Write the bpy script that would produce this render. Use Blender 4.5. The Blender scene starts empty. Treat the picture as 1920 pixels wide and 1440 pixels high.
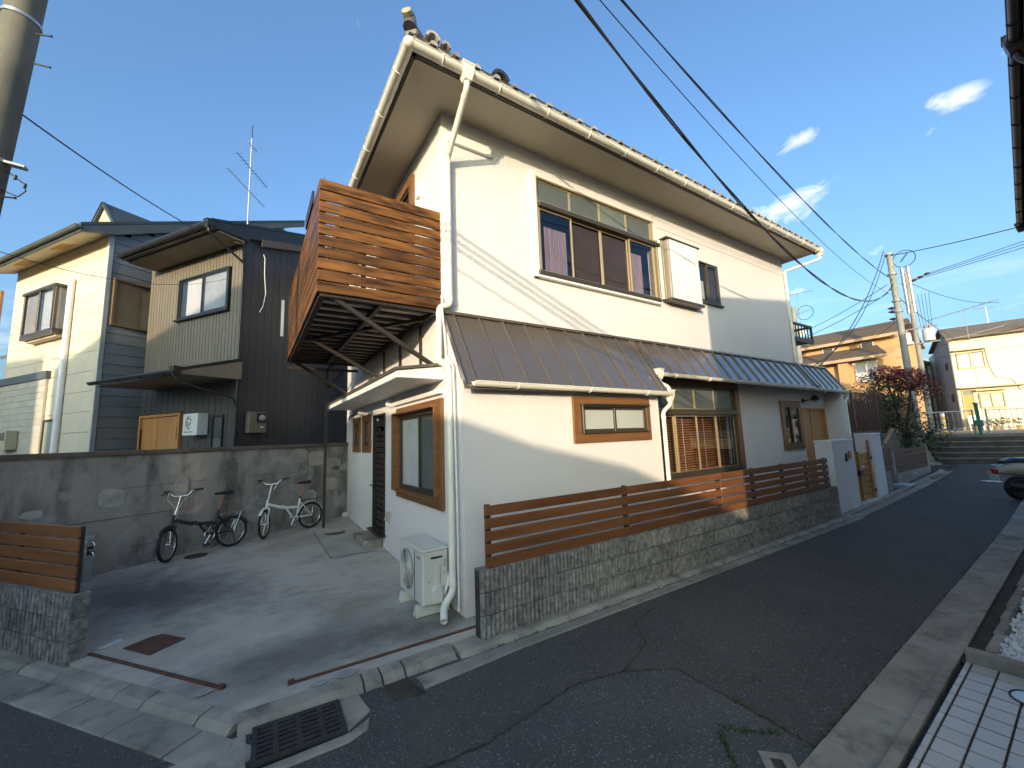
import bpy, bmesh, math, random
import numpy as np
from mathutils import Vector, Matrix
random.seed(7); np.random.seed(7)
S = bpy.context.scene
COL = S.collection
R = math.radians

# ------------------------------------------------------------------ camera
cam_d = bpy.data.cameras.new("camera"); cam = bpy.data.objects.new("camera", cam_d); COL.objects.link(cam)
cam_d.sensor_fit = 'HORIZONTAL'; cam_d.sensor_width = 36.0
cam_d.lens = 36.0 * 755.3 / 1920.0
cam_d.clip_start = 0.05; cam_d.clip_end = 2000
CAM = Vector((-1.924, -3.983, 1.822))
yaw, pitch, roll = R(57.0), R(7.4728), R(2.0971)
fw = Vector((math.cos(yaw)*math.cos(pitch), math.sin(yaw)*math.cos(pitch), math.sin(pitch)))
r0 = Vector((math.sin(yaw), -math.cos(yaw), 0)); d0 = fw.cross(r0)
rt = math.cos(roll)*r0 + math.sin(roll)*d0; dn = -math.sin(roll)*r0 + math.cos(roll)*d0
m3 = Matrix((rt, -dn, -fw)).transposed()
cam.matrix_world = Matrix.Translation(CAM) @ m3.to_4x4()
S.camera = cam

# ------------------------------------------------------------------ light
SAZ, SEL = R(41.0), R(9.5)               # direction the light travels, and the sun's height
sdir = Vector((math.cos(SAZ)*math.cos(SEL), math.sin(SAZ)*math.cos(SEL), -math.sin(SEL)))
sl = bpy.data.lights.new("sun", 'SUN'); sl.energy = 2.0; sl.angle = R(0.6); sl.color = (1.0, 0.80, 0.55)
so = bpy.data.objects.new("sun", sl); COL.objects.link(so)
so.rotation_euler = sdir.to_track_quat('-Z', 'Y').to_euler(); so.location = (-20, -20, 12)
S.view_settings.view_transform = 'Standard'; S.view_settings.look = 'None'
S.view_settings.gamma = 1.0; S.view_settings.use_curve_mapping = False
S.view_settings.exposure = 1.32

W = bpy.data.worlds.new("World"); S.world = W; W.use_nodes = True
def build_world():
    nt = W.node_tree; N = nt.nodes; L = nt.links; N.clear()
    out = N.new('ShaderNodeOutputWorld'); bg = N.new('ShaderNodeBackground'); bg.inputs[1].default_value = 0.15
    sky = N.new('ShaderNodeTexSky'); sky.sky_type = 'NISHITA'; sky.sun_disc = False
    sky.sun_elevation = SEL; sky.sun_rotation = R(90 - (41 + 180)) % (2*math.pi)
    sky.altitude = 50; sky.air_density = 1.0; sky.dust_density = 5.5; sky.ozone_density = 1.2
    tc = N.new('ShaderNodeTexCoord')
    def vm(op, a, b=None):
        n = N.new('ShaderNodeVectorMath'); n.operation = op
        for i, x in enumerate((a, b)):
            if x is None: continue
            if hasattr(x, 'links'): L.new(x, n.inputs[i])
            else: n.inputs[i].default_value = x
        return n
    def ma(op, a, b=None, clamp=False):
        n = N.new('ShaderNodeMath'); n.operation = op; n.use_clamp = clamp
        for i, x in enumerate((a, b)):
            if x is None: continue
            if hasattr(x, 'links'): L.new(x, n.inputs[i])
            else: n.inputs[i].default_value = x
        return n.outputs[0]
    d = vm('NORMALIZE', tc.outputs['Generated']).outputs[0]
    noise = N.new('ShaderNodeTexNoise'); noise.inputs['Scale'].default_value = 13; noise.inputs['Detail'].default_value = 8
    noise.inputs['Roughness'].default_value = 0.62; noise.inputs['Distortion'].default_value = 0.6
    mp = N.new('ShaderNodeMapping'); mp.inputs['Rotation'].default_value = (0.5, 0.2, 0.3); mp.inputs['Scale'].default_value = (1.0, 1.0, 2.4)
    L.new(d, mp.inputs[0]); L.new(mp.outputs[0], noise.inputs['Vector'])
    tot = None
    # small clouds: pixel centre in the 1920x1440 frame -> direction, half sizes (radians along / across), slant
    def pix(x, y):
        return (rt*(x-960) + dn*(y-720) + fw*755.3).normalized()
    for (x, y, la, lb, ang, amp) in [(1805, 178, .062, .028, 20, 1.15), (1500, 262, .055, .022, 32, .8), (1478, 385, .105, .050, 25, 1.1), (1735, 250, .04, .014, 30, .4),
                                     (1645, 468, .03, .012, 25, .5), (1500, 545, .035, .022, 20, .7), (690, 50, .07, .035, 40, .22), (1870, 110, .05, .016, 28, .3), (1395, 300, .03, .012, 30, .25)]:
        c = pix(x, y); u = pix(x+20*math.cos(R(ang)), y-20*math.sin(R(ang))) - c; u.normalize(); v = c.cross(u)
        dd = vm('SUBTRACT', d, tuple(c)).outputs[0]
        a = ma('DIVIDE', vm('DOT_PRODUCT', dd, tuple(u)).outputs['Value'], la); b = ma('DIVIDE', vm('DOT_PRODUCT', dd, tuple(v)).outputs['Value'], lb)
        q = ma('ADD', ma('MULTIPLY', a, a), ma('MULTIPLY', b, b))
        m = ma('MULTIPLY', ma('SUBTRACT', 1.0, ma('SQRT', q), True), amp)
        front = ma('GREATER_THAN', vm('DOT_PRODUCT', d, tuple(c)).outputs['Value'], 0.5)
        m = ma('MULTIPLY', m, front)
        tot = m if tot is None else ma('MAXIMUM', tot, m)
    f1 = ma('MULTIPLY', ma('SUBTRACT', ma('ADD', ma('MULTIPLY', tot, .95), ma('MULTIPLY', noise.outputs['Fac'], 1.9)), 1.33), 1.35, True)
    f1 = ma('MULTIPLY', f1, ma('GREATER_THAN', tot, 0.001))
    # low bands of thin cloud near the horizon
    sep = N.new('ShaderNodeSeparateXYZ'); L.new(d, sep.inputs[0])
    n2 = N.new('ShaderNodeTexNoise'); n2.inputs['Scale'].default_value = 5; n2.inputs['Detail'].default_value = 7; n2.inputs['Roughness'].default_value = .6
    mp2 = N.new('ShaderNodeMapping'); mp2.inputs['Scale'].default_value = (1, 1, 6.0); L.new(d, mp2.inputs[0]); L.new(mp2.outputs[0], n2.inputs['Vector'])
    lowm = ma('SUBTRACT', 1.0, ma('DIVIDE', ma('ABSOLUTE', ma('SUBTRACT', sep.outputs['Z'], 0.12)), 0.16), True)
    f2 = ma('MULTIPLY', ma('MULTIPLY', ma('SUBTRACT', n2.outputs['Fac'], 0.47), 3.2, True), ma('MULTIPLY', lowm, 0.75))
    fac = ma('MAXIMUM', f1, f2)
    fac = ma('MULTIPLY', fac, 0.92)
    mix = N.new('ShaderNodeMix'); mix.data_type = 'RGBA'
    hs = N.new('ShaderNodeVectorMath'); hs.operation = 'MULTIPLY'; hs.inputs[1].default_value = (.71, 1, 1.32); L.new(sky.outputs[0], hs.inputs[0])
    L.new(fac, mix.inputs['Factor']); L.new(hs.outputs[0], mix.inputs['A']); mix.inputs['B'].default_value = (4.3, 4.2, 4.45, 1)
    L.new(mix.outputs['Result'], bg.inputs[0]); L.new(bg.outputs[0], out.inputs[0])
build_world()
if hasattr(S, 'cycles'):
    S.cycles.max_bounces = 6; S.cycles.transparent_max_bounces = 12; S.cycles.caustics_reflective = False; S.cycles.caustics_refractive = False

# ------------------------------------------------------------------ materials
MATS = {}
def mat(name, col, rough=.6, metal=0., col2=None, var=.12, vscale=2., bump=0., bscale=60., bdist=.004, coords='obj', stretch=(1, 1, 1),
        rand=0., spec=.5, detail=6., contrast=(.35, .65), bstretch=None):
    m = bpy.data.materials.new(name); m.use_nodes = True; MATS[name] = m
    nt = m.node_tree; N = nt.nodes; L = nt.links
    b = N['Principled BSDF']; b.inputs['Roughness'].default_value = rough; b.inputs['Metallic'].default_value = metal
    b.inputs['Specular IOR Level'].default_value = spec
    if coords == 'obj':
        src = N.new('ShaderNodeTexCoord').outputs['Object']
    else:
        src = N.new('ShaderNodeNewGeometry').outputs['Position']
    oi = N.new('ShaderNodeObjectInfo')
    off = N.new('ShaderNodeVectorMath'); off.operation = 'MULTIPLY_ADD'
    cx = N.new('ShaderNodeCombineXYZ')
    for i in range(3): L.new(oi.outputs['Random'], cx.inputs[i])
    k = 37.0 if coords == 'obj' else 0.0
    L.new(cx.outputs[0], off.inputs[0]); off.inputs[1].default_value = (k, k*.7, k*1.3); L.new(src, off.inputs[2])
    mp = N.new('ShaderNodeMapping'); mp.inputs['Scale'].default_value = stretch; L.new(off.outputs[0], mp.inputs[0])
    nz = N.new('ShaderNodeTexNoise'); nz.inputs['Scale'].default_value = vscale; nz.inputs['Detail'].default_value = detail; nz.inputs['Roughness'].default_value = .6
    L.new(mp.outputs[0], nz.inputs['Vector'])
    rp = N.new('ShaderNodeValToRGB'); rp.color_ramp.elements[0].position = contrast[0]; rp.color_ramp.elements[1].position = contrast[1]
    c1 = tuple(max(0, c*(1-var)) for c in col) if col2 is None else tuple(col2)
    c2 = tuple(min(1, c*(1+var)) for c in col) if col2 is None else tuple(col)
    rp.color_ramp.elements[0].color = (*c1, 1); rp.color_ramp.elements[1].color = (*c2, 1)
    L.new(nz.outputs['Fac'], rp.inputs[0]); colout = rp.outputs[0]
    if rand > 0:
        hs = N.new('ShaderNodeHueSaturation'); mr = N.new('ShaderNodeMapRange')
        mr.inputs['To Min'].default_value = 1-rand; mr.inputs['To Max'].default_value = 1+rand
        L.new(oi.outputs['Random'], mr.inputs['Value']); L.new(mr.outputs[0], hs.inputs['Value']); L.new(colout, hs.inputs['Color']); colout = hs.outputs[0]
    L.new(colout, b.inputs['Base Color'])
    if bump > 0:
        bz = N.new('ShaderNodeTexNoise'); bz.inputs['Scale'].default_value = bscale; bz.inputs['Detail'].default_value = 4
        if bstretch:
            mb = N.new('ShaderNodeMapping'); mb.inputs['Scale'].default_value = bstretch; L.new(off.outputs[0], mb.inputs[0]); L.new(mb.outputs[0], bz.inputs['Vector'])
        else: L.new(off.outputs[0], bz.inputs['Vector'])
        bp = N.new('ShaderNodeBump'); bp.inputs['Strength'].default_value = bump; bp.inputs['Distance'].default_value = bdist
        L.new(bz.outputs['Fac'], bp.inputs['Height']); L.new(bp.outputs[0], b.inputs['Normal'])
    m['colout'] = 0
    return m
def layer(m, col, scale, lo, hi, stretch=(1, 1, 1), amount=1.0, coords='world', kind='noise', detail=8, zfade=None, rough=.62):
    """mix a further colour over the base colour where a noise is high: stains, patches, grit"""
    nt = m.node_tree; N = nt.nodes; L = nt.links; b = N['Principled BSDF']
    src0 = b.inputs['Base Color'].links[0].from_socket
    src = N.new('ShaderNodeNewGeometry').outputs['Position'] if coords == 'world' else N.new('ShaderNodeTexCoord').outputs['Object']
    mp = N.new('ShaderNodeMapping'); mp.inputs['Scale'].default_value = stretch; L.new(src, mp.inputs[0])
    mp.inputs['Location'].default_value = (scale*3.1, scale*1.7, scale*.9)
    if kind == 'noise':
        t = N.new('ShaderNodeTexNoise'); t.inputs['Detail'].default_value = detail; t.inputs['Roughness'].default_value = rough; o = t.outputs['Fac']
    else:
        t = N.new('ShaderNodeTexVoronoi'); o = t.outputs['Distance']
    t.inputs['Scale'].default_value = scale; L.new(mp.outputs[0], t.inputs['Vector'])
    mr = N.new('ShaderNodeMapRange'); mr.inputs['From Min'].default_value = lo; mr.inputs['From Max'].default_value = hi
    mr.inputs['To Max'].default_value = amount; mr.clamp = True; L.new(o, mr.inputs['Value']); f = mr.outputs[0]
    if zfade:
        sp = N.new('ShaderNodeSeparateXYZ'); L.new(src, sp.inputs[0])
        m2 = N.new('ShaderNodeMapRange'); m2.clamp = True; m2.inputs['From Min'].default_value = zfade[1]; m2.inputs['From Max'].default_value = zfade[2]
        L.new(sp.outputs[zfade[0]], m2.inputs['Value'])
        mu = N.new('ShaderNodeMath'); mu.operation = 'MULTIPLY'; L.new(f, mu.inputs[0]); L.new(m2.outputs[0], mu.inputs[1]); f = mu.outputs[0]
    mx = N.new('ShaderNodeMix'); mx.data_type = 'RGBA'; L.new(f, mx.inputs['Factor']); L.new(src0, mx.inputs['A']); mx.inputs['B'].default_value = (*col, 1)
    L.new(mx.outputs['Result'], b.inputs['Base Color'])
    return m
def glass(name, tint=(.02, .022, .025), refl=.05, see=.93):
    """window glass: mirror by Fresnel over a see-through sheet"""
    m = bpy.data.materials.new(name); m.use_nodes = True; MATS[name] = m
    nt = m.node_tree; N = nt.nodes; L = nt.links; N.clear()
    o = N.new('ShaderNodeOutputMaterial')
    lw = N.new('ShaderNodeLayerWeight'); lw.inputs[0].default_value = .5; pw = N.new('ShaderNodeMath'); pw.operation = 'POWER'; L.new(lw.outputs['Facing'], pw.inputs[0]); pw.inputs[1].default_value = 5.0
    ad = N.new('ShaderNodeMath'); ad.operation = 'MULTIPLY_ADD'; L.new(pw.outputs[0], ad.inputs[0]); ad.inputs[1].default_value = .9; ad.inputs[2].default_value = refl
    ad.use_clamp = True
    g = N.new('ShaderNodeBsdfGlossy'); g.inputs['Roughness'].default_value = .015
    t = N.new('ShaderNodeBsdfTransparent'); t.inputs[0].default_value = (see, see, see*1.02, 1)
    mx = N.new('ShaderNodeMixShader'); L.new(ad.outputs[0], mx.inputs[0]); L.new(t.outputs[0], mx.inputs[1]); L.new(g.outputs[0], mx.inputs[2]); L.new(mx.outputs[0], o.inputs[0])
    return m

stucco = mat('white_stucco', (.70, .665, .655), rough=.85, var=.03, vscale=.8, bump=.7, bscale=42, bdist=.014, coords='world', spec=.25)
layer(stucco, (.60, .60, .58), 2.2, .60, .85, (1, 1, .35), .35)
layer(stucco, (.40, .385, .35), 6, .40, .75, (1, 1, .5), .5, zfade=('Z', .28, .0))
soffit_m = mat('soffit_paint', (.50, .44, .34), rough=.55, var=.05, vscale=1.2, spec=.4)
trimwhite = mat('white_paint', (.78, .77, .73), rough=.45, var=.04, vscale=4)
gut_m = mat('gutter_plastic', (.74, .71, .62), rough=.35, var=.05, vscale=3)
darkfascia = mat('dark_fascia', (.035, .03, .028), rough=.6)
tile_m = mat('grey_roof_tile', (.30, .275, .255), rough=.45, var=.35, vscale=7, rand=.25)
tile_dark = mat('dark_hip_tile', (.13, .12, .115), rough=.5, var=.3, vscale=7, rand=.15)
tile_end = mat('weathered_tile_end', (.42, .33, .20), rough=.7, var=.35, vscale=12)
roofbrown = mat('brown_sheet_metal', (.165, .135, .115), rough=.21, metal=.4, var=.05, vscale=1.5, rand=.04)
_b = roofbrown.node_tree.nodes['Principled BSDF']; _b.inputs['Coat Weight'].default_value = .6; _b.inputs['Coat IOR'].default_value = 1.9; _b.inputs['Coat Roughness'].default_value = .12
wood_dark = mat('stained_board', (.215, .088, .021), rough=.45, col2=(.032, .012, .004), vscale=2.2, stretch=(.9, 7, 7), rand=.32, bump=.35, bscale=14, bdist=.003, bstretch=(.5, 9, 9), contrast=(.30, .62), spec=.3)
wood_fence = mat('fence_board', (.205, .080, .029), rough=.5, col2=(.10, .036, .013), vscale=1.5, stretch=(.6, 8, 8), rand=.14, bump=.2, bscale=14, bdist=.002, bstretch=(.5, 8, 8), contrast=(.25, .7), spec=.35)
wood_case = mat('window_casing_wood', (.235, .108, .040), rough=.5, col2=(.13, .052, .018), vscale=1.6, stretch=(.7, 8, 8), rand=.1, bump=.2, bscale=16, bdist=.002, contrast=(.25, .7))
wood_door = mat('pale_door_wood', (.50, .25, .085), rough=.5, col2=(.40, .19, .058), vscale=1.2, stretch=(10, 10, .7), rand=.05)
steel_dark = mat('dark_brown_steel', (.045, .036, .032), rough=.45, metal=.3, var=.2, vscale=5)
deck_pale = mat('deck_underside', (.62, .58, .52), rough=.7, var=.15, vscale=3)
bronze = mat('bronze_aluminium', (.085, .070, .052), rough=.35, metal=.45, var=.06)
bronze_sunlit = mat('sunlit_bronze_aluminium', (.36, .28, .17), rough=.35, metal=.4, var=.06)  # sunlit copy of the bronze; the sun's brightness is put into its colour
black_m = mat('black_paint', (.012, .012, .013), rough=.4, var=.1)
dark_room = mat('dark_interior', (.02, .018, .017), rough=.9)
pane_m = glass('window_glass')
pane_dim = glass('screened_glass', refl=.025, see=.8)
frost = mat('frosted_glass', (.42, .44, .43), rough=.25, var=.06, vscale=2)
frost_dk = mat('frosted_glass_dim', (.10, .115, .115), rough=.22, var=.08, vscale=2)
curtain = mat('mauve_curtain', (.21, .155, .19), rough=.85, var=.18, vscale=6, stretch=(9, 9, .3))
curtain_w = mat('pale_curtain', (.62, .60, .56), rough=.85, var=.15, vscale=6, stretch=(9, 9, .3))
screen_m = mat('insect_screen', (.115, .075, .050), rough=.75, var=.12, vscale=3)
blind_m = mat('wood_blind', (.36, .15, .045), rough=.5, var=.15, vscale=3, stretch=(1, 1, 6), rand=.12)
ac_m = mat('ivory_enamel', (.60, .58, .53), rough=.4, var=.04)
ac_dk = mat('grille_shadow', (.05, .05, .05), rough=.7)
pvc = mat('white_pvc', (.72, .73, .74), rough=.35, var=.04, vscale=3)
block_m = mat('split_face_block', (.36, .345, .325), rough=.92, col2=(.10, .096, .09), vscale=16, bump=.9, bscale=75, bdist=.014, rand=.14, contrast=(.3, .68), detail=9)
layer(block_m, (.05, .048, .042), 3.5, .52, .8, (1, 1, .4), .7)
conc_wall = mat('old_concrete', (.37, .35, .32), rough=.9, col2=(.25, .235, .215), vscale=1.3, bump=.5, bscale=40, bdist=.006, coords='world', contrast=(.3, .7), detail=10)
conc_slab = mat('driveway_concrete', (.50, .455, .395), rough=.85, col2=(.38, .345, .30), vscale=.9, bump=.35, bscale=60, bdist=.004, coords='world', contrast=(.3, .7), detail=10)
kerb_m = mat('kerb_concrete', (.37, .335, .275), rough=.9, col2=(.20, .18, .15), vscale=2.2, bump=.6, bscale=70, bdist=.006, coords='world', contrast=(.3, .7), detail=10, rand=.1)
asphalt = mat('asphalt', (.084, .078, .073), rough=.88, col2=(.054, .050, .048), vscale=.7, bump=.9, bscale=110, bdist=.006, coords='world', contrast=(.3, .7), detail=8)
for m_, s_ in ((asphalt, 1.0),):
    layer(m_, (.20, .19, .18), 62, .60, .68, amount=.8, detail=2)
    layer(m_, (.018, .018, .018), 55, .57, .68, amount=.85, detail=2)
    layer(m_, (.085, .078, .07), .9, .52, .75, amount=.6)
    layer(m_, (.42, .40, .38), 24, .115, .07, kind='voronoi', amount=.8)
layer(conc_wall, (.055, .055, .055), 1.5, .50, .68, (1.6, 1.6, .22), .85)
layer(conc_wall, (.09, .085, .08), 3.2, .50, .70, (1, 1, .6), .8)
layer(conc_wall, (.37, .36, .345), 2.1, .58, .64, (1, 1, 1.5), .65, detail=3)
layer(conc_wall, (.045, .045, .045), .8, .55, .75, (1, 1, .5), .6)
layer(conc_slab, (.14, .13, .12), .55, .52, .70, (1, 1.2, 1), .6)
layer(conc_slab, (.27, .19, .11), 1.2, .55, .72, (1, 1, 1), .55)
layer(conc_slab, (.12, .115, .11), 5, .55, .72, (.6, 1.4, 1), .5)
layer(kerb_m, (.06, .055, .045), 3.0, .52, .72, amount=.8)
layer(kerb_m, (.40, .38, .34), 90, .60, .72, amount=.5, detail=2)
layer(kerb_m, (.06, .075, .03), 2.0, .62, .78, amount=.5)
rust = mat('rusty_steel', (.13, .055, .032), rough=.8, col2=(.06, .03, .022), vscale=9, bump=.4, bscale=50, bdist=.003)
iron = mat('cast_iron', (.045, .043, .042), rough=.65, metal=.3, var=.3, vscale=9, bump=.3, bscale=60, bdist=.003)
chrome = mat('chrome', (.65, .65, .66), rough=.2, metal=1.)
rubber = mat('black_rubber', (.016, .016, .017), rough=.75)
bike_bk = mat('black_frame_paint', (.02, .02, .024), rough=.25)
bike_wt = mat('white_frame_paint', (.72, .72, .70), rough=.3)
red_m = mat('red_plastic', (.5, .03, .025), rough=.3)
copper = mat('orange_red_post', (.42, .11, .045), rough=.35)
old_pole = mat('weathered_pole', (.20, .19, .155), rough=.9, col2=(.115, .115, .095), vscale=3, bump=.3, bscale=50, bdist=.003, stretch=(1, 1, .5))
pole_c = mat('spun_concrete', (.27, .26, .235), rough=.85, var=.14, vscale=4, bump=.3, bscale=50, bdist=.003, stretch=(1, 1, .4))
cable_m = mat('black_cable', (.02, .02, .023), rough=.5)
galv = mat('galvanised_steel', (.42, .43, .44), rough=.4, metal=.6, var=.1)
dark_clad = mat('charcoal_cladding', (.040, .042, .048), rough=.5, metal=.1, var=.08, vscale=2, rand=.05)
grey_clad = mat('taupe_cladding', (.17, .148, .115), rough=.5, metal=.1, var=.06, vscale=2, rand=.04)
dark_trim = mat('black_trim', (.018, .019, .021), rough=.35, var=.1)
taupe_soffit = mat('taupe_soffit', (.20, .165, .125), rough=.6)
blue_siding = mat('blue_grey_siding', (.165, .185, .205), rough=.55, var=.06, vscale=2, rand=.05)
cream_siding = mat('cream_siding', (.66, .58, .44), rough=.65, var=.05, vscale=2, rand=.03, bump=.25, bscale=9, bdist=.006, bstretch=(.1, .1, 4))
cream_soffit = mat('cream_soffit', (.52, .46, .34), rough=.6, var=.12, vscale=3)
rust_vent = mat('rusted_vent', (.34, .21, .06), rough=.8, var=.4, vscale=14)
orange_w = mat('apricot_render', (.62, .36, .17), rough=.85, var=.05, vscale=1, coords='world')
cream_w = mat('cream_render', (.78, .70, .52), rough=.85, var=.05, vscale=.5, coords='world')
layer(cream_w, (.45, .32, .22), .5, .52, .8, (1, 1, .5), .35)
tan_w = mat('tan_render', (.42, .33, .27), rough=.85, var=.05, coords='world')
shingle = mat('brown_shingle', (.135, .092, .062), rough=.85, var=.2, vscale=5, coords='world', stretch=(1, 1, 3))
greenrail = mat('green_rail_paint', (.03, .14, .11), rough=.45)
white_tile = mat('white_ceramic_tile', (.47, .435, .385), rough=.35, var=.03, rand=.05)
grout = mat('brown_grout', (.10, .075, .06), rough=.9)
pebble_m = mat('white_pebble', (.74, .73, .70), rough=.7, var=.1, vscale=20)
soil = mat('dark_soil', (.045, .038, .028), rough=.95, var=.4, vscale=6, bump=.8, bscale=30, bdist=.02, coords='world')
moss = mat('moss', (.05, .07, .02), rough=.95, var=.4, vscale=20)
leaf_g = mat('green_leaf', (.050, .075, .022), rough=.5, var=.4, vscale=1.5, coords='world')
leaf_r = mat('red_leaf', (.20, .032, .024), rough=.5, var=.45, vscale=1.8, coords='world')
leaf_o = mat('olive_leaf', (.115, .085, .03), rough=.5, var=.4, vscale=1.5, coords='world')
bark = mat('bark', (.06, .045, .035), rough=.9, var=.3, vscale=8)
bamboo = mat('weathered_log', (.30, .17, .085), rough=.7, var=.25, vscale=5)
stone_step = mat('stair_concrete', (.055, .051, .044), rough=.9, var=.3, vscale=3, coords='world', bump=.4, bscale=40, bdist=.004)
nosing = mat('stair_nosing', (.17, .165, .15), rough=.85, var=.2, vscale=4, coords='world')
plaza_m = mat('upper_paving', (.30, .25, .17), rough=.9, var=.25, vscale=1, coords='world')
ground_m = mat('earth', (.14, .12, .09), rough=.95, var=.3, vscale=.5, coords='world')
gate_m = mat('yellow_gate_wood', (.42, .20, .045), rough=.5, col2=(.30, .13, .028), vscale=1.6, stretch=(6, 6, .7), rand=.08)
redbrown_m = mat('red_brown_board', (.14, .065, .042), rough=.7, col2=(.09, .04, .028), vscale=2, stretch=(.6, 6, 6), rand=.15)
scoot_m = mat('cream_scooter_paint', (.62, .56, .42), rough=.25)
navy = mat('navy_vinyl', (.02, .03, .06), rough=.3)
blue_wh = mat('pale_blue_plastic', (.50, .58, .66), rough=.35)
paper_m = mat('white_plate', (.55, .58, .60), rough=.5)
yellow_m = mat('yellow_stripe', (.65, .42, .04), rough=.5)
ink = mat('black_ink', (.02, .02, .022), rough=.6)
green_glass = mat('shop_glow', (.5, .45, .3), rough=.5)

def stain(m, col, c, rad, rot, amount, edge=.35, scale=3.0):
    """a single stain of its own shape: a ragged ellipse on the ground"""
    nt = m.node_tree; N = nt.nodes; L = nt.links; b = N['Principled BSDF']; src0 = b.inputs['Base Color'].links[0].from_socket
    g = N.new('ShaderNodeNewGeometry'); mp = N.new('ShaderNodeMapping'); mp.vector_type = 'TEXTURE'; mp.inputs['Location'].default_value = (c[0], c[1], 0); mp.inputs['Rotation'].default_value = (0, 0, rot); mp.inputs['Scale'].default_value = (rad[0], rad[1], 50)
    L.new(g.outputs['Position'], mp.inputs[0]); ln = N.new('ShaderNodeVectorMath'); ln.operation = 'LENGTH'; L.new(mp.outputs[0], ln.inputs[0])
    nz = N.new('ShaderNodeTexNoise'); nz.inputs['Scale'].default_value = scale; nz.inputs['Detail'].default_value = 9; nz.inputs['Roughness'].default_value = .65; L.new(g.outputs['Position'], nz.inputs['Vector'])
    ad = N.new('ShaderNodeMath'); ad.operation = 'MULTIPLY_ADD'; L.new(nz.outputs['Fac'], ad.inputs[0]); ad.inputs[1].default_value = 1.3; L.new(ln.outputs['Value'], ad.inputs[2])
    mr = N.new('ShaderNodeMapRange'); mr.clamp = True; mr.inputs['From Min'].default_value = 1.65; mr.inputs['From Max'].default_value = 1.65-edge*2; mr.inputs['To Max'].default_value = amount; L.new(ad.outputs[0], mr.inputs['Value'])
    mx = N.new('ShaderNodeMix'); mx.data_type = 'RGBA'; L.new(mr.outputs[0], mx.inputs['Factor']); L.new(src0, mx.inputs['A']); mx.inputs['B'].default_value = (*col, 1); L.new(mx.outputs['Result'], b.inputs['Base Color'])
stain(conc_slab, (.075, .070, .066), (-2.75, 2.75), (1.0, 1.75), R(38), .8, .42, 4.0)
stain(conc_slab, (.11, .10, .092), (-1.5, .25), (1.6, .55), R(3), .75, .4)
stain(conc_slab, (.085, .078, .07), (-.35, .1), (.9, .35), R(0), .7, .4)
stain(conc_slab, (.22, .17, .12), (-1.0, 4.4), (1.6, .5), R(28), .5, .4)

layer(wood_fence, (.42, .20, .085), 13, .10, .06, coords='obj', kind='voronoi', amount=.8)

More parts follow.
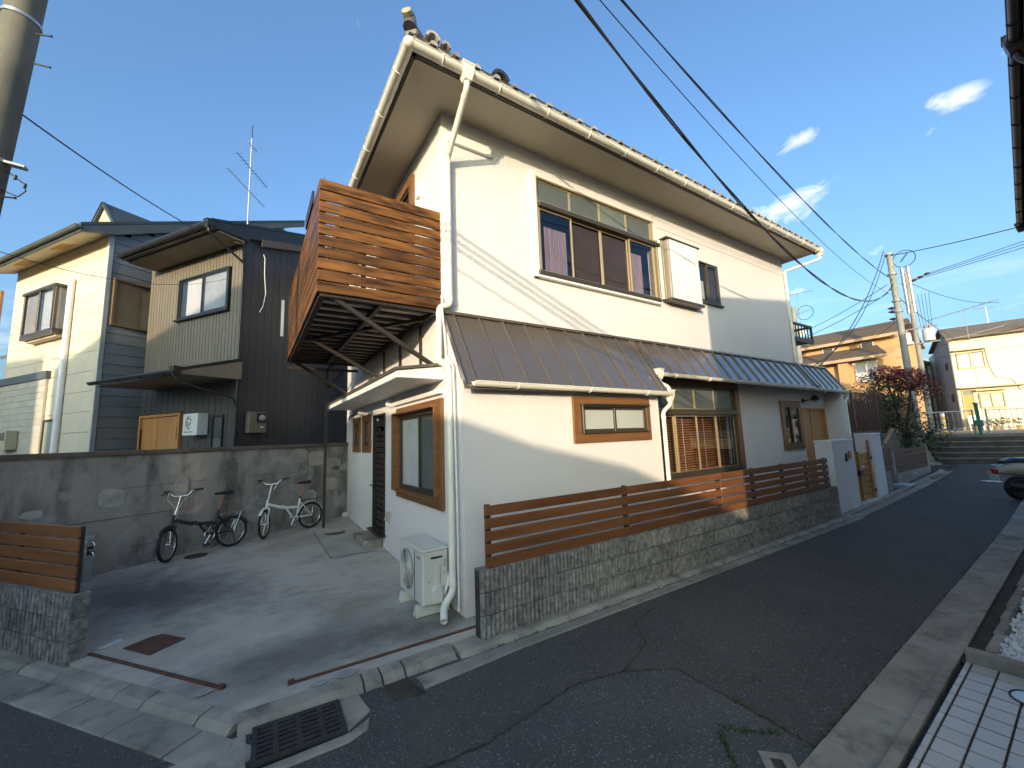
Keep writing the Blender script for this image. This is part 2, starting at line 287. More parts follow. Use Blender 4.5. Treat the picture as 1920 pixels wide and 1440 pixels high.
# ------------------------------------------------------------------ mesh helpers
class MB:
    def __init__(s): s.v = []; s.f = []
    def add(s, vs, fs):
        o = len(s.v); s.v += [tuple(v) for v in vs]; s.f += [tuple(o+i for i in f) for f in fs]; return s
    def quad(s, a, b, c, d): return s.add([a, b, c, d], [(0, 1, 2, 3)])
    def poly(s, pts): return s.add(pts, [tuple(range(len(pts)))])
    def box(s, x0, x1, y0, y1, z0, z1):
        if x0 > x1: x0, x1 = x1, x0
        if y0 > y1: y0, y1 = y1, y0
        if z0 > z1: z0, z1 = z1, z0
        return s.add([(x0, y0, z0), (x1, y0, z0), (x1, y1, z0), (x0, y1, z0), (x0, y0, z1), (x1, y0, z1), (x1, y1, z1), (x0, y1, z1)],
                     [(3, 2, 1, 0), (4, 5, 6, 7), (0, 1, 5, 4), (1, 2, 6, 5), (2, 3, 7, 6), (3, 0, 4, 7)])
    def bar(s, p, q, w, h=None, up=(0, 0, 1)):
        h = w if h is None else h
        p = Vector(p); q = Vector(q); t = (q-p).normalized(); u = Vector(up)
        if abs(t.dot(u)) > .98: u = Vector((1, 0, 0))
        sd = t.cross(u).normalized(); u2 = sd.cross(t)
        vs = []
        for e in (p, q):
            for a, b in ((-1, -1), (1, -1), (1, 1), (-1, 1)): vs.append(e + sd*(a*w/2) + u2*(b*h/2))
        return s.add(vs, [(0, 1, 2, 3), (7, 6, 5, 4), (0, 4, 5, 1), (1, 5, 6, 2), (2, 6, 7, 3), (3, 7, 4, 0)])
    def tube(s, pts, r, n=8, cap=True, closed=False):
        pts = [Vector(p) for p in pts]; k = len(pts)
        rs = r if isinstance(r, (list, tuple)) else [r]*k
        ref = None; rings = []
        for i, p in enumerate(pts):
            if closed: t = (pts[(i+1) % k]-pts[i-1]).normalized()
            else: t = (pts[min(i+1, k-1)]-pts[max(i-1, 0)]).normalized()
            if ref is None:
                ref = Vector((0, 0, 1)) if abs(t.z) < .9 else Vector((1, 0, 0))
            a = t.cross(ref)
            if a.length < 1e-4: a = t.cross(Vector((0, 1, .3)))
            a.normalize(); b = a.cross(t).normalized(); ref = b
            rings.append([p + (a*math.cos(2*math.pi*j/n) + b*math.sin(2*math.pi*j/n))*rs[i] for j in range(n)])
        vs = [v for rg in rings for v in rg]; fs = []
        for i in range(k if closed else k-1):
            i2 = (i+1) % k
            for j in range(n):
                fs.append((i*n+j, i2*n+j, i2*n+(j+1) % n, i*n+(j+1) % n))
        if cap and not closed:
            fs.append(tuple(range(n))); fs.append(tuple(range((k-1)*n, k*n))[::-1])
        return s.add(vs, fs)
    def lathe(s, prof, n=16, c=(0, 0, 0), ax='z'):
        vs = []; fs = []; k = len(prof)
        for r, z in prof:
            for j in range(n):
                a = 2*math.pi*j/n; x, y = r*math.cos(a), r*math.sin(a)
                p = {'z': (x, y, z), 'x': (z, x, y), 'y': (y, z, x)}[ax]
                vs.append((p[0]+c[0], p[1]+c[1], p[2]+c[2]))
        for i in range(k-1):
            for j in range(n): fs.append((i*n+j, i*n+(j+1) % n, (i+1)*n+(j+1) % n, (i+1)*n+j))
        fs.append(tuple(range(n))[::-1]); fs.append(tuple(range((k-1)*n, k*n)))
        return s.add(vs, fs)
    def prism(s, poly, a0, a1, ax='x'):
        """extrude a 2D polygon along an axis: ax x -> poly is (y,z), y -> (x,z), z -> (x,y)"""
        n = len(poly); f = {'x': lambda p, a: (a, p[0], p[1]), 'y': lambda p, a: (p[0], a, p[1]), 'z': lambda p, a: (p[0], p[1], a)}[ax]
        vs = [f(p, a0) for p in poly] + [f(p, a1) for p in poly]
        fs = [tuple(range(n))[::-1], tuple(range(n, 2*n))] + [(i, (i+1) % n, n+(i+1) % n, n+i) for i in range(n)]
        return s.add(vs, fs)
    def mesh(s, name, m, smooth=None):
        me = bpy.data.meshes.new(name); me.from_pydata(s.v, [], s.f); me.materials.append(m)
        bm = bmesh.new(); bm.from_mesh(me); bmesh.ops.recalc_face_normals(bm, faces=bm.faces); bm.to_mesh(me); bm.free()
        if smooth is not None:
            me.polygons.foreach_set('use_smooth', [True]*len(me.polygons))
            try: me.set_sharp_from_angle(angle=R(smooth))
            except Exception: pass
        me.update(); return me
    def build(s, name, m, parent=None, smooth=None, bevel=0, loc=None):
        return link(name, s.mesh(name, m, smooth), parent, bevel, loc)
def link(name, me, parent=None, bevel=0, loc=None, rot=None):
    o = bpy.data.objects.new(name, me); COL.objects.link(o)
    if parent is not None: o.parent = parent
    if loc is not None: o.location = loc
    if rot is not None: o.rotation_euler = rot
    if bevel:
        b = o.modifiers.new('bevel', 'BEVEL'); b.width = bevel; b.segments = 1; b.limit_method = 'ANGLE'; b.angle_limit = R(40)
    return o
def tag(o, label, cat, group=None, kind=None):
    o['label'] = label; o['category'] = cat
    if group: o['group'] = group
    if kind: o['kind'] = kind
    return o
def thing(name, label, cat, loc=(0, 0, 0), rz=0., group=None):
    o = bpy.data.objects.new(name, None); COL.objects.link(o); o.location = loc; o.rotation_euler = (0, 0, rz); o.empty_display_size = .2
    return tag(o, label, cat, group)
def struct(name, mb, m, smooth=None):
    o = mb.build(name, m, None, smooth); o['kind'] = 'structure'; return o
def P(p): return Vector(p)
BOARD = {}
def board(name, p, q, w, t, m, parent, up=(0, 0, 1), bevel=.004):
    """a board from p to q as its own object, long axis local x, wide side along 'up'"""
    p = Vector(p); q = Vector(q); ln = (q-p).length
    key = (round(ln, 3), round(w, 3), round(t, 3), m.name)
    if key not in BOARD: BOARD[key] = MB().box(-ln/2, ln/2, -t/2, t/2, -w/2, w/2).mesh(name, m)
    x = (q-p).normalized(); z = Vector(up); y = z.cross(x).normalized(); z = x.cross(y)
    o = link(name, BOARD[key], parent, bevel); M4 = Matrix((x, y, z)).transposed().to_4x4(); M4.translation = (p+q)/2
    o.matrix_local = M4; return o
class Fr:
    """a vertical wall plane: origin, horizontal direction along the wall, outward normal"""
    def __init__(s, o, u, n): s.o = Vector(o); s.u = Vector(u); s.n = Vector(n)
    def pt(s, u, z, n=0.): return s.o + s.u*u + s.n*n + Vector((0, 0, z))
    def box(s, mb, u0, u1, z0, z1, n0, n1):
        c = [s.pt(u, z, n) for z in (z0, z1) for (u, n) in ((u0, n0), (u1, n0), (u1, n1), (u0, n1))]
        return mb.add(c, [(3, 2, 1, 0), (4, 5, 6, 7), (0, 1, 5, 4), (1, 2, 6, 5), (2, 3, 7, 6), (3, 0, 4, 7)])
    def ring(s, mb, u0, u1, z0, z1, w, n0, n1, wt=None, wb=None):
        wt = w if wt is None else wt; wb = w if wb is None else wb
        s.box(mb, u0, u1, z1-wt, z1, n0, n1); s.box(mb, u0, u1, z0, z0+wb, n0, n1)
        s.box(mb, u0, u0+w, z0+wb, z1-wt, n0, n1); s.box(mb, u1-w, u1, z0+wb, z1-wt, n0, n1); return mb
    def sheet(s, mb, u0, u1, z0, z1, n):
        return mb.quad(s.pt(u0, z0, n), s.pt(u1, z0, n), s.pt(u1, z1, n), s.pt(u0, z1, n))
    def wall(s, mb, u0, u1, z0, z1, holes=(), depth=.12):
        us = sorted({u0, u1, *[h[0] for h in holes], *[h[1] for h in holes]}); zs = sorted({z0, z1, *[h[2] for h in holes], *[h[3] for h in holes]})
        for i in range(len(us)-1):
            for j in range(len(zs)-1):
                cu, cz = (us[i]+us[i+1])/2, (zs[j]+zs[j+1])/2
                if any(h[0] < cu < h[1] and h[2] < cz < h[3] for h in holes): continue
                s.sheet(mb, us[i], us[i+1], zs[j], zs[j+1], 0)
        for a, b, c, d in holes:
            for (ua, za, ub, zb) in ((a, c, b, c), (b, c, b, d), (b, d, a, d), (a, d, a, c)):
                mb.quad(s.pt(ua, za, 0), s.pt(ub, zb, 0), s.pt(ub, zb, -depth), s.pt(ua, za, -depth))
        return mb
def setkind(o, k): o['kind'] = k; return o
# ================================================================== ground
ZR = -0.05
def gz(x): return ZR + .04*max(0., x-9.)          # the alley climbs towards the steps
def mono(*pts): return pts
# one sheet of asphalt: the side road and the alley, climbing beyond x = 9
xs = [-60, -3, 3, 9, 12, 15, 19.3]
mb = MB()
for a, b in zip(xs[:-1], xs[1:]):
    mb.quad((a, -40, gz(a)), (b, -40, gz(b)), (b, 40, gz(b)), (a, 40, gz(a)))
struct('road', mb, asphalt)
mb = MB().quad((-900, -900, -.9), (900, -900, -.9), (900, 900, -.9), (-900, 900, -.9)); struct('ground', mb, ground_m)
# older, lighter asphalt patch with a cracked joint
patch_m = mat('worn_asphalt', (.085, .082, .080), rough=.9, col2=(.060, .058, .057), vscale=1.2, bump=.8, bscale=110, bdist=.006, coords='world')
layer(patch_m, (.24, .23, .22), 62, .59, .68, amount=.8, detail=2); layer(patch_m, (.42, .40, .38), 24, .10, .06, kind='voronoi', amount=.7)
layer(patch_m, (.02, .02, .02), 70, .58, .70, amount=.7, detail=3)
mb = MB().poly([(.93, -2.70, ZR+.004), (.97, -2.2, ZR+.004), (.98, -1.75, ZR+.004), (.62, -1.52, ZR+.004), (.2, -1.42, ZR+.004), (-.6, -1.55, ZR+.004), (-1.8, -1.5, ZR+.004), (-2.6, -2.2, ZR+.004), (-3.2, -3.4, ZR+.004), (-2, -4.6, ZR+.004), (.4, -3.6, ZR+.004)][::-1])
struct('road_patch', mb, patch_m)
def crack(pts, w=.012, seed=1, z=ZR+.007):
    rnd = random.Random(seed); mb = MB(); prev = None
    full = []
    for a, b in zip(pts[:-1], pts[1:]):
        n = max(2, int((Vector(b)-Vector(a)).length/.05))
        for i in range(n): full.append(Vector(a).lerp(Vector(b), i/n) + Vector((rnd.uniform(-.012, .012), rnd.uniform(-.012, .012))))
    full.append(Vector(pts[-1]))
    for i, p in enumerate(full):
        t = (full[min(i+1, len(full)-1)]-full[max(i-1, 0)]).normalized(); nrm = Vector((-t.y, t.x))*w*rnd.uniform(.3, 1)
        c = ((p.x+nrm.x, p.y+nrm.y, z), (p.x-nrm.x, p.y-nrm.y, z))
        if prev: mb.quad(prev[0], prev[1], c[1], c[0])
        prev = c
    return mb
struct('road_joint', crack([(.93, -2.70), (.97, -2.2), (.98, -1.75), (.62, -1.52), (.2, -1.42), (-.6, -1.55), (-1.3, -1.5)]), soil)
mb = crack([(.62, -1.52), (1.1, -1.35), (1.35, -1.0), (1.9, -.9)], .006, 3); struct('road_crack', mb, soil)

ND = Vector((-.795, -.606)); TD = Vector((-.606, .795))           # side road: outward normal, direction along it
def side(n, t): p = ND*n + TD*t; return (p.x, p.y)
# driveway slab: rises gently to the back
def dz(x, y): return .03*max(0., min(6.5, y-.25))
mb = MB(); G = []
bx = [-1.0, -.82, -.6, -.4, -.2, 0, .25, .5, .75, 1.]
# grid in (x,y): the front edge follows the alley kerb, the left edge the side road kerb
nx, ny = 16, 18
def drive_pt(i, j):
    y = -.362 + (8.0+.362)*j/ny
    xl = (-1.742 - .606*y)/.795
    x = xl + (.6 - xl)*i/nx
    return (x, y, dz(x, y))
for i in range(nx):
    for j in range(ny): mb.quad(drive_pt(i, j), drive_pt(i+1, j), drive_pt(i+1, j+1), drive_pt(i, j+1))
for i in range(nx):
    a, b = drive_pt(i, 0), drive_pt(i+1, 0); mb.quad((a[0], a[1], -.3), (b[0], b[1], -.3), b, a)
for j in range(ny):
    a, b = drive_pt(0, j), drive_pt(0, j+1); mb.quad(a, b, (b[0], b[1], -.3), (a[0], a[1], -.3))
drive = struct('driveway', mb, conc_slab)

# kerb stones: separate pieces with open joints
def kerb_piece(name, pts_top, z0, zt, m, seed, parent=None, chip=.008):
    """pts_top: inner a, inner b, outer b, outer a (xy); the outer edge leans out and is worn"""
    rnd = random.Random(seed); a, b, c, d = [Vector(p) for p in pts_top]; n = max(2, int((b-a).length/.09)); mb = MB(); rows = []
    for i in range(n+1):
        t = i/n; pi = a.lerp(b, t); po = d.lerp(c, t); out = (po-pi).normalized()
        e1, e2, e3 = rnd.uniform(-chip, chip), rnd.uniform(0, chip*1.6), rnd.uniform(0, chip*.4)
        rows.append([(pi.x, pi.y, zt[0]+e3*.3), (po.x-out.x*.03, po.y-out.y*.03, zt[1]+e1*.5), (po.x+out.x*(e1), po.y+out.y*e1, zt[1]-.018-e2), (po.x+out.x*.022, po.y+out.y*.022, z0), (pi.x, pi.y, z0)])
    for r1, r2 in zip(rows[:-1], rows[1:]):
        for k in range(4): mb.quad(r1[k], r2[k], r2[k+1], r1[k+1])
    mb.poly(rows[0]); mb.poly(rows[-1][::-1])
    return mb.build(name, m, parent)
kerbset = thing('kerb', 'worn concrete kerb wrapping the corner of the driveway', 'kerb', (0, 0, 0)); kerbset['kind'] = 'structure'
g = .008
# side-road run
ts = [-.62, -.25, .34, .62, 1.25, 1.9, 2.6, 3.4]
ts = [-.05+v for v in (-.88, -.78, -.02, .22, .95, 1.65, 2.4, 3.2, 4.2)]
c0 = (-.53*0, 0)
# corner where ND.p = 1.87 meets y = -.53
tc_ = (-.53 - ND.y*1.87)/TD.y
ts = [tc_+.03, tc_+.36, tc_+.95, tc_+1.28, tc_+1.95, tc_+2.6, tc_+3.3, tc_+4.2]
for k in range(len(ts)-1):
    a, b = ts[k]+g, ts[k+1]-g
    kerb_piece('kerb_stone', [side(1.74, a), side(1.74, b), side(1.87, b), side(1.87, a)], ZR, (.006, -.002), kerb_m, 10+k, kerbset, .010)
# alley run
xs_ = [-1.93, -1.12, -.98, -.80, -.35]
for k in range(len(xs_)-1):
    a, b = xs_[k]+g, xs_[k+1]-g
    kerb_piece('kerb_stone', [(a, -.36), (b, -.36), (b, -.53), (a, -.53)][::1], ZR, (.006, .0), kerb_m, 30+k, kerbset, .018)
# gutter slabs along the side road
gut = thing('gutter', 'concrete gutter slabs along the side road kerb', 'gutter'); gut['kind'] = 'structure'
tt = [tc_-.30, tc_+.25, tc_+.85, tc_+1.45, tc_+2.05, tc_+2.7, tc_+3.4]
for k in range(len(tt)-1):
    a, b = tt[k]+.006, tt[k+1]-.006
    mb = MB().prism([side(1.885, a), side(1.885, b), side(2.13, b), side(2.13, a)], ZR-.05, ZR+.012+.002*(k % 2), 'z'); mb.build('gutter_slab', kerb_m, gut, bevel=.006)
# corner slab and alley-side slabs
mb = MB().prism([(-2.28, -.62), (-1.99, -.56), (-1.87, -.56), (-1.87, -.93), (-2.10, -.95)], ZR-.05, ZR+.013, 'z'); mb.build('gutter_slab', kerb_m, gut, bevel=.006)
mb = MB().prism([(-1.87, -.945), (-1.30, -.945), (-1.16, -.87), (-1.2, -.98), (-1.33, -1.03), (-1.9, -1.02)], ZR-.05, ZR+.010, 'z'); mb.build('gutter_slab', kerb_m, gut, bevel=.006)
mb = MB().prism([(-1.315, -.565), (-1.17, -.565), (-1.14, -.80), (-1.315, -.93)], ZR-.05, ZR+.014, 'z'); mb.build('gutter_slab', kerb_m, gut, bevel=.006)
mb = MB().prism([(-.98, -.565), (-.80, -.555), (-.74, -.85), (-.98, -.80)], ZR-.05, ZR+.006, 'z'); mb.build('gutter_slab', soil, gut, bevel=.006)
xe = [-.74, .2, 1.4, 2.6, 3.8, 5.0, 6.2, 7.4, 8.5]
for a, b in zip(xe[:-1], xe[1:]):
    o0 = -.84+.05*min(1, max(0, a+.7)); o1 = -.84+.05*min(1, max(0, b+.7))
    mb = MB().add([(a+.005, -.60, ZR-.06), (b-.005, -.60, ZR-.06), (b-.005, o1+.05, ZR-.06), (a+.005, o0+.05, ZR-.06), (a+.005, -.60, ZR+.004), (b-.005, -.60, ZR+.004), (b-.005, o1+.05, ZR+.016), (a+.005, o0+.05, ZR+.016)],
                  [(3, 2, 1, 0), (4, 5, 6, 7), (0, 1, 5, 4), (1, 2, 6, 5), (2, 3, 7, 6), (3, 0, 4, 7)])
    mb.build('gutter_slab', kerb_m, gut, bevel=.004)
# strip of low kerb at the foot of the block wall
strip = thing('footing_strip', 'low mossy concrete footing along the block wall', 'footing'); strip['kind'] = 'structure'
xe = [-.33, .9, 2.3, 3.7, 5.1, 6.6, 8.45]
for k, (a, b) in enumerate(zip(xe[:-1], xe[1:])):
    kerb_piece('kerb_stone', [(a+.004, -.40), (b-.004, -.40), (b-.004, -.575), (a+.004, -.575)], ZR-.02, (.0, -.012), kerb_m, 60+k, strip, .012)
# beyond the gate the kerb climbs with the alley
far = thing('footing_strip', 'low kerb and gutter climbing past the gate to the steps', 'footing'); far['kind'] = 'structure'
xe = [8.5, 9.6, 11, 12.4, 13.8, 15.2, 16.6]
for k, (a, b) in enumerate(zip(xe[:-1], xe[1:])):
    za, zb = gz(a), gz(b)
    bend = lambda x: .03*max(0, x-14)
    mb = MB().add([(a+.01, -.36, za-.1), (b-.01, -.36+bend(b)*.4, zb-.1), (b-.01, -.50+bend(b), zb-.1), (a+.01, -.50+bend(a), za-.1), (a+.01, -.36, za+.05), (b-.01, -.36+bend(b)*.4, zb+.05), (b-.01, -.50+bend(b), zb+.045), (a+.01, -.50+bend(a), za+.045)],
                  [(3, 2, 1, 0), (4, 5, 6, 7), (0, 1, 5, 4), (1, 2, 6, 5), (2, 3, 7, 6), (3, 0, 4, 7)]); mb.build('kerb_stone', kerb_m, far, bevel=.006)
    mb = MB().add([(a+.01, -.51+bend(a), za-.1), (b-.01, -.51+bend(b), zb-.1), (b-.01, -.68+bend(b), zb-.1), (a+.01, -.68+bend(a), za-.1), (a+.01, -.51+bend(a), za+.012), (b-.01, -.51+bend(b), zb+.012), (b-.01, -.68+bend(b), zb+.016), (a+.01, -.68+bend(a), za+.016)],
                  [(3, 2, 1, 0), (4, 5, 6, 7), (0, 1, 5, 4), (1, 2, 6, 5), (2, 3, 7, 6), (3, 0, 4, 7)]); mb.build('gutter_slab', kerb_m, far, bevel=.004)
# rusty sliding-gate rails set in the driveway
def rail(p, q, label):
    t = thing('gate_track', label, 'gate track', (0, 0, 0))
    p = Vector((*p, 0)); q = Vector((*q, 0)); p.z = dz(*p.xy)+.006; q.z = dz(*q.xy)+.006
    MB().bar(p, q, .026, .014).build('rail', rust, t)
    d = (q-p).normalized(); MB().bar(p, p+d*.045, .035, .045).build('end_stop', rust, t)
rail((-1.61, -.19), (.05, -.225), 'rusty steel track from the alley corner towards the wall base')
rail((-2.02, .05), (-3.06, 1.36), 'rusty steel track running along the side road opening')
# storm drain grate
t = thing('drain_grate', 'black cast iron drain grate in the corner gutter', 'drain grate', (-1.58, -.745, ZR+.016), R(-2))
fr = MB(); fr.box(-.265, .265, -.19, .19, -.02, -.004); fr.build('pit_bottom', black_m, t)
b = MB()
cols = 4; cw = .53/cols
for k in range(cols+1): b.box(-.265+k*cw-(.016 if 0 < k < cols else .0), -.265+k*cw+(.016 if k < cols else 0) if k else -.235, -.19, .19, -.003, .012)
b.box(.235, .265, -.19, .19, -.003, .012)
for k in range(8):
    y = -.165+k*.047
    b.box(-.235, .235, y-.012, y+.012, -.0035, .0115)
b.box(-.265, .265, -.1901, -.165, -.004, .0125); b.box(-.265, .265, .165, .1901, -.004, .0125)
b.build('grating', iron, t)
# covers set in the slab
def cover_rect(c, rz, w, h, m, label):
    z = dz(*c)+.006; o = MB().box(-w/2, w/2, -h/2, h/2, -.02, .0).build('manhole_cover', m, None, bevel=.003, loc=(c[0], c[1], z)); o.rotation_euler = (math.atan(.03), 0, rz) if False else (0, 0, rz); tag(o, label, 'cover'); return o
cover_rect((-2.60, 1.26), R(-52), .38, .30, rust, 'square rusty access cover set in the driveway')
def cover_round(c, r, m, label):
    z = dz(*c)+.006; t = thing('manhole_cover', label, 'cover', (c[0], c[1], z)); 
    MB().lathe([(r, -.02), (r, .0), (r-.012, .002), (r-.014, -.001), (.001, .0)], 24).build('lid', m, t)
    MB().tube([(r*1.08*math.cos(a*.3), r*1.08*math.sin(a*.3), -.004) for a in range(21)], .008, 6, closed=True).build('rim', iron, t); return t
cover_round((-2.58, 4.42), .135, rust, 'small round rusty cover near the black bicycle')
cover_round((-.50, 4.60), .17, rust, 'round orange rusty cover on the newer slab by the step')
# newer slab panel, doorstep, paper-white plate
mb = MB(); pts = [(-.83, 2.95), (-.12, 2.95), (-.02, 5.6), (-.83, 5.0)]
mb.poly([(x, y, dz(x, y)+.005) for x, y in pts]); o = mb.build('driveway_panel', mat('newer_concrete', (.35, .325, .285), rough=.85, var=.14, vscale=2, coords='world', bump=.3, bscale=60, bdist=.003)); o['kind'] = 'structure'
mb = crack([(x, y) for x, y in [(-.83, 2.95), (-.83, 5.0)]], .006, 5, z=.0); mb.v = [(x, y, dz(x, y)+.009) for x, y, z in mb.v]; o = struct('driveway_joint', mb, soil)
mb = crack([(-.83, 2.95), (-.02, 2.95)], .006, 6, z=.0); mb.v = [(x, y, dz(x, y)+.009) for x, y, z in mb.v]; o = struct('driveway_joint', mb, soil)
o = MB().box(-.30, -.005, 3.10, 3.98, .05, .215).build('doorstep', kerb_m, None, bevel=.015); tag(o, 'low concrete doorstep under the dark side door', 'step')
o = MB().prism([(-3.02, 1.44), (-2.90, 1.57), (-2.86, 1.50), (-2.97, 1.40)], dz(-2.95, 1.5)+.002, dz(-2.95, 1.5)+.010, 'z').build('paper_sheet', paper_m); tag(o, 'flat pale scrap on the driveway beside the left block wall', 'scrap')
# patched mortar lumps along the kerb
for k, (x, y, r) in enumerate([(-1.22, -.31, .075), (-1.40, -.33, .05), (-2.14, .06, .045)]):
    mb = MB(); rnd = random.Random(k); n = 11
    mb.poly([(x+r*rnd.uniform(.6, 1.1)*math.cos(2*math.pi*i/n)*1.5, y+r*rnd.uniform(.5, .9)*math.sin(2*math.pi*i/n), .011) for i in range(n)])
    o = mb.build('mortar_patch', mat('mortar%d' % k, (.30, .285, .26), rough=.9, var=.2, vscale=9)); o['kind'] = 'structure'
# ---------------- right side of the alley
def yr(x): return -2.715 + .0290*(x-.95)
rg = thing('gutter', 'sloped concrete gutter slabs on the far side of the alley', 'gutter', (0, 0, 0)); rg['kind'] = 'structure'
xe = [-.6, .0, .55, 1.05, 1.65, 2.25, 2.85, 3.45, 4.1, 4.75, 5.4, 6.1, 6.8, 7.6, 8.4, 9.3, 10.3, 11.4, 12.6]
for k, (a, b) in enumerate(zip(xe[:-1], xe[1:])):
    a += .004; b -= .004; za, zb = gz(a), gz(b); j = .002*((k*7) % 3)
    prof = [(0, .016+j), (-.25, .006+j), (-.262, .035+j), (-.325, .040+j), (-.325, -.08), (0, -.08)]
    va = [(a, yr(a)+p, za+q) for p, q in prof]; vb = [(b, yr(b)+p, zb+q) for p, q in prof]; n = len(prof)
    MB().add(va+vb, [tuple(range(n))[::-1], tuple(range(n, 2*n))]+[(i, (i+1) % n, n+(i+1) % n, n+i) for i in range(n)]).build('gutter_slab', kerb_m, rg, bevel=.004)
mb = MB()
for a, b in ((2.75, 9), (9, 16)):
    mb.quad((a, yr(a)-.325, gz(a)+.025), (b, yr(b)-.325, gz(b)+.025), (b, yr(b)-1.6, gz(b)+.02), (a, yr(a)-1.6, gz(a)+.02))
struct('earth_verge', mb, soil)
# rough stone edging between verge and pebbles
ORD = ['first', 'second', 'third', 'fourth', 'fifth', 'sixth', 'seventh', 'eighth', 'ninth', 'tenth', 'eleventh', 'twelfth']
for k in range(12):
    a = 3.05+k*.42; rnd = random.Random(200+k); 
    mb = MB(); n = 6; top = []
    ys = -3.10+.029*(a-3)
    b = MB().box(a, a+.40, ys-.055+rnd.uniform(-.01, .01), ys+.02, -.06, .035+rnd.uniform(-.01, .012))
    o = b.build('edging_stone', kerb_m, None, bevel=.018); tag(o, 'rough edging stone by the white pebbles, %s from the tiled forecourt kerb' % ORD[k], 'edging stone', 'edging stones by the pebble bed')
# pebbles
mb = MB(); ico = bmesh.new(); bmesh.ops.create_icosphere(ico, subdivisions=2, radius=1); iv = [v.co.copy() for v in ico.verts]; ifc = [tuple(v.index for v in f.verts) for f in ico.faces]; ico.free()
rnd = random.Random(5)
for k in range(1700):
    x = rnd.uniform(2.92, 7.0); y = -3.15+.029*(x-3)-abs(rnd.gauss(0, .16)) - rnd.uniform(0, .12)
    s = rnd.uniform(.014, .028); e = Matrix.Rotation(rnd.uniform(0, 6), 3, 'Z') @ Matrix.Diagonal((s*rnd.uniform(.8, 1.5), s, s*rnd.uniform(.5, .8)))
    mb.add([e @ v + Vector((x, y, .005+rnd.uniform(0, .03))) for v in iv], ifc)
o = mb.build('gravel', pebble_m, None, smooth=60); o['kind'] = 'stuff'; o['label'] = 'white pebbles filling the bed beside the alley'; 
# tiled forecourt: tiles one by one on a grout bed
tf = thing('tile_forecourt', 'white tiled forecourt with brown grout at the alley edge', 'forecourt', (2.74, -3.025, 0), R(1.6)); tf['kind'] = 'structure'
MB().box(-3.6, .02, -1.4, 0, -.06, -.012).build('grout_bed', grout, tf)
tw, th_ = .1535, .131
tmesh = MB().box(-tw/2+.008, tw/2-.008, -th_/2+.006, th_/2-.006, -.02, 0).mesh('tile', white_tile)
cnt = 0
for i in range(23):
    for j in range(8):
        x = -.005-tw*(i+.5); y = -.035-th_*(j+.5)
        if j == 0 and False: continue
        link('tile', tmesh, tf, .0, (x, y, 0.0)); cnt += 1
emesh = MB().box(-tw/2+.005, tw/2-.005, -.013, .013, -.02, 0).mesh('tile', white_tile)
for i in range(23): link('tile', emesh, tf, 0, (-.005-tw*(i+.5), -.016, 0))
o = MB().box(0, .075, -1.4, .0, -.06, .085).build('edge_kerb', kerb_m, tf, bevel=.006)
t = thing('manhole_cover', 'round pale blue plastic cover in the white tiles', 'cover', (2.42, -3.385, .002))
MB().lathe([(.105, -.01), (.105, .004), (.09, .007), (.001, .007)], 28).build('lid', blue_wh, t); MB().tube([(.112*math.cos(a*.25), .112*math.sin(a*.25), .003) for a in range(25)], .006, 6, closed=True).build('rim', iron, t)
# small paver with a square opening at the bottom of the frame
t = thing('paver', 'small stone paver with a square valve opening in the road', 'paver', (.63, -2.53, ZR+.005), R(45))
b = MB(); b.box(-.17, 0, -.17, -.11, 0, .008); b.box(-.17, -.12, -.11, .0, 0, .008); b.box(-.12, -.0, -.045, 0, 0, .008); b.box(-.045, 0, -.11, -.045, 0, .008); b.build('surround', kerb_m, t)
MB().box(-.12, -.045, -.11, -.045, 0, .004).build('lid', iron, t)
# manhole in the alley far away
t = thing('manhole_cover', 'round manhole cover far up the alley', 'cover', (14.7, -1.62, gz(14.7)+.005)); MB().lathe([(.20, -.01), (.20, .012), (.001, .014)], 28).build('lid', mat('worn_iron', (.30, .32, .36), rough=.45, metal=.5, var=.2), t)
# moss tufts in the joints
def tufts(spots, label, seed):
    rnd = random.Random(seed); mb = MB()
    for (x0, y0, x1, y1, n) in spots:
        for k in range(n):
            t = rnd.random(); x = x0+(x1-x0)*t+rnd.gauss(0, .012); y = y0+(y1-y0)*t+rnd.gauss(0, .012); z = gz(x)+.005
            for q in range(4):
                a = rnd.uniform(0, 6.3); h = rnd.uniform(.006, .018); w = rnd.uniform(.004, .008); lx, ly = math.cos(a)*h*.7, math.sin(a)*h*.7
                mb.add([(x-w*math.sin(a), y+w*math.cos(a), z), (x+w*math.sin(a), y-w*math.cos(a), z), (x+lx, y+ly, z+h)], [(0, 1, 2)])
    o = mb.build('moss', moss); o['kind'] = 'stuff'; o['label'] = label
tufts([(.9, -2.71, 2.2, -2.68, 70), (2.2, -2.68, 8, -2.5, 90), (.93, -2.7, .97, -2.2, 40), (.40, -2.53, .61, -2.31, 60), (.63, -2.30, .87, -2.53, 60)], 'dark green moss in the gutter joints of the alley', 3)
tufts([(2.8, -3.09, 7, -2.97, 120), (-.3, -.58, 8, -.585, 160), (-2.0, -.64, -1.3, -.6, 30)], 'small weeds along the kerb and verge', 4)
# leaf litter by the far kerb
rnd = random.Random(9); mb = MB()
for k in range(260):
    x = rnd.uniform(14.5, 18.8); y = -.35+.05*(x-14)+rnd.gauss(-.1, .18); z = gz(x)+.02; a = rnd.uniform(0, 6.3); s = rnd.uniform(.02, .05)
    mb.add([(x+s*math.cos(a), y+s*math.sin(a), z), (x-s*math.sin(a)*.5, y+s*math.cos(a)*.5, z+.01), (x-s*math.cos(a), y-s*math.sin(a), z), (x+s*math.sin(a)*.5, y-s*math.cos(a)*.5, z+.012)], [(0, 1, 2, 3)])
o = mb.build('litter', mat('dead_leaf', (.15, .065, .035), var=.4, rough=.8)); o['kind'] = 'stuff'; o['label'] = 'fallen reddish leaves at the end of the kerb'
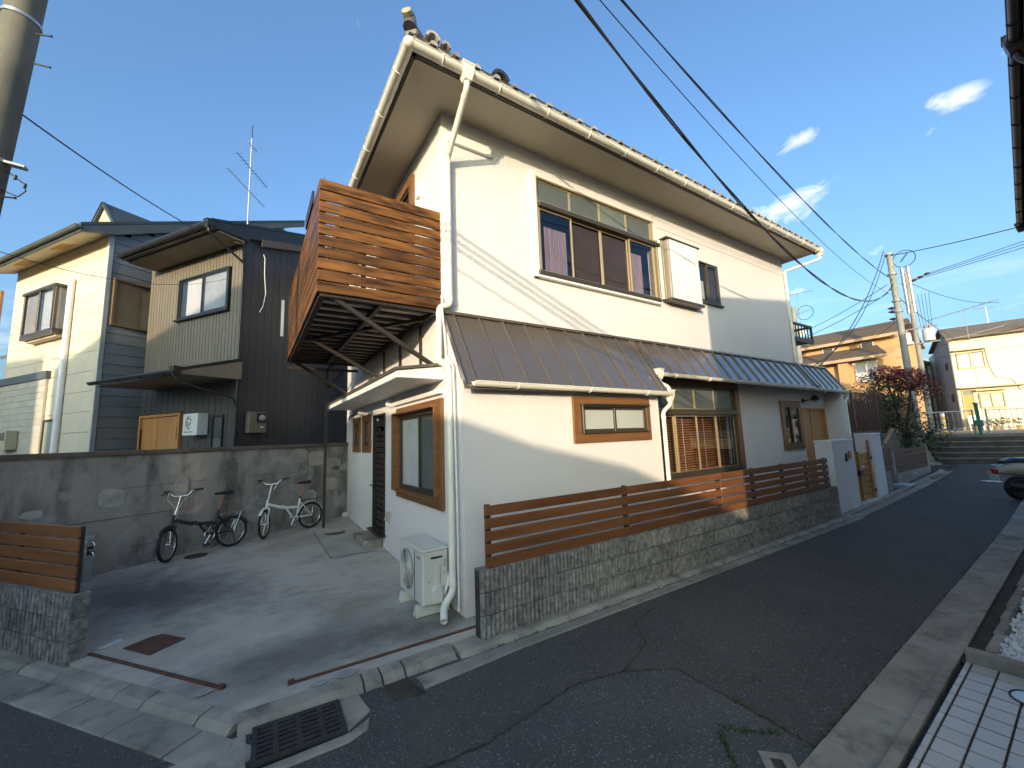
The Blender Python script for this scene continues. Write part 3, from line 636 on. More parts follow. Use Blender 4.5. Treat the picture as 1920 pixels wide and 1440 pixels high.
# ================================================================== the white house
H = thing('house', 'white two storey corner house with brown pent roof and tiled hip roof', 'house')
FU = Fr((0, .44, 0), (1, 0, 0), (0, -1, 0))       # upper front
FA = Fr((0, 0, 0), (1, 0, 0), (0, -1, 0))         # lower front, near bay
FB = Fr((0, .42, 0), (1, 0, 0), (0, -1, 0))       # lower front, set back
FL = Fr((0, 0, 0), (0, 1, 0), (-1, 0, 0))         # left side
YB = 6.3
h_up = (1.47, 4.12, 4.17, 5.66); h_u2 = (5.42, 6.18, 4.36, 5.21)
h_a = (1.70, 2.98, 1.83, 2.20)
h_b = (3.62, 6.27, 1.08, 2.64); h_b2 = (8.30, 9.02, 1.42, 2.30); h_d = (9.24, 10.58, .08, 2.27)
h_l = (.60, 2.14, 1.13, 2.19); h_ld = (2.98, 3.76, .30, 2.31); h_l1 = (4.05, 4.47, 1.76, 2.22); h_l2 = (4.93, 5.33, 1.76, 2.22); h_bal = (1.60, 3.35, 3.52, 5.68)
mb = MB()
FU.wall(mb, 0, 9.25, 3.28, 6.05, [h_up, h_u2]); FA.wall(mb, 0, 3.33, -.05, 2.62, [h_a]); FB.wall(mb, 3.33, 10.62, -.05, 3.0, [h_b, h_b2, h_d])
FL.wall(mb, .44, YB, -.05, 6.05, [h_l, h_ld, h_l1, h_l2, h_bal])
mb.poly([(0, 0, -.05), (0, 0, 2.46), (0, .44, 3.30), (0, .44, -.05)])
FL2 = Fr((3.33, 0, 0), (0, 1, 0), (1, 0, 0)); FL2.wall(mb, 0, .42, -.05, 2.62)
mb.quad((9.25, .44, 3.0), (9.25, YB, 3.0), (9.25, YB, 6.05), (9.25, .44, 6.05))
mb.quad((0, YB, -.05), (11.0, YB, -.05), (11.0, YB, 3.3), (0, YB, 3.3)); mb.quad((0, YB, 3.3), (9.25, YB, 3.3), (9.25, YB, 6.05), (0, YB, 6.05))
mb.box(10.62, 10.78, .05, 1.3, -.05, 2.66); mb.box(10.62, 11.0, 1.3, YB, -.05, 3.3)
mb.quad((9.25, .44, 3.32), (11.0, .44, 3.32), (11.0, YB, 3.32), (9.25, YB, 3.32))
mb.build('wall', stucco, H)
# thin render band under the eaves and a corner board
mb = MB(); FU.box(mb, .0, .085, 3.45, 5.86, 0, .012); FL.box(mb, .44-.012, .52, 3.45, 5.86, 0, .012); mb.build('corner_trim', trimwhite, H, bevel=.003)
mb = MB(); FU.box(mb, .08, .72, 5.665, 5.80, .0, .05); mb.build('wall_bracket', trimwhite, H, bevel=.004)
mb = MB(); FU.box(mb, 4.3, 9.2, 5.60, 5.604, 0, .003); mb.build('wall_joint', soil, H)
# interior: dark rooms behind the windows
mb = MB(); mb.box(.35, 9.0, 1.1, 5.5, .2, 5.9); mb.build('interior', dark_room, H)

def window(name, F, rect, parent, fr_w=.035, n0=-.06, n1=.03, frame=bronze, panes=(), mull=(), trans=(), label=None):
    """frame ring, mullions (u0,u1,z0,z1,n0,n1) and panes (u0,u1,z0,z1,n,material)"""
    u0, u1, z0, z1 = rect; mb = MB(); F.ring(mb, u0, u1, z0, z1, fr_w, n0, n1)
    for q in trans: F.box(mb, *q)
    w = mb.build(name, frame, parent, bevel=.003)
    if label: w['label'] = label
    for q in mull:
        m2 = MB(); F.box(m2, *q[:6]); m2.build('stile', q[6] if len(q) > 6 else frame, w, bevel=.002)
    for (a, b, c, d, n, m) in panes:
        m3 = MB(); F.box(m3, a, b, c, d, n-.003, n+.003); m3.build('pane', m, w)
    return w
def sash(F, w, u0, u1, z0, z1, n, m_frame, m_pane, sw=.035, name='sash', t=.026):
    mb = MB(); F.ring(mb, u0, u1, z0, z1, sw, n-t/2, n+t/2); s = mb.build(name, m_frame, w, bevel=.002)
    mb = MB(); F.box(mb, u0+sw, u1-sw, z0+sw, z1-sw, n-.003, n+.003); mb.build('pane', m_pane, w); return s
def casing(F, w, u0, u1, z0, z1, i0, i1, j0, j1, n=.03, m=wood_case):
    """four boards round an opening: outer u0..u1,z0..z1, inner i0..i1,j0..j1"""
    for (a, b) in (((u0, (z1+j1)/2), (u1, (z1+j1)/2)), ((u0, (z0+j0)/2), (u1, (z0+j0)/2))):
        wd = (z1-j1) if a[1] > j0 + .01 and a[1] > (z0+z1)/2 else (j0-z0)
        board('casing', F.pt(a[0], a[1], n/2), F.pt(b[0], b[1], n/2), wd, n, m, w, bevel=.003)
    for (u, wd) in (((u0+i0)/2, i0-u0), ((u1+i1)/2, u1-i1)):
        up = F.u
        board('casing', F.pt(u, j0+.001, n/2+.001), F.pt(u, j1-.001, n/2+.001), wd, n, m, w, up=tuple(up), bevel=.003)
# --- big upper window
u0, u1, z0, z1 = h_up
w = window('window', FU, h_up, H, .03, -.08, .035, bronze_sunlit, trans=[(u0+.03, u1-.03, 5.235, 5.285, -.06, .03)], label='wide upper window with four lights, mauve curtains and brown screens')
mb = MB(); FU.box(mb, u0+.02, u1+.12, 5.165, 5.236, -.05, .085); mb.build('track_cover', bronze, w, bevel=.004)
mb = MB(); FU.box(mb, u0-.03, u1+.02, z0-.06, z0, -.02, .085); mb.build('sill', bronze, w, bevel=.004)
n4 = 4; du = (u1-u0-.06)/n4
for k in range(n4):
    a = u0+.03+k*du; b = a+du
    sash(FU, w, a, b, 5.285, z1-.03, -.01, bronze_sunlit, frost_dk if k != 2 else mat('frosted_glass_mid', (.15, .17, .155), rough=.2), .022, 'transom_sash')
    scr = k in (1, 2)
    sash(FU, w, a-(.0), b, z0+.005, 5.163, .02 if not scr else -.015, bronze_sunlit, pane_m if not scr else pane_dim, .028, 'sash')
    mb = MB(); FU.box(mb, a+.02, b-.02, z0+.01, 5.16, -.052 if scr else -.10, -.048 if scr else -.096)
    if not scr:
        cu = MB(); nseg = 40; cu_a = a+(.20 if k == 0 else .03); cu_b = b-(.02 if k == 0 else .18); top = 4.98 if k == 0 else 5.0
        pts = [(cu_a+(cu_b-cu_a)*i/nseg, -.115+.012*math.sin(i*1.9+k)+.006*math.sin(i*.7)) for i in range(nseg+1)]
        for p, q in zip(pts[:-1], pts[1:]): cu.quad(FU.pt(p[0], z0+.02, p[1]), FU.pt(q[0], z0+.02, q[1]), FU.pt(q[0], top, q[1]), FU.pt(p[0], top, p[1]))
        cu.build('curtain', curtain, w, smooth=80)
    else: mb.build('insect_screen', screen_m, w)
# white moulded board left of / under the window
mb = MB(); FU.box(mb, u0-.105, u0-.002, z0-.10, z1+.06, 0, .05); FU.box(mb, u0-.10, u1+.02, z0-.10, z0-.062, .001, .07); FU.box(mb, u0-.002, u1+.05, z1+.002, z1+.03, 0, .03); mb.build('white_trim', trimwhite, w, bevel=.006)
# shutter box (tobukuro)
sb = MB(); FU.box(sb, 4.36, 5.30, 4.20, 5.33, .0, .15); s = sb.build('shutter_box', mat('shutter_frame', (.34, .31, .27), rough=.4, metal=.2), H, bevel=.006)
for za, zb_ in ((5.331, 5.362), (4.150, 4.199)): mb = MB(); FU.box(mb, 4.30, 5.33, za, zb_, .0, .18); mb.build('shutter_rail', bronze, s, bevel=.004)
pmesh = None; npan = 12
for k in range(npan):
    a = 4.40+k*(.88/npan); mb = MB(); FU.box(mb, a+.007, a+.88/npan-.007, 4.205, 5.328, .151, .166); mb.build('shutter_panel', trimwhite, s, bevel=.003)
for k, (a, m_) in enumerate(((4.15, bronze_sunlit), (4.21, trimwhite), (4.27, bronze_sunlit))):
    mb = MB(); FU.box(mb, a, a+.045, 4.18, 5.30, .0, .06+.02*k); mb.build('shutter_edge', m_, s, bevel=.003)
# small upper window
w = window('window', FU, h_u2, H, .028, -.07, .03, bronze, label='small upper sliding window right of the shutter box')
a, b, c, d = h_u2
sash(FU, w, a+.028, (a+b)/2+.02, c+.028, d-.028, -.02, bronze, pane_m); sash(FU, w, (a+b)/2-.02, b-.028, c+.028, d-.028, .008, bronze, pane_dim)
mb = MB(); FU.sheet(mb, (a+b)/2, b, c, d, -.05); mb.build('insect_screen', screen_m, w)
mb = MB(); FU.sheet(mb, a, (a+b)/2, c, c+.5, -.09); mb.build('curtain', curtain_w, w)
mb = MB(); FU.box(mb, a-.02, b+.06, c-.035, c-.001, -.02, .06); mb.build('sill', bronze, w, bevel=.003)
# --- lower near bay window with wooden casing
w = window('window', FA, h_a, H, .022, -.05, .075, bronze, label='low wide frosted window framed with wood on the near bay')
a, b, c, d = h_a
sash(FA, w, a+.022, (a+b)/2+.02, c+.022, d-.022, .0, bronze, frost); sash(FA, w, (a+b)/2-.02, b-.022, c+.022, d-.022, .024, bronze, frost)
mb = MB(); FA.box(mb, a-.01, b+.03, d+.001, d+.02, .0, .11); mb.build('drip_cap', bronze, w, bevel=.003)
casing(FA, w, 1.575, 3.085, 1.71, 2.315, a-.002, b+.002, c-.002, d+.002, .035)
# --- lower far bay window: wood blinds
w = window('window', FB, h_b, H, .03, -.09, .02, bronze, trans=[(h_b[0]+.03, h_b[1]-.03, 2.15, 2.20, -.07, .02)], label='tall lower window with wooden blinds behind the fence')
a, b, c, d = h_b
mb = MB(); FB.box(mb, a, b+.02, 2.10, 2.16, -.05, .065); mb.build('track_cover', bronze, w, bevel=.003)
du = (b-a-.06)/4
for k in range(4):
    p = a+.03+k*du; q = p+du
    sash(FB, w, p, q, 2.20, d-.03, -.02, bronze_sunlit if k < 3 else bronze, frost_dk, .022, 'transom_sash')  # sunlit copy on three frames, plain bronze on the shaded last one
    sash(FB, w, p, q, c+.01, 2.098, .0 if k in (1,) else -.026, bronze_sunlit, pane_m if k == 1 else pane_dim, .03)
slat = {}
for k in range(4):
    p = a+.05+k*du; q = p+du-.04 - (.16 if k == 3 else 0)
    nsl = 21
    for i in range(nsl):
        z = c+.05+i*(2.06-c-.05)/nsl; key = round(q-p, 3)
        if key not in slat:
            L_ = (q-p)/2; slat[key] = MB().add([(-L_, -.014, -.010), (L_, -.014, -.010), (L_, .010, .013), (-L_, .010, .013), (-L_, -.012, -.013), (L_, -.012, -.013), (L_, .012, .010), (-L_, .012, .010)],
                [(0, 1, 2, 3), (7, 6, 5, 4), (0, 4, 5, 1), (1, 5, 6, 2), (2, 6, 7, 3), (3, 7, 4, 0)]).mesh('blind_slat', blind_m)
        o = link('blind_slat', slat[key], w, 0, FB.pt((p+q)/2, z, -.095))
    mb = MB(); FB.box(mb, (p+q)/2-.004, (p+q)/2+.004, c+.03, 2.07, -.083, -.080); mb.build('blind_cord', trimwhite, w)
mb = MB(); FB.sheet(mb, a, b, c, d, -.13); mb.build('room_backing', dark_room, w)
mb = MB(); FB.sheet(mb, b-.19, b-.09, c+.05, 2.07, -.10); mb.build('curtain', curtain_w, w)
board('casing', FB.pt(b+.075, c-.10, .02), FB.pt(b+.075, d+.10, .02), .145, .04, wood_case, w, up=(1, 0, 0))
board('casing', FB.pt(a-.1, d+.06, .019), FB.pt(b-.001, d+.06, .019), .12, .038, wood_case, w)
board('casing', FB.pt(a-.1, c-.05, .025), FB.pt(b-.001, c-.05, .025), .10, .05, bronze, w)
# --- narrow window by the door
w = window('window', FB, h_b2, H, .022, -.08, .03, bronze, label='narrow wood framed window beside the front door')
a, b, c, d = h_b2
sash(FB, w, a+.02, (a+b)/2+.02, c+.02, d-.02, -.02, bronze, pane_m, .02); sash(FB, w, (a+b)/2-.02, b-.02, c+.02, d-.02, .005, bronze, pane_m, .02)
mb = MB(); FB.sheet(mb, a, b, c, d, -.12); mb.build('room_backing', dark_room, w)
casing(FB, w, 8.16, 9.15, 1.30, 2.42, a-.002, b+.002, c-.002, d+.002, .035)
# --- front door: two pale leaves
a, b, c, d = h_d; mid = (a+b)/2-.18
mb = MB(); FB.ring(mb, a, b, c, d, .05, -.09, .012); dr = mb.build('front_door', wood_door, H, bevel=.003)
for (p, q) in ((a+.05, mid), (mid+.006, b-.05)):
    mb = MB(); FB.box(mb, p+.003, q-.003, c+.05, d-.053, -.05, -.025); mb.build('door_leaf', wood_door, dr, bevel=.004)
mb = MB(); FB.box(mb, b-.20, b-.13, 1.02, 1.30, -.026, .01); mb.build('handle', galv, dr, bevel=.004)
mb = MB(); FB.box(mb, mid-.005, mid+.012, c+.05, d-.05, -.045, -.012); mb.build('door_edge', mat('door_edge_wood', (.42, .18, .05), rough=.5), dr)
# --- wall lamp over the door
mb = MB(); mb.lathe([(.05, 0), (.05, .03), (.001, .032)], 16, FB.pt(9.35, 2.44, 0), 'y'); mb.v = [(x, .84-y, z) for x, y, z in mb.v]; lm = mb.build('wall_lamp', black_m, H)
mb = MB(); mb.tube([FB.pt(9.35, 2.44, .03), FB.pt(9.35, 2.44, .14), FB.pt(9.5, 2.47, .17), FB.pt(9.62, 2.55, .17)], .012, 8); mb.build('lamp_arm', black_m, lm, smooth=50)
mb = MB(); mb.lathe([(.02, .06), (.05, .05), (.10, -.04), (.105, -.06), (.09, -.055), (.001, -.03)], 20, FB.pt(9.62, 2.50, .17)); mb.build('lamp_shade', black_m, lm, smooth=50)
mb = MB(); mb.lathe([(.03, .02), (.045, -.02), (.001, -.05)], 14, FB.pt(9.62, 2.44, .17)); mb.build('bulb', frost, lm, smooth=60)
# --- left side: window with deep wooden reveal
w = window('window', FL, h_l, H, .03, -.07, .02, bronze, label='tall frosted window with a wood casing on the driveway side')
a, b, c, d = h_l
sash(FL, w, a+.03, (a+b)/2+.02, c+.03, d-.03, -.04, bronze, frost_dk); sash(FL, w, (a+b)/2-.02, b-.03, c+.03, d-.03, -.012, bronze, mat('frosted_glass_bright', (.46, .49, .49), rough=.25))
casing(FL, w, .485, 2.26, 1.0, 2.315, a-.002, b+.002, c-.002, d+.002, .04)
mb = MB()
FL.box(mb, b+.0, b+.03, c-.02, d+.02, .02, .14); FL.box(mb, a-.03, a, c-.02, d+.02, .02, .10); FL.box(mb, a-.03, b+.03, d+.021, d+.045, .02, .14); FL.box(mb, a-.03, b+.03, c-.045, c-.021, .02, .10)
mb.build('box_frame', wood_case, w, bevel=.003)
# side door of dark slats
a, b, c, d = h_ld
mb = MB(); FL.ring(mb, a, b, c, d, .045, -.08, .02); dr = mb.build('side_door', mat('dark_door_bronze', (.028, .020, .017), rough=.45), H, bevel=.003)
dm = MATS['dark_door_bronze']
for i in range(17):
    z = c+.06+i*.098; mb = MB(); FL.box(mb, a+.05, b-.05, z, z+.082, -.05, -.022-.012*(i % 2)); mb.build('door_slat', dm, dr, bevel=.003)
mb = MB(); FL.box(mb, a+.05, b-.05, d-.22, d-.05, -.05, -.03); mb.build('door_panel', dm, dr)
mb = MB(); mb.lathe([(.018, 0), (.022, .05), (.001, .056)], 12, (0, 0, 0), 'x'); mb.v = [(-x-.03, y+b-.09, z+1.05) for x, y, z in mb.v]; mb.build('handle', galv, dr, smooth=50)
mb = MB(); FL.box(mb, a-.04, b+.06, c-.03, c, -.05, .10); mb.build('sill', dm, dr, bevel=.003)
mb = MB(); mb.lathe([(.02, 0), (.02, .02), (.001, .024)], 10, (0, 0, 0), 'x'); mb.v = [(-x-.02, y+(a+b)/2, z+d-.10) for x, y, z in mb.v]; mb.build('peephole', trimwhite, dr)
for (a, b, c, d), (o0, o1) in ((h_l1, (3.93, 4.60)), (h_l2, (4.80, 5.48))):
    w = window('window', FL, (a, b, c, d), H, .02, -.06, .01, bronze, label='small wood framed window near the back of the driveway side' if a < 4.5 else 'rearmost small wood framed window of the driveway side')
    for i in range(3):
        z = c+.06+i*.14; mb = MB(); FL.box(mb, a+.02, b-.02, z, z+.012, -.02, -.005); mb.build('bar', bronze, w)
    mb = MB(); FL.box(mb, a+.02, b-.02, c+.02, d-.02, -.035, -.03); mb.build('pane', frost_dk, w)
    casing(FL, w, o0, o1, 1.62, 2.35, a-.002, b+.002, c-.002, d+.002, .03)
# balcony door (upper left side)
w = window('window', FL, h_bal, H, .05, -.08, .03, bronze, label='dark sliding balcony door above the plank balcony')
a, b, c, d = h_bal
sash(FL, w, a+.05, (a+b)/2+.03, c+.05, d-.05, -.03, bronze, pane_m, .045); sash(FL, w, (a+b)/2-.03, b-.05, c+.05, d-.05, .0, bronze, pane_m, .045)
mb = MB(); FL.sheet(mb, a, b, c, d, -.12); mb.build('room_backing', dark_room, w)
casing(FL, w, a-.14, b+.14, c-.02, d+.13, a-.002, b+.002, c, d+.002, .05)
mb = MB(); FL.box(mb, 1.08, 1.20, 5.22, 5.42, 0, .09); FL.box(mb, 1.10, 1.18, 4.6, 5.22, 0, .05); mb.build('cable_box', trimwhite, H, bevel=.01)
# vents and outlets on the left wall
mb = MB(); FL.box(mb, 2.68, 2.82, .55, .70, 0, .03); FL.box(mb, 2.69, 2.80, .56, .62, .03, .07); mb.build('outlet_box', mat('beige_plastic', (.42, .37, .31), rough=.5), H, bevel=.008)
mb = MB(); FL.box(mb, 3.28, 3.42, .16, .25, 0, .012); mb.build('floor_vent', bronze, H)
for yy, r in ((4.55, .075), (2.55, .07)):
    mb = MB(); prof = [(r, 0), (r*1.02, .05), (r*.7, .11), (.001, .12)]; mb.lathe(prof, 16, (0, 0, 0), 'x'); mb.v = [(-x, y+yy, z+2.43) for x, y, z in mb.v]; mb.build('vent_hood', trimwhite, H, smooth=50)
mb = MB(); FL.box(mb, .50, 2.42, 2.37, 2.425, .0, .06); mb.build('sunlit_strip', trimwhite, H, bevel=.004)  # white strip stands for the thin line of sunlight above the window
mb = MB(); mb.tube([(-.02, 5.45, 2.42), (-.10, 5.45, 2.40), (-.12, 5.45, 2.32)], .02, 8); mb.build('bracket_lamp', black_m, H)
# splayed foot of the render at the rear corner
mb = MB(); mb.prism([(0, 6.0), (0, 6.28), (-.14, 6.2), (-.10, 5.95)], .13, .26, 'z'); mb.build('plinth', stucco, H, bevel=.02)

# ---------------- pent roof: standing seam sheets
def pent(x0, x1, ybot, name_label, first=None, gap=.352, ext=0):
    zt, yt = 3.345, .44; sl = .92/.56
    zb = lambda y: zt-(yt-y)*sl
    base = MB(); 
    nrm = Vector((0, -sl, 1)).normalized() if False else Vector((0, -(sl), 1)); nrm = Vector((0, -sl, 1)).normalized()
    nrm = Vector((0, -math.sin(math.atan(sl)), math.cos(math.atan(sl))))
    o = []
    xs = [x0]
    x = x0+(.13 if first is None else first)
    while x < x1-.03: xs.append(x); x += gap
    xs.append(x1)
    th = .012
    def P4(x, y, n): return (x, y+nrm.y*n, zb(y)+nrm.z*n)
    mb = MB(); mb.add([P4(x0, yt, -.02), P4(x1, yt, -.02), P4(x1, ybot, -.02), P4(x0, ybot, -.02), P4(x0, yt, -.001), P4(x1, yt, -.001), P4(x1, ybot, -.001), P4(x0, ybot, -.001)],
            [(0, 1, 2, 3), (7, 6, 5, 4), (0, 4, 5, 1), (1, 5, 6, 2), (2, 6, 7, 3), (3, 7, 4, 0)])
    pr = mb.build('pent_roof', darkfascia, H); pr['label'] = name_label
    for a, b in zip(xs[:-1], xs[1:]):
        mb = MB(); rnd = random.Random(int(a*100)); e = rnd.uniform(0, .0015)
        mb.add([P4(a+.001, yt, 0), P4(b-.001, yt, 0), P4(b-.001, ybot-.012, 0), P4(a+.001, ybot-.012, 0), P4(a+.001, yt, .005), P4(b-.001, yt, .005+e), P4(b-.001, ybot-.012, .005), P4(a+.001, ybot-.012, .005+e)],
               [(0, 1, 2, 3), (7, 6, 5, 4), (0, 4, 5, 1), (1, 5, 6, 2), (2, 6, 7, 3), (3, 7, 4, 0)]); mb.build('roof_sheet', roofbrown, pr)
    for a in xs[1:-1]:
        mb = MB(); p, q = P4(a, yt-.01, .018), P4(a, ybot-.004, .018); mb.bar(p, q, .018, .03, tuple(nrm)); mb.build('seam', roofbrown, pr, bevel=.003)
    mb = MB()
    y0_, z0_ = ybot-.018, zb(ybot-.018)
    mb.box(x0-.012, x1+.012, y0_-.012, y0_+.01, z0_-.045, z0_+.005); mb.build('drip_edge', roofbrown, pr, bevel=.002)
    for xe_ in (x0-.006, x1+.006): mb = MB(); mb.bar(P4(xe_, yt, .012), P4(xe_, ybot-.02, .012), .014, .05, tuple(nrm)); mb.build('verge_trim', roofbrown, pr)
    return pr
pent(-.02, 3.36, -.12, 'near length of the brown sheet metal pent roof')
pent(3.375, 9.28, .09, 'far length of the brown pent roof over the blinds window', first=.16)
pent(9.37, 10.95, .07, 'last short length of the pent roof over the front door', first=.2, gap=.34)
mb = MB(); mb.box(-.03, 10.95, .395, .455, 3.335, 3.372); mb.prism([(.395, 3.34), (.455, 3.34), (.455, 3.372), (.40, 3.36)], -.02, .0, 'x'); mb.build('ridge_flashing', roofbrown, H, bevel=.003)
mb = MB(); mb.bar((9.325, .43, 3.37), (9.325, .05, 2.75), .08, .05, (0, -.85, .52)); mb.build('hip_flashing', roofbrown, H, bevel=.004)
mb = MB(); mb.prism([(.44, 3.34), (.44, 2.62), (.05, 2.62), (.05, 2.70)], 10.93, 10.95, 'x'); mb.build('gable_panel', darkfascia, H)
# soffit of pent B over the door
mb = MB(); mb.quad((3.4, .10, 2.735), (10.9, .10, 2.735), (10.9, .44, 2.735), (3.4, .44, 2.735)); mb.build('pent_soffit', mat('dark_soffit', (.05, .032, .024), rough=.6), H)

# ---------------- gutters
def gutter(name, p, q, r, m=gut_m, parent=H, br=.7, joint=True, openup=True):
    p = Vector(p); q = Vector(q); d = (q-p).normalized(); sd = Vector((0, 0, 1)).cross(d); n = 9; mb = MB(); vs = []
    for e in (p, q):
        for rr in (r, r-.006):
            for i in range(n+1):
                a = math.pi*(1+i/n); vs.append(e + sd*(rr*math.cos(a)) + Vector((0, 0, rr*math.sin(a))))
    k = n+1; fs = []
    for i in range(n):
        fs.append((i, i+1, 2*k+i+1, 2*k+i)); fs.append((k+i+1, k+i, 3*k+i, 3*k+i+1))
        fs.append((i, k+i, k+i+1, i+1)); fs.append((2*k+i, 2*k+i+1, 3*k+i+1, 3*k+i))
    fs += [(0, 2*k, 3*k, k), (n, k+n, 3*k+n, 2*k+n)]
    mb.add(vs, fs); g_ = mb.build(name, m, parent, smooth=40)
    # rolled lips
    mb = MB(); 
    for s_ in (-1, 1): mb.tube([p+sd*(r*s_), q+sd*(r*s_)], .008, 6)
    mb.build('gutter_lip', m, g_, smooth=50)
    L_ = (q-p).length; nb = int(L_/br)
    for i in range(nb):
        c = p.lerp(q, (i+.5)/nb); mb = MB(); pts = []
        for j in range(n+1):
            a = math.pi*(1+j/n); pts.append(c + sd*((r+.005)*math.cos(a)) + Vector((0, 0, (r+.005)*math.sin(a))))
        mb.tube(pts, .0065, 5); mb.build('gutter_bracket', m, g_)
    mb = MB()
    for e in (p, q):
        pts = [e + sd*((r)*math.cos(math.pi*(1+j/n))) + Vector((0, 0, r*math.sin(math.pi*(1+j/n)))) for j in range(n+1)]; mb.poly(pts)
    mb.build('gutter_end', m, g_)
    return g_
EX0, EX1, EY0, EY1, EZ = -.66, 9.72, -.265, 7.0, 6.06
gutter('gutter', (EX0, EY0, EZ), (EX1, EY0, EZ), .062)
gutter('gutter', (EX0, EY1, EZ), (EX0, EY0, EZ), .062)
gutter('gutter', (.06, -.185, 2.425), (3.40, -.185, 2.40), .052, br=.85)
gutter('gutter', (3.36, .02, 2.735), (11.0, .02, 2.665), .05, br=.85)
for cx_, cy_ in ((EX0, EY0),):
    mb = MB(); mb.lathe([(.001, -.069), (.035, -.062), (.058, -.038), (.068, -.005), (.069, .008)], 18, (cx_, cy_, EZ)); mb.build('gutter_corner', gut_m, H, smooth=50)
def hopper(c, w, h, parent=H, m=gut_m):
    x, y, z = c; mb = MB(); t = w/2; b = w*.30
    mb.box(x-t-.008, x+t+.008, y-t-.008, y+t+.008, z+h*.38, z+h/2)
    vs = [(x+i*t, y+j*t, z+h*.38) for i, j in ((-1, -1), (1, -1), (1, 1), (-1, 1))] + [(x+i*t*.9, y+j*t*.9, z-h*.05) for i, j in ((-1, -1), (1, -1), (1, 1), (-1, 1))] + [(x+i*b, y+j*b, z-h/2) for i, j in ((-1, -1), (1, -1), (1, 1), (-1, 1))]
    mb.add(vs, [(0, 1, 5, 4), (1, 2, 6, 5), (2, 3, 7, 6), (3, 0, 4, 7), (4, 5, 9, 8), (5, 6, 10, 9), (6, 7, 11, 10), (7, 4, 8, 11), (11, 10, 9, 8)]); return mb.build('rain_hopper', m, parent, bevel=.005)
def pipe(name, pts, r, m=gut_m, parent=H, coll=True, n=12, rad=.05):
    """pipe with rounded elbows and sleeve rings"""
    pts = [Vector(p) for p in pts]; out = [pts[0]]
    for a, b, c in zip(pts[:-2], pts[1:-1], pts[2:]):
        r1 = min(rad, (b-a).length*.45, (c-b).length*.45); p = b+(a-b).normalized()*r1; q = b+(c-b).normalized()*r1
        for i in range(5): t = i/4; out.append((1-t)**2*p + 2*t*(1-t)*b + t*t*q)
    out.append(pts[-1]); mb = MB().tube(out, r, n, cap=False); pp = mb.build(name, m, parent, smooth=50)
    if coll:
        for a, b in zip(pts[:-1], pts[1:]):
            L_ = (b-a).length; d = (b-a).normalized()
            for s_ in ([rad*1.3, L_-rad*1.3-.04] if L_ > .3 else []): MB().tube([a+d*s_, a+d*(s_+.045)], r+.005, n).build('pipe_collar', m, pp, smooth=40)
            for i in range(1, int(L_/1.15)+1):
                s_ = L_*i/(int(L_/1.15)+1); MB().tube([a+d*s_, a+d*(s_+.022)], r+.004, n).build('pipe_collar', m, pp, smooth=40)
    return pp
hopper((.02, -.265, 6.02), .15, .20)
pipe('downpipe', [(.02, -.265, 5.93), (.02, -.255, 5.84), (.045, .365, 5.30+.08), (.045, .365, 3.43), (-.085, .385, 3.40), (-.085, .43, 2.76), (-.085, .14, 2.62), (-.085, .13, .24), (-.20, .10, .13), (-.26, -.04, .05)], .037)
pipe('drain_hose', [(-.05, .40, 3.55), (-.06, .36, 3.40), (-.03, .33, 2.80), (-.05, .10, 2.64), (-.04, .075, .9), (-.05, .06, .06)], .011, pvc, coll=False, n=8)
hopper((3.43, -.15, 2.36), .11, .17); pipe('downpipe', [(3.43, -.15, 2.30), (3.43, -.14, 2.22), (3.375, -.045, 2.12), (3.375, -.045, .02)], .032)
hopper((3.44, .02, 2.72), .12, .17); pipe('downpipe', [(3.44, .02, 2.66), (3.44, .01, 2.58), (3.43, -.13, 2.50), (3.43, -.15, 2.44)], .026, coll=False)
pipe('downpipe', [(11.0, .02, 2.64), (11.02, .04, 2.55), (10.86, .05, 2.4), (10.86, .05, .1)], .03)
hopper((9.60, -.265, 6.02), .14, .18); pipe('downpipe', [(9.60, -.265, 5.95), (9.60, -.25, 5.86), (9.22, .385, 5.70), (9.22, .385, 3.36)], .034)

# ---------------- eaves and hip roof
mb = MB(); Z0 = 6.045
mb.quad((-.55, -.14, Z0), (9.62, -.14, Z0), (9.62, .44, Z0+.005), (-.55, .44, Z0+.005)); mb.quad((-.55, .44, Z0+.005), (0, .44, Z0+.005), (0, 7.0, Z0+.005), (-.55, 7.0, Z0+.005)); mb.quad((9.25, .44, Z0+.005), (9.62, .44, Z0+.005), (9.62, 7., Z0+.005), (9.25, 7., Z0+.005))
mb.box(-.565, 9.635, -.155, -.137, Z0-.03, Z0+.01); mb.box(-.565, -.547, -.155, 7.0, Z0-.03, Z0+.01)
mb.build('soffit', soffit_m, H)
mb = MB(); mb.box(-.60, 9.66, -.205, -.160, 6.02, 6.17); mb.box(-.60, -.566, -.205, 7.0, 6.02, 6.17); mb.build('fascia', darkfascia, H)
mb = MB(); sl = .46; zc = 6.20
RY1 = 7.0; half = (RY1+.26)/2; yc = (RY1-.26)/2; zt = zc+sl*half
A_, B_, C_, D_ = (-.66, -.26, zc), (9.72, -.26, zc), (9.72, RY1, zc), (-.66, RY1, zc); E_, F_ = (-.66+half, yc, zt), (9.72-half, yc, zt)
mb.poly([A_, B_, F_, E_]); mb.poly([B_, C_, F_]); mb.poly([C_, D_, E_, F_]); mb.poly([D_, A_, E_]); mb.poly([D_, C_, B_, A_])
rf = mb.build('roof', tile_m, H)
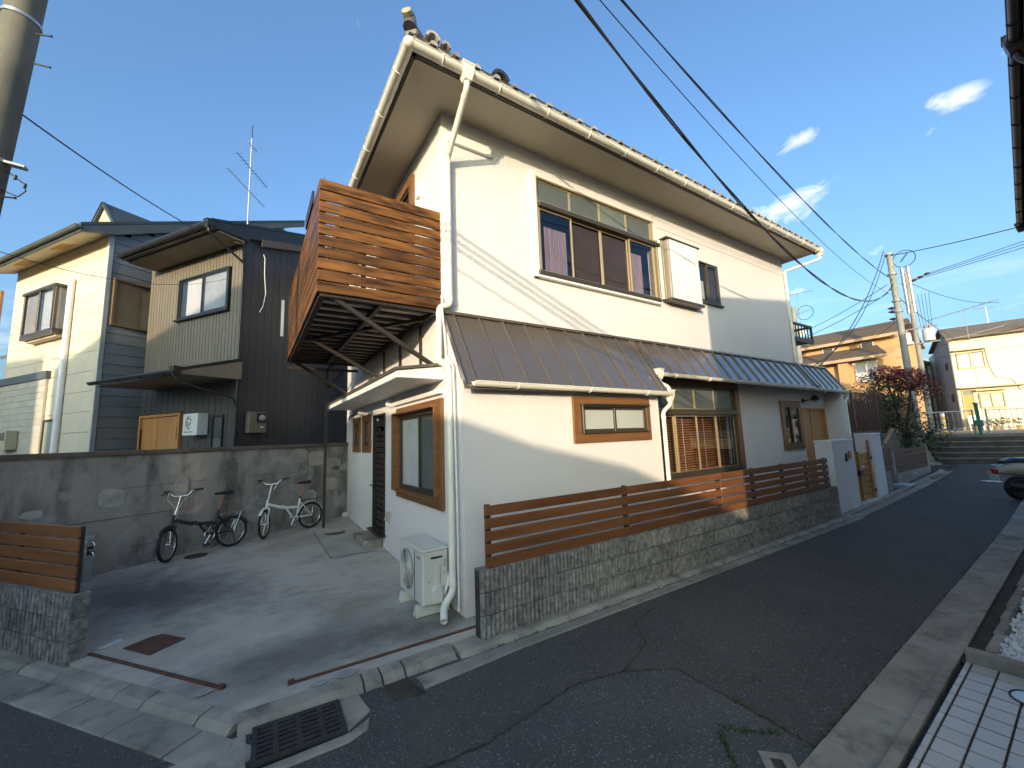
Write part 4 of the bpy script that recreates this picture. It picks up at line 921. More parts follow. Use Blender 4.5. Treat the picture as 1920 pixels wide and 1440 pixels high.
# pantiles: a wave-shaped tile, laid along the two visible eaves in three courses
def tile_mesh():
    w, l = .272, .30; mb = MB(); n = 10; prof = []
    for i in range(n+1):
        t = i/n; x = t*w
        z = -.022*math.sin(math.pi*t/.68) if t < .68 else .052*math.sin(math.pi*(t-.68)/.32)
        prof.append((x, z))
    vs = []
    for (y, dzz) in ((0, 0), (l, sl*l)):
        for x, z in prof: vs.append((x, y, z+dzz+.03))
        for x, z in prof: vs.append((x, y, z+dzz+.012))
    k = n+1; fs = []
    for i in range(n):
        fs += [(i, i+1, 2*k+i+1, 2*k+i), (k+i+1, k+i, 3*k+i, 3*k+i+1), (i+1, i, k+i, k+i+1)]
    fs += [(0, 2*k, 3*k, k), (n, k+n, 3*k+n, 2*k+n)]
    mb.add(vs, fs)
    # rounded front cap of the roll
    return mb
tm = tile_mesh(); cap = []
for i in range(9):
    a = math.pi*i/8; cap.append((.272*.84+.046*math.cos(a), .046*math.sin(a)*1.1+.028))
n = len(cap); tm.add([(x, -.012, z) for x, z in cap] + [(x, .05, z+.02) for x, z in cap], [tuple(range(n))] + [(i, n+i, n+i+1, i+1) for i in range(n-1)])
tmesh2 = tm.mesh('roof_tile', tile_m, smooth=35)
rnd = random.Random(11)
for row in range(3):
    y = -.285+row*.235; z = 6.125+row*.235*sl
    for k in range(38):
        x = -.62+k*.272
        if x < -.62+row*.25 or x > 9.5-row*.25: continue
        o = link('roof_tile', tmesh2, rf, 0, (x, y, z+rnd.uniform(-.004, .004)), (0, 0, rnd.uniform(-.012, .012)))
for row in range(2):
    for k in range(26):
        y = 6.95-k*.272
        if y-.27 < -.25+row*.25: continue
        link('roof_tile', tmesh2, rf, 0, (-.685+row*.235, y, 6.125+row*.235*sl+rnd.uniform(-.004, .004)), (0, 0, -math.pi/2+rnd.uniform(-.012, .012)))
# stacked hip with its rounded end tile, and the ridge
def halfpipe(p, q, r, m, name, parent, n=10):
    p = Vector(p); q = Vector(q); mb = MB(); mb.tube([p, q], r, n); return mb.build(name, m, parent, smooth=40)
hd = (Vector(E_)-Vector(A_)).normalized(); a0 = Vector(A_)+Vector((.02, .02, .07))
mb = MB(); mb.bar(a0+Vector((0, 0, -.05)), a0+hd*4.2+Vector((0, 0, -.05)), .16, .08); mb.build('hip_course', tile_dark, rf, bevel=.02)
for k in range(14):
    s0 = a0 + hd*(.03+.29*k) + Vector((0, 0, .0)); halfpipe(s0, s0+hd*.30, .070+.004*(k % 2), tile_dark, 'hip_tile', rf)
e0 = a0+Vector((-.015, -.015, .035)); up = (hd+Vector((-.10, -.10, .95))).normalized()
mb = MB(); mb.tube([e0+Vector((0, 0, -.05)), e0+Vector((.01, .01, .03)), e0+Vector((0.0, .0, .08)), e0+Vector((-.01, -.01, .115))], [.072, .070, .064, .046], 14); et = mb.build('hip_end_tile', tile_dark, rf, smooth=50)
mb = MB(); c_ = e0+Vector((-.030, -.030, .058)); dv = Vector((-.55, -.62, .25)).normalized(); mb.tube([c_, c_+dv*.045, c_+dv*.052], [.054, .054, .042], 16); mb.build('end_disc', tile_end, et, smooth=40)
# curved saddle tiles near the corner and the dark arched vent tile
def arch(c, r, ln, m, name, parent, th=.03, dirx=True, span=math.pi):
    n = 12; vs = []
    for yy in (-ln/2, ln/2):
        for rr in (r, r-th):
            for i in range(n+1):
                a = (math.pi-span)/2+span*i/n; vs.append((c[0]+rr*math.cos(a), c[1]+yy, c[2]+rr*math.sin(a)))
    k = n+1; fs = []
    for i in range(n): fs += [(i, i+1, 2*k+i+1, 2*k+i), (k+i+1, k+i, 3*k+i, 3*k+i+1), (i+1, i, k+i, k+i+1), (2*k+i, 2*k+i+1, 3*k+i+1, 3*k+i)]
    fs += [(0, 2*k, 3*k, k), (n, k+n, 3*k+n, 2*k+n)]
    return MB().add(vs, fs).build(name, m, parent, smooth=40)
arch((-.40, -.20, 6.235), .085, .20, tile_m, 'saddle_tile', rf); arch((-.24, -.19, 6.23), .060, .20, tile_m, 'saddle_tile', rf)
arch((.52, -.16, 6.235), .13, .16, mat('black_glazed_tile', (.035, .034, .034), rough=.3), 'arched_tile', rf, .045, span=2.5)
mb = MB(); mb.tube([Vector(E_)+Vector((-.2, 0, .12)), Vector(F_)+Vector((.2, 0, .12))], .12, 12); mb.build('ridge_tile', tile_m, rf, smooth=40)

# ---------------- entrance canopy on the driveway side
mb = MB()
cx0, cy0, cy1 = -.57, .47, 5.50
mb.add([(cx0, cy0, 2.535), (0, cy0, 2.535), (0, cy1, 2.535), (cx0, cy1, 2.535), (cx0, cy0, 2.615), (0, cy0, 2.70), (0, cy1, 2.70), (cx0, cy1, 2.615)], [(3, 2, 1, 0), (4, 5, 6, 7), (0, 1, 5, 4), (1, 2, 6, 5), (2, 3, 7, 6), (3, 0, 4, 7)])
cn = mb.build('canopy', trimwhite, H, bevel=.006); cn['label'] = 'flat white canopy over the side door'
mb = MB(); 
mb.add([(cx0-.03, cy0-.03, 2.617), (0, cy0-.03, 2.702), (0, cy1+.03, 2.702), (cx0-.03, cy1+.03, 2.617), (cx0-.03, cy0-.03, 2.648), (0, cy0-.03, 2.736), (0, cy1+.03, 2.736), (cx0-.03, cy1+.03, 2.648)], [(3, 2, 1, 0), (4, 5, 6, 7), (0, 1, 5, 4), (1, 2, 6, 5), (2, 3, 7, 6), (3, 0, 4, 7)])
mb.build('canopy_roof', roofbrown, cn)

# ---------------- plank balcony
BX, BY0, BY1, BZ0, BZ1 = -1.405, .50, 4.66, 3.42, 4.69
mb = MB()
mb.bar((BX+.03, BY0+.05, 3.42), (0, BY0+.05, 3.42), .05, .09); mb.bar((BX+.03, BY1-.05, 3.42), (0, BY1-.05, 3.42), .05, .09); mb.bar((BX+.06, BY0+.02, 3.42), (BX+.06, BY1-.02, 3.42), .06, .10); mb.bar((-.05, BY0+.02, 3.42), (-.05, BY1-.02, 3.42), .05, .09)
mb.bar((-.72, BY0+.02, 3.40), (-.72, BY1-.02, 3.40), .05, .06)
bal = mb.build('balcony', steel_dark, H); bal['label'] = 'brown plank balcony on dark steel brackets'
nb = 10; pitch_ = (BZ1-BZ0+.02)/nb; bw = pitch_-.015
for i in range(nb):
    z = BZ0-.02+pitch_*(i+.5)
    board('balcony_board', (BX, BY0, z), (-.015, BY0, z), bw, .022, wood_dark, bal)
    board('balcony_board', (BX-.011+.022, BY0+.013, z), (BX+.011, BY1, z), bw, .022, wood_dark, bal)
    board('balcony_board', (BX+.01, BY1, z), (-.015, BY1, z), bw, .022, wood_dark, bal)
for x in (BX+.05, -.93, -.46, -.04): 
    mb = MB(); mb.bar((x, BY0+.034, BZ0), (x, BY0+.034, BZ1-.03), .045); mb.build('balcony_post', steel_dark, bal)
for k in range(6):
    y = BY0+.06+k*(BY1-BY0-.12)/5; mb = MB(); mb.bar((BX+.046, y, BZ0), (BX+.046, y, BZ1+.02), .045); mb.build('balcony_post', steel_dark, bal)
mb = MB(); mb.bar((BX+.046, BY0+.05, 4.60), (BX+.046, BY1, 4.60), .04); mb.bar((BX+.05, BY0+.046, 4.60), (-.02, BY0+.046, 4.60), .04); mb.build('hand_rail', steel_dark, bal)
for k in range(16):
    y = BY0+.14+k*(BY1-BY0-.24)/15; mb = MB(); mb.box(BX+.09, -.08, y-.115, y+.115, 3.455, 3.49); mb.build('deck_board', deck_pale, bal)
for k in range(16):
    y = BY0+.27+k*(BY1-BY0-.24)/15
    if y < BY1-.1: mb = MB(); mb.box(BX+.09, -.08, y-.03, y+.03, 3.415, 3.454); mb.build('joist', steel_dark, bal)
for (p, q) in (((-1.25, .58, 3.40), (-.02, .64, 2.70)), ((-1.30, 2.50, 3.40), (-.02, 2.52, 2.72)), ((-1.30, 4.55, 3.40), (-.02, 5.2, 2.75)), ((-1.2, 2.5, 3.38), (-.1, .9, 3.38))):
    mb = MB(); mb.bar(p, q, .045, .045); mb.build('brace', steel_dark, bal)
for (y) in (1.2, 2.1, 3.0):
    mb = MB(); mb.bar((-.03, y, 3.40), (-.03, y, 2.76), .035 if y != 2.1 else .05, .02); mb.build('wall_bracket', steel_dark, bal)
mb = MB(); mb.bar((-.62, 5.18, .14), (-.62, 5.18, 3.40), .05); mb.bar((-.62, 5.18, 3.37), (-.62, 4.62, 3.37), .05); mb.bar((-1.35, 5.18, 3.37), (0, 5.18, 3.37), .05); mb.bar((-.62, 5.18, 2.95), (-.30, 5.18, 3.36), .03); mb.build('balcony_column', steel_dark, bal)
rnd = random.Random(3)
for k, (x, y) in enumerate([(-1.34, .53), (-1.22, .53), (-.99, .53), (-.93, .53), (-.58, .53), (-.42, .53), (-.36, .53), (-1.38, 1.3), (-1.38, 2.2)]):
    mb = MB(); mb.bar((x, y, BZ1-.03), (x+rnd.uniform(-.03, .03), y, BZ1+rnd.uniform(.03, .06)), .003, .003); mb.bar((x, y, BZ1-.03), (x+rnd.uniform(-.05, .05), y+.02, BZ1+rnd.uniform(.03, .05)), .003, .003); mb.build('bird_spike', steel_dark, bal)
# dark panel and post beyond the balcony corner
mb = MB(); mb.box(-1.425, -1.40, 1.0, 1.7, 4.66, 4.82); mb.build('screen_panel', dark_clad, bal)
mb = MB(); mb.bar((-1.50, 4.75, 3.9), (-1.50, 4.75, 4.62), .05); mb.build('balcony_post', galv, bal)

# ---------------- rear roof terrace rail with its lamp
mb = MB()
RX0, RX1, RY = 9.40, 11.25, .72
for p, q in (((9.3, RY, 4.58), (RX1, RY, 4.58)), ((9.3, RY, 4.18), (RX1, RY, 4.18)), ((RX1, RY, 4.58), (RX1, RY+.9, 4.58)), ((RX1, RY, 4.18), (RX1, RY+.9, 4.18)), ((9.3, RY+.9, 4.58), (RX1, RY+.9, 4.58)), ((9.3, RY+.9, 4.18), (RX1, RY+.9, 4.18)), ((RX1, RY, 4.12), (RX1, RY, 4.62)), ((10.35, RY+.1, 3.3), (10.35, RY+.1, 4.18)), ((9.3, RY, 4.12), (RX1, RY, 4.12))):
    mb.bar(p, q, .045, .06)
mb.box(9.3, RX1, RY, RY+.9, 4.13, 4.16)
tr = mb.build('terrace_rail', steel_dark, H)
for k in range(11):
    x = RX0+k*.18; mb = MB(); mb.bar((x, RY, 4.18), (x, RY, 4.58), .025, .012); mb.build('baluster', steel_dark, tr)
for k in range(5): 
    y = RY+.15+k*.16; mb = MB(); mb.bar((RX1, y, 4.18), (RX1, y, 4.58), .012, .025); mb.build('baluster', steel_dark, tr)
# ================================================================== things around the house
# block walls of split-face blocks
def block_mesh(name, w, h, d, ribs, seed, rough=.014, back=True):
    rnd = random.Random(seed); mb = MB(); rw = w/ribs; gr = .012 if ribs > 1 else .004
    nz = 3
    # front (local -y): each rib a rough strip of a few facets
    for k in range(ribs):
        x0 = -w/2+k*rw+gr/2; x1 = x0+rw-gr; cols = 2
        grid = []
        for j in range(nz+1):
            z = h*j/nz; row = []
            for i in range(cols+1):
                x = x0+(x1-x0)*i/cols; edge = (i in (0, cols)) or (j in (0, nz)); y = -d/2 - rnd.uniform(.2, 1.)*rough*(.5 if edge else 1)
                row.append((x, y, z))
            grid.append(row)
        for j in range(nz):
            for i in range(cols): mb.quad(grid[j][i], grid[j][i+1], grid[j+1][i+1], grid[j+1][i])
        lo = -d/2+.016
        for j in range(nz):
            mb.quad((x0, lo, h*j/nz), grid[j][0], grid[j+1][0], (x0, lo, h*(j+1)/nz)); mb.quad(grid[j][-1], (x1, lo, h*j/nz), (x1, lo, h*(j+1)/nz), grid[j+1][-1])
        mb.quad(*[grid[nz][0], grid[nz][-1], (x1, lo, h), (x0, lo, h)]); mb.quad((x0, lo, 0), (x1, lo, 0), grid[0][-1], grid[0][0])
    mb.box(-w/2, w/2, -d/2+.015, d/2, 0, h)
    return mb.mesh(name, block_m)
def block_wall(t, x0, x1, y, courses, ribs=8, bw=.40, bh=.19, d=.12, pitch=.20, rz=0, seed=0):
    var = [block_mesh('block', bw-.008, bh, d, ribs, seed+k) for k in range(5)]; rnd = random.Random(seed); halfm = block_mesh('block', bw/2-.008, bh, d, max(2, ribs//2), seed+9)
    for c in range(courses):
        x = x0; off = (c % 2)
        if off: link('block', halfm, t, 0, (x+bw/4, y, c*pitch)); x += bw/2
        while x < x1-.05:
            if x1-x < bw*.75: link('block', halfm, t, 0, (x+bw/4, y, c*pitch)); x += bw/2
            else: link('block', rnd.choice(var), t, 0, (x+bw/2, y+rnd.uniform(-.003, .003), c*pitch), (0, 0, 0)); x += bw
t = thing('block_wall', 'long low wall of ribbed split-face blocks beside the alley', 'block wall', (-.085, -.43, .0))
block_wall(t, 0, 8.1, 0, 3, seed=1)
MB().box(.0, 8.1, -.035, .052, .0, .588).build('mortar_core', soil, t)
MB().box(.0, 8.1, -.055, .06, .587, .597).build('wall_cap', block_m, t)
# wooden fence on it
f = thing('wooden_fence', 'long brown horizontal board fence on the block wall', 'fence', (0, -.455, .60))
nbd = 5; pz = .118
segs = [(-.02, 1.96), (1.96, 3.97), (3.97, 5.97), (5.97, 7.78)]
for i in range(nbd):
    z = .055+pz*i
    for a, b in segs: board('fence_board', (a+.002, -.03, z), (b-.002, -.03, z), .092, .022, wood_fence, f)
for x in (.03, 1.95, 2.9*0+3.96, 4.95, 5.96, 6.9, 7.72):
    MB().box(x-.022, x+.022, -.018, .03, -.005, .58).build('post', steel_dark, f)
# left end of the lot: block pier and fence facing the side road
fl_o = Vector((-3.125, 1.19, 0)); ang = math.atan2(.89, -.67)
t = thing('block_wall', 'short block wall under the fence at the left of the driveway', 'block wall', (-3.17, 1.25, 0), ang)
# local x runs back along the side road, local y: -y is the driveway side
var = [block_mesh('block', .392, .185, .12, 6, 50+k, .014) for k in range(4)]; rnd = random.Random(4)
for c in range(3):
    x = .0 if c % 2 == 0 else -.0
    first = True
    while x < 3.6:
        w_ = .2 if (c % 2 and first) else .4
        m_ = var[rnd.randrange(4)] if w_ == .4 else None
        if m_ is None:
            m_ = BOARD.setdefault('halfL', block_mesh('block', .192, .185, .12, 3, 70, .014))
        o = link('block', m_, t, 0, (x+w_/2, -.06, c*.193), (0, 0, math.pi)); o.rotation_euler = (0, 0, math.pi)
        x += w_; first = False
MB().box(.01, 3.6, -.115, -.01, 0, .574).build('mortar_core', soil, t)
MB().box(.0, 3.6, -.118, -.002, .573, .583).build('wall_cap', block_m, t)
f = thing('wooden_fence', 'short orange brown board fence left of the driveway', 'fence', (-3.17, 1.25, .585), ang)
wfl = mat('orange_fence_board', (.30, .125, .040), rough=.5, col2=(.17, .062, .018), vscale=1.5, stretch=(.6, 8, 8), rand=.12, bump=.2, bscale=14, bdist=.002, contrast=(.25, .7))
for i in range(5):
    z = .062+.116*i; board('fence_board', (.06, -.028, z), (3.4, -.028, z), .098, .022, wfl, f)
for x in (.085, 1.1, 2.2, 3.2): MB().box(x-.02, x+.02, -.068, -.04, -.003, .57).build('post', steel_dark, f)
# concrete wall at the back of the lot with its coping
A0 = Vector((-6.2, 2.84)); A1 = Vector((.60, 6.45)); th_w = math.atan2((A1-A0).y, (A1-A0).x); L_ = (A1-A0).length
t = thing('boundary_wall', 'stained grey concrete wall behind the bicycles', 'wall', (A0.x, A0.y, 0), th_w)
nseg = 34; mb = MB(); nn = 9
# slightly uneven rendered face
rnd = random.Random(8); gx = np.linspace(0, L_, 60); gzv = np.linspace(-.1, 1.76, 16); hgt = np.array([[rnd.uniform(-.004, .004) for _ in gzv] for _ in gx])
for i in range(59):
    for j in range(15): mb.quad((gx[i], hgt[i][j], gzv[j]), (gx[i+1], hgt[i+1][j], gzv[j]), (gx[i+1], hgt[i+1][j+1], gzv[j+1]), (gx[i], hgt[i][j+1], gzv[j+1]))
mb.box(0, L_, .008, .15, -.1, 1.76); mb.build('wall_body', conc_wall, t)
# faint block joints showing through the render
jm = mat('dark_joint', (.12, .118, .112), rough=.95)
for i, zz in enumerate((.42, .86, 1.28)):
    rnd = random.Random(i); mb = MB(); x = .2
    while x < L_-.6:
        ln = rnd.uniform(.5, 1.6); 
        if rnd.random() < .55: mb.box(x, x+ln, -.0065, .004, zz-.002+rnd.uniform(-.004, .004), zz+.002)
        x += ln+rnd.uniform(.1, .6)
    mb.build('joint_line', jm, t)
pm = [mat('render_patch%d' % k, c, rough=.9, var=.18, vscale=5, bump=.3, bscale=40, bdist=.003, coords='world') for k, c in enumerate(((.40, .385, .355), (.31, .30, .28), (.30, .29, .27), (.36, .335, .30)))]
rnd = random.Random(77)
for k in range(15):
    cx, cz_, w_, h_ = rnd.uniform(1.0, L_-.3), rnd.uniform(.25, 1.6), rnd.uniform(.08, .30), rnd.uniform(.05, .20); mb = MB(); n = 12; pts = []
    for i in range(n):
        a = 2*math.pi*i/n; q_ = max(abs(math.cos(a)), abs(math.sin(a))); pts.append((cx+w_*math.cos(a)/q_*rnd.uniform(.8, 1.0), -.0065, min(1.745, cz_+h_*math.sin(a)/q_*rnd.uniform(.8, 1.0))))
    mb.add(pts+[(x, .01, z) for x, y, z in pts], [tuple(range(n))]+[(i, (i+1) % n, n+(i+1) % n, n+i) for i in range(n)]); mb.build('render_patch', pm[k % 4], t)
capm = mat('coping_concrete', (.155, .125, .10), rough=.9, col2=(.085, .07, .058), vscale=3, bump=.4, bscale=40, coords='world')
for i in range(7):
    a = L_*i/7+.004; b = L_*(i+1)/7-.004; MB().box(a, b, -.035, .19, 1.762, 1.83).build('coping', capm, t, bevel=.006)
# tap post behind the left fence
t = thing('tap_post', 'grey square water tap post behind the left fence', 'tap post', (-3.70, 3.90, .1), R(30))
MB().box(-.045, .045, -.045, .045, 0, .60).build('post', mat('grey_blue_post', (.26, .29, .31), rough=.5), t, bevel=.008)
for z in (.53, .40):
    MB().tube([(0, -.045, z), (0, -.10, z), (.01, -.125, z-.012), (.012, -.13, z-.05)], .012, 8).build('tap', chrome, t, smooth=50); MB().tube([(-.03, -.085, z+.028), (.03, -.085, z+.028)], .008, 8).build('tap_handle', chrome, t)
MB().box(-.03, .03, -.05, -.0455, .36, .47).build('tap_plate', black_m, t)
# air conditioner outdoor unit
t = thing('air_conditioner', 'ivory air conditioner outdoor unit on the driveway by the corner', 'air conditioner', (-.235, .60, dz(0, .6)))
W_, D_2, H_ = .76, .285, .53; zf = .115
# long side along y; fan faces -x
MB().box(-D_2/2, D_2/2, -W_/2, W_/2, zf+.0, zf+H_).build('cabinet', ac_m, t, bevel=.014)
MB().box(-D_2/2-.012, D_2/2+.008, -W_/2-.008, W_/2+.008, zf+H_+.0005, zf+H_+.024).build('top_panel', ac_m, t, bevel=.008)
fr_ = Fr((-D_2/2, 0, 0), (0, 1, 0), (-1, 0, 0))
mb = MB(); n = 36; cy, cz, r_ = .115, zf+.27, .215
ring_o = [(-D_2/2-.002, cy+r_*math.cos(2*math.pi*i/n), cz+r_*math.sin(2*math.pi*i/n)) for i in range(n)]; mb.poly(ring_o); mb.build('fan_opening', ac_dk, t)
mb = MB()
for k in range(9): 
    rr = r_*(.14+.105*k); mb.tube([(-D_2/2-.012, cy+rr*math.cos(2*math.pi*i/n), cz+rr*math.sin(2*math.pi*i/n)) for i in range(n)], .0035, 5, closed=True)
for k in range(8):
    a = math.pi*2*k/8; mb.bar((-D_2/2-.010, cy+.03*math.cos(a), cz+.03*math.sin(a)), (-D_2/2-.010, cy+r_*math.cos(a), cz+r_*math.sin(a)), .005, .005)
mb.build('fan_grille', ac_m, t)
mb = MB()
for k in range(3):
    a = 2*math.pi*k/3+.4; mb.add([(-D_2/2-.004, cy, cz), (-D_2/2-.004, cy+.19*math.cos(a-.35), cz+.19*math.sin(a-.35)), (-D_2/2-.007, cy+.2*math.cos(a+.3), cz+.2*math.sin(a+.3))], [(0, 1, 2)])
mb.build('fan_blade', mat('fan_grey', (.16, .16, .16)), t)
MB().box(-D_2/2-.005, -D_2/2-.001, -.145, -.135, zf+.02, zf+H_-.02).build('panel_seam', ac_dk, t)
# side panel (towards the alley): pipe cover, cable cover, grip, caution plate
ys_ = -W_/2
MB().box(-.055, .075, ys_-.004, ys_-.001, zf+H_-.075, zf+H_-.055).build('hand_grip', black_m, t)
MB().box(-.02, .045, ys_-.022, ys_-.001, zf+.28, zf+.40).build('terminal_cover', ac_m, t, bevel=.006)
MB().box(-.02, .045, ys_-.014, ys_-.001, zf+.20, zf+.278).build('terminal_cover', ac_m, t, bevel=.004)
mb = MB(); mb.prism([(-.05, zf+.02), (.06, zf+.02), (.06, zf+.16), (.04, zf+.20), (-.02, zf+.20), (-.05, zf+.15)], ys_-.055, ys_-.001, 'y'); mb.build('valve_cover', ac_m, t, bevel=.008)
MB().box(.085, .120, ys_-.003, ys_-.001, zf+.36, zf+.44).build('rating_plate', mat('plate_grey', (.42, .42, .40), rough=.5), t)
for p_ in ((.095, zf+.30), (-.075, zf+.235), (.03, zf+.24)): MB().lathe([(.007, 0), (.001, .003)], 8, (p_[0], ys_-.004, p_[1]), 'y').build('screw', black_m, t)
for k in range(2):
    x = .085+.03*k; MB().tube([(x, ys_-.02, zf+.10+.06*k), (x+.02, ys_-.05, zf+.17+.06*k), (.155+.01*k, ys_+.01, zf+.27+.05*k), (.20, ys_+.05, zf+.34)], .014, 8).build('refrigerant_pipe', pvc, t, smooth=60)
for y in (-.26, .24):
    mb = MB(); mb.prism([(-.19, 0), (.18, 0), (.18, .03), (.165, .085), (-.155, .105), (-.17, .10)], y-.045, y+.045, 'y')
    mb.v = [(x, (yy-y)*(1.0 if z > .05 else 1.25)+y, z) for x, yy, z in mb.v]; mb.build('mounting_block', mat('pale_green_plastic', (.56, .57, .50), rough=.5) if 'pale_green_plastic' not in MATS else MATS['pale_green_plastic'], t, bevel=.006)
def text(body, size, m, parent, mat4, name='lettering', ext=.0008):
    cu = bpy.data.curves.new(name, 'FONT'); cu.body = body; cu.size = size; cu.extrude = ext; cu.align_x = 'CENTER'; cu.resolution_u = 3
    o = bpy.data.objects.new(name, cu); COL.objects.link(o); bpy.context.view_layer.update()
    me = bpy.data.meshes.new_from_object(o.evaluated_get(bpy.context.evaluated_depsgraph_get())); bpy.data.objects.remove(o); bpy.data.curves.remove(cu)
    me.materials.clear(); me.materials.append(m); o2 = link(name, me, parent); o2.matrix_local = mat4; return o2
def face_mat(origin, right, up):
    r_, u_ = Vector(right).normalized(), Vector(up).normalized(); n_ = r_.cross(u_); M4 = Matrix((r_, u_, n_)).transposed().to_4x4(); M4.translation = Vector(origin); return M4
text('TOSHIBA', .027, mat('red_print', (.42, .05, .05), rough=.5), t, face_mat((-D_2/2-.0035, -.255, zf+H_-.075), (0, -1, 0), (0, 0, 1)))

# ---------------- bicycles
def wheel(name, c, fwd, parent, r=.255, tyre=rubber, rimm=chrome, axis=None):
    """wheel in the vertical plane of fwd (xy)"""
    f = Vector((fwd[0], fwd[1], 0)).normalized(); u = Vector((0, 0, 1)); a = f.cross(u); c = Vector(c); n = 32
    def cir(rr): return [c + f*(rr*math.cos(2*math.pi*i/n)) + u*(rr*math.sin(2*math.pi*i/n)) for i in range(n)]
    w = MB().tube(cir(r-.022), .022, 8, closed=True).build(name, tyre, parent, smooth=80)
    MB().tube(cir(r-.050), .011, 6, closed=True).build('rim', rimm, w, smooth=80)
    mb = MB()
    for i in range(20):
        t_ = 2*math.pi*i/20; e = .022*(1 if i % 2 else -1); p0 = c + a*e + f*(.02*math.cos(t_+.7)) + u*(.02*math.sin(t_+.7)); mb.tube([p0, c+f*((r-.055)*math.cos(t_))+u*((r-.055)*math.sin(t_))], .0014, 4, cap=False)
    mb.build('spoke', chrome, w); MB().tube([c-a*.045, c-a*.02, c+a*.02, c+a*.045], [.012, .02, .02, .012], 10).build('hub', chrome, w, smooth=50)
    return w
def arc_strip(c, f, a, rr, w, a0, a1, m, name, parent, th=.004):
    u = Vector((0, 0, 1)); n = 16; mb = MB(); pr = None; c = Vector(c)
    for i in range(n+1):
        t_ = a0+(a1-a0)*i/n; d = f*math.cos(t_)+u*math.sin(t_); q = [c+d*rr-a*w/2, c+d*(rr+.008), c+d*rr+a*w/2]
        if pr: mb.quad(pr[0], pr[1], q[1], q[0]); mb.quad(pr[1], pr[2], q[2], q[1])
        pr = q
    return mb.build(name, m, parent, smooth=80)
def bicycle(label, rear, az, steer, paint, lean, guard_m, black=True):
    t = thing('bicycle', label, 'bicycle', rear, az, 'folding bicycles by the concrete wall')
    t.rotation_euler = (R(lean), 0, az)
    # local: x forward from the rear contact, z up
    r = .255; wb = .985; f = Vector((1, 0, 0)); a = Vector((0, 1, 0)); rc = Vector((0, 0, r)); fc = Vector((wb, 0, r)); bb = Vector((.36, 0, .27)); hd = Vector((wb-.155, 0, .60)); st = Vector((.215, 0, .62))
    sv = Vector((math.cos(steer), math.sin(steer), 0)); sa = sv.cross(Vector((0, 0, 1)))*-1
    wheel('wheel', rc, (1, 0), t); 
    fc2 = hd + (fc-hd).dot(Vector((0, 0, 1)))*Vector((0, 0, 1)) + sv*.15 + Vector((.005, 0, 0)); fc2.z = r
    wheel('wheel', fc2, (sv.x, sv.y), t)
    mb = MB()
    mb.tube([hd+Vector((.0, 0, .07)), hd+Vector((.02, 0, -.06))], .023, 10)                      # head tube
    mb.tube([hd+Vector((.01, 0, -.005)), Vector((.62, 0, .505)), Vector((.45, 0, .47)), Vector((.235, 0, .45))], [.026, .030, .028, .024], 10)   # main beam
    mb.tube([Vector((.50, 0, .475)), bb], .019, 8); mb.tube([st, bb+Vector((-.08, 0, .02))], .019, 8); mb.tube([bb+Vector((-.08, 0, .02)), bb], .018, 8)
    for s_ in (-1, 1):
        mb.tube([bb+Vector((-.06, .03*s_, 0)), rc+Vector((0, .055*s_, 0))], .010, 7); mb.tube([st+Vector((.01, .02*s_, -.06)), rc+Vector((0, .055*s_, 0))], .009, 7)
    fr_ = mb.build('frame', paint, t, smooth=50)
    MB().tube([Vector((.565, 0, .475)), Vector((.565, 0, .53))], .034, 10).build('hinge_clamp', paint, fr_, smooth=40)
    mb = MB(); crown = hd+Vector((.025, 0, -.08))
    mb.tube([crown-sa*.05, crown+sa*.05], .018, 8)
    for s_ in (-1, 1): mb.tube([crown+sa*(.05*s_), crown+sa*(.052*s_)+sv*.05+Vector((0, 0, -.10)), fc2+sa*(.052*s_)], [.016, .015, .010], 8)
    mb.build('fork', paint, t, smooth=50)
    stem_t = hd+Vector((-.07, 0, .345)); MB().tube([hd+Vector((0, 0, .06)), hd+Vector((-.03, 0, .17)), stem_t], [.02, .015, .014], 10).build('stem', chrome if black else paint, t, smooth=50)
    mb = MB(); pts = [stem_t+sa*y+sv*x_+Vector((0, 0, z)) for y, x_, z in ((-.27, -.05, .085), (-.17, -.02, .08), (-.10, .0, .01), (0, .01, 0), (.10, .0, .01), (.17, -.02, .08), (.27, -.05, .085))]
    hb = MB().tube(pts, .011, 9).build('handlebar', chrome, t, smooth=60)
    for s_ in (-1, 1):
        MB().tube([stem_t+sa*(.165*s_)+sv*(-.02)+Vector((0, 0, .081)), stem_t+sa*(.285*s_)+sv*(-.054)+Vector((0, 0, .086))], .017, 9).build('grip', rubber, hb, smooth=50)
        MB().tube([stem_t+sa*(.15*s_)+sv*.0+Vector((0, 0, .07)), stem_t+sa*(.18*s_)+sv*.045+Vector((0, 0, .05)), stem_t+sa*(.26*s_)+sv*.02+Vector((0, 0, .045))], .006, 6).build('brake_lever', black_m, hb)
    mb = MB()
    for s_ in (-1, 1): mb.tube([stem_t+sa*(.15*s_)+sv*.02+Vector((0, 0, .075)), stem_t+sa*(.12*s_)+sv*.12+Vector((0, 0, -.02)), stem_t+sa*(.03*s_)+sv*.10+Vector((0, 0, -.16)), hd+Vector((.0, .01*s_, -.02))], .0032, 5)
    mb.build('brake_cable', pvc if black else chrome, hb, smooth=60)
    sp = st+Vector((-.075, 0, .27)); MB().tube([st+Vector((.005, 0, -.02)), sp], .014, 9).build('seat_post', copper, t, smooth=50); MB().tube([st+Vector((.0, 0, -.01)), st+Vector((-.008, 0, .03))], .026, 10).build('seat_clamp', black_m, t, smooth=40)
    mb = MB(); prof = [(.14, .012, .012), (.10, .02, .018), (.03, .03, .022), (-.05, .07, .03), (-.10, .078, .034), (-.13, .06, .03), (-.14, .03, .02)]; rings = []
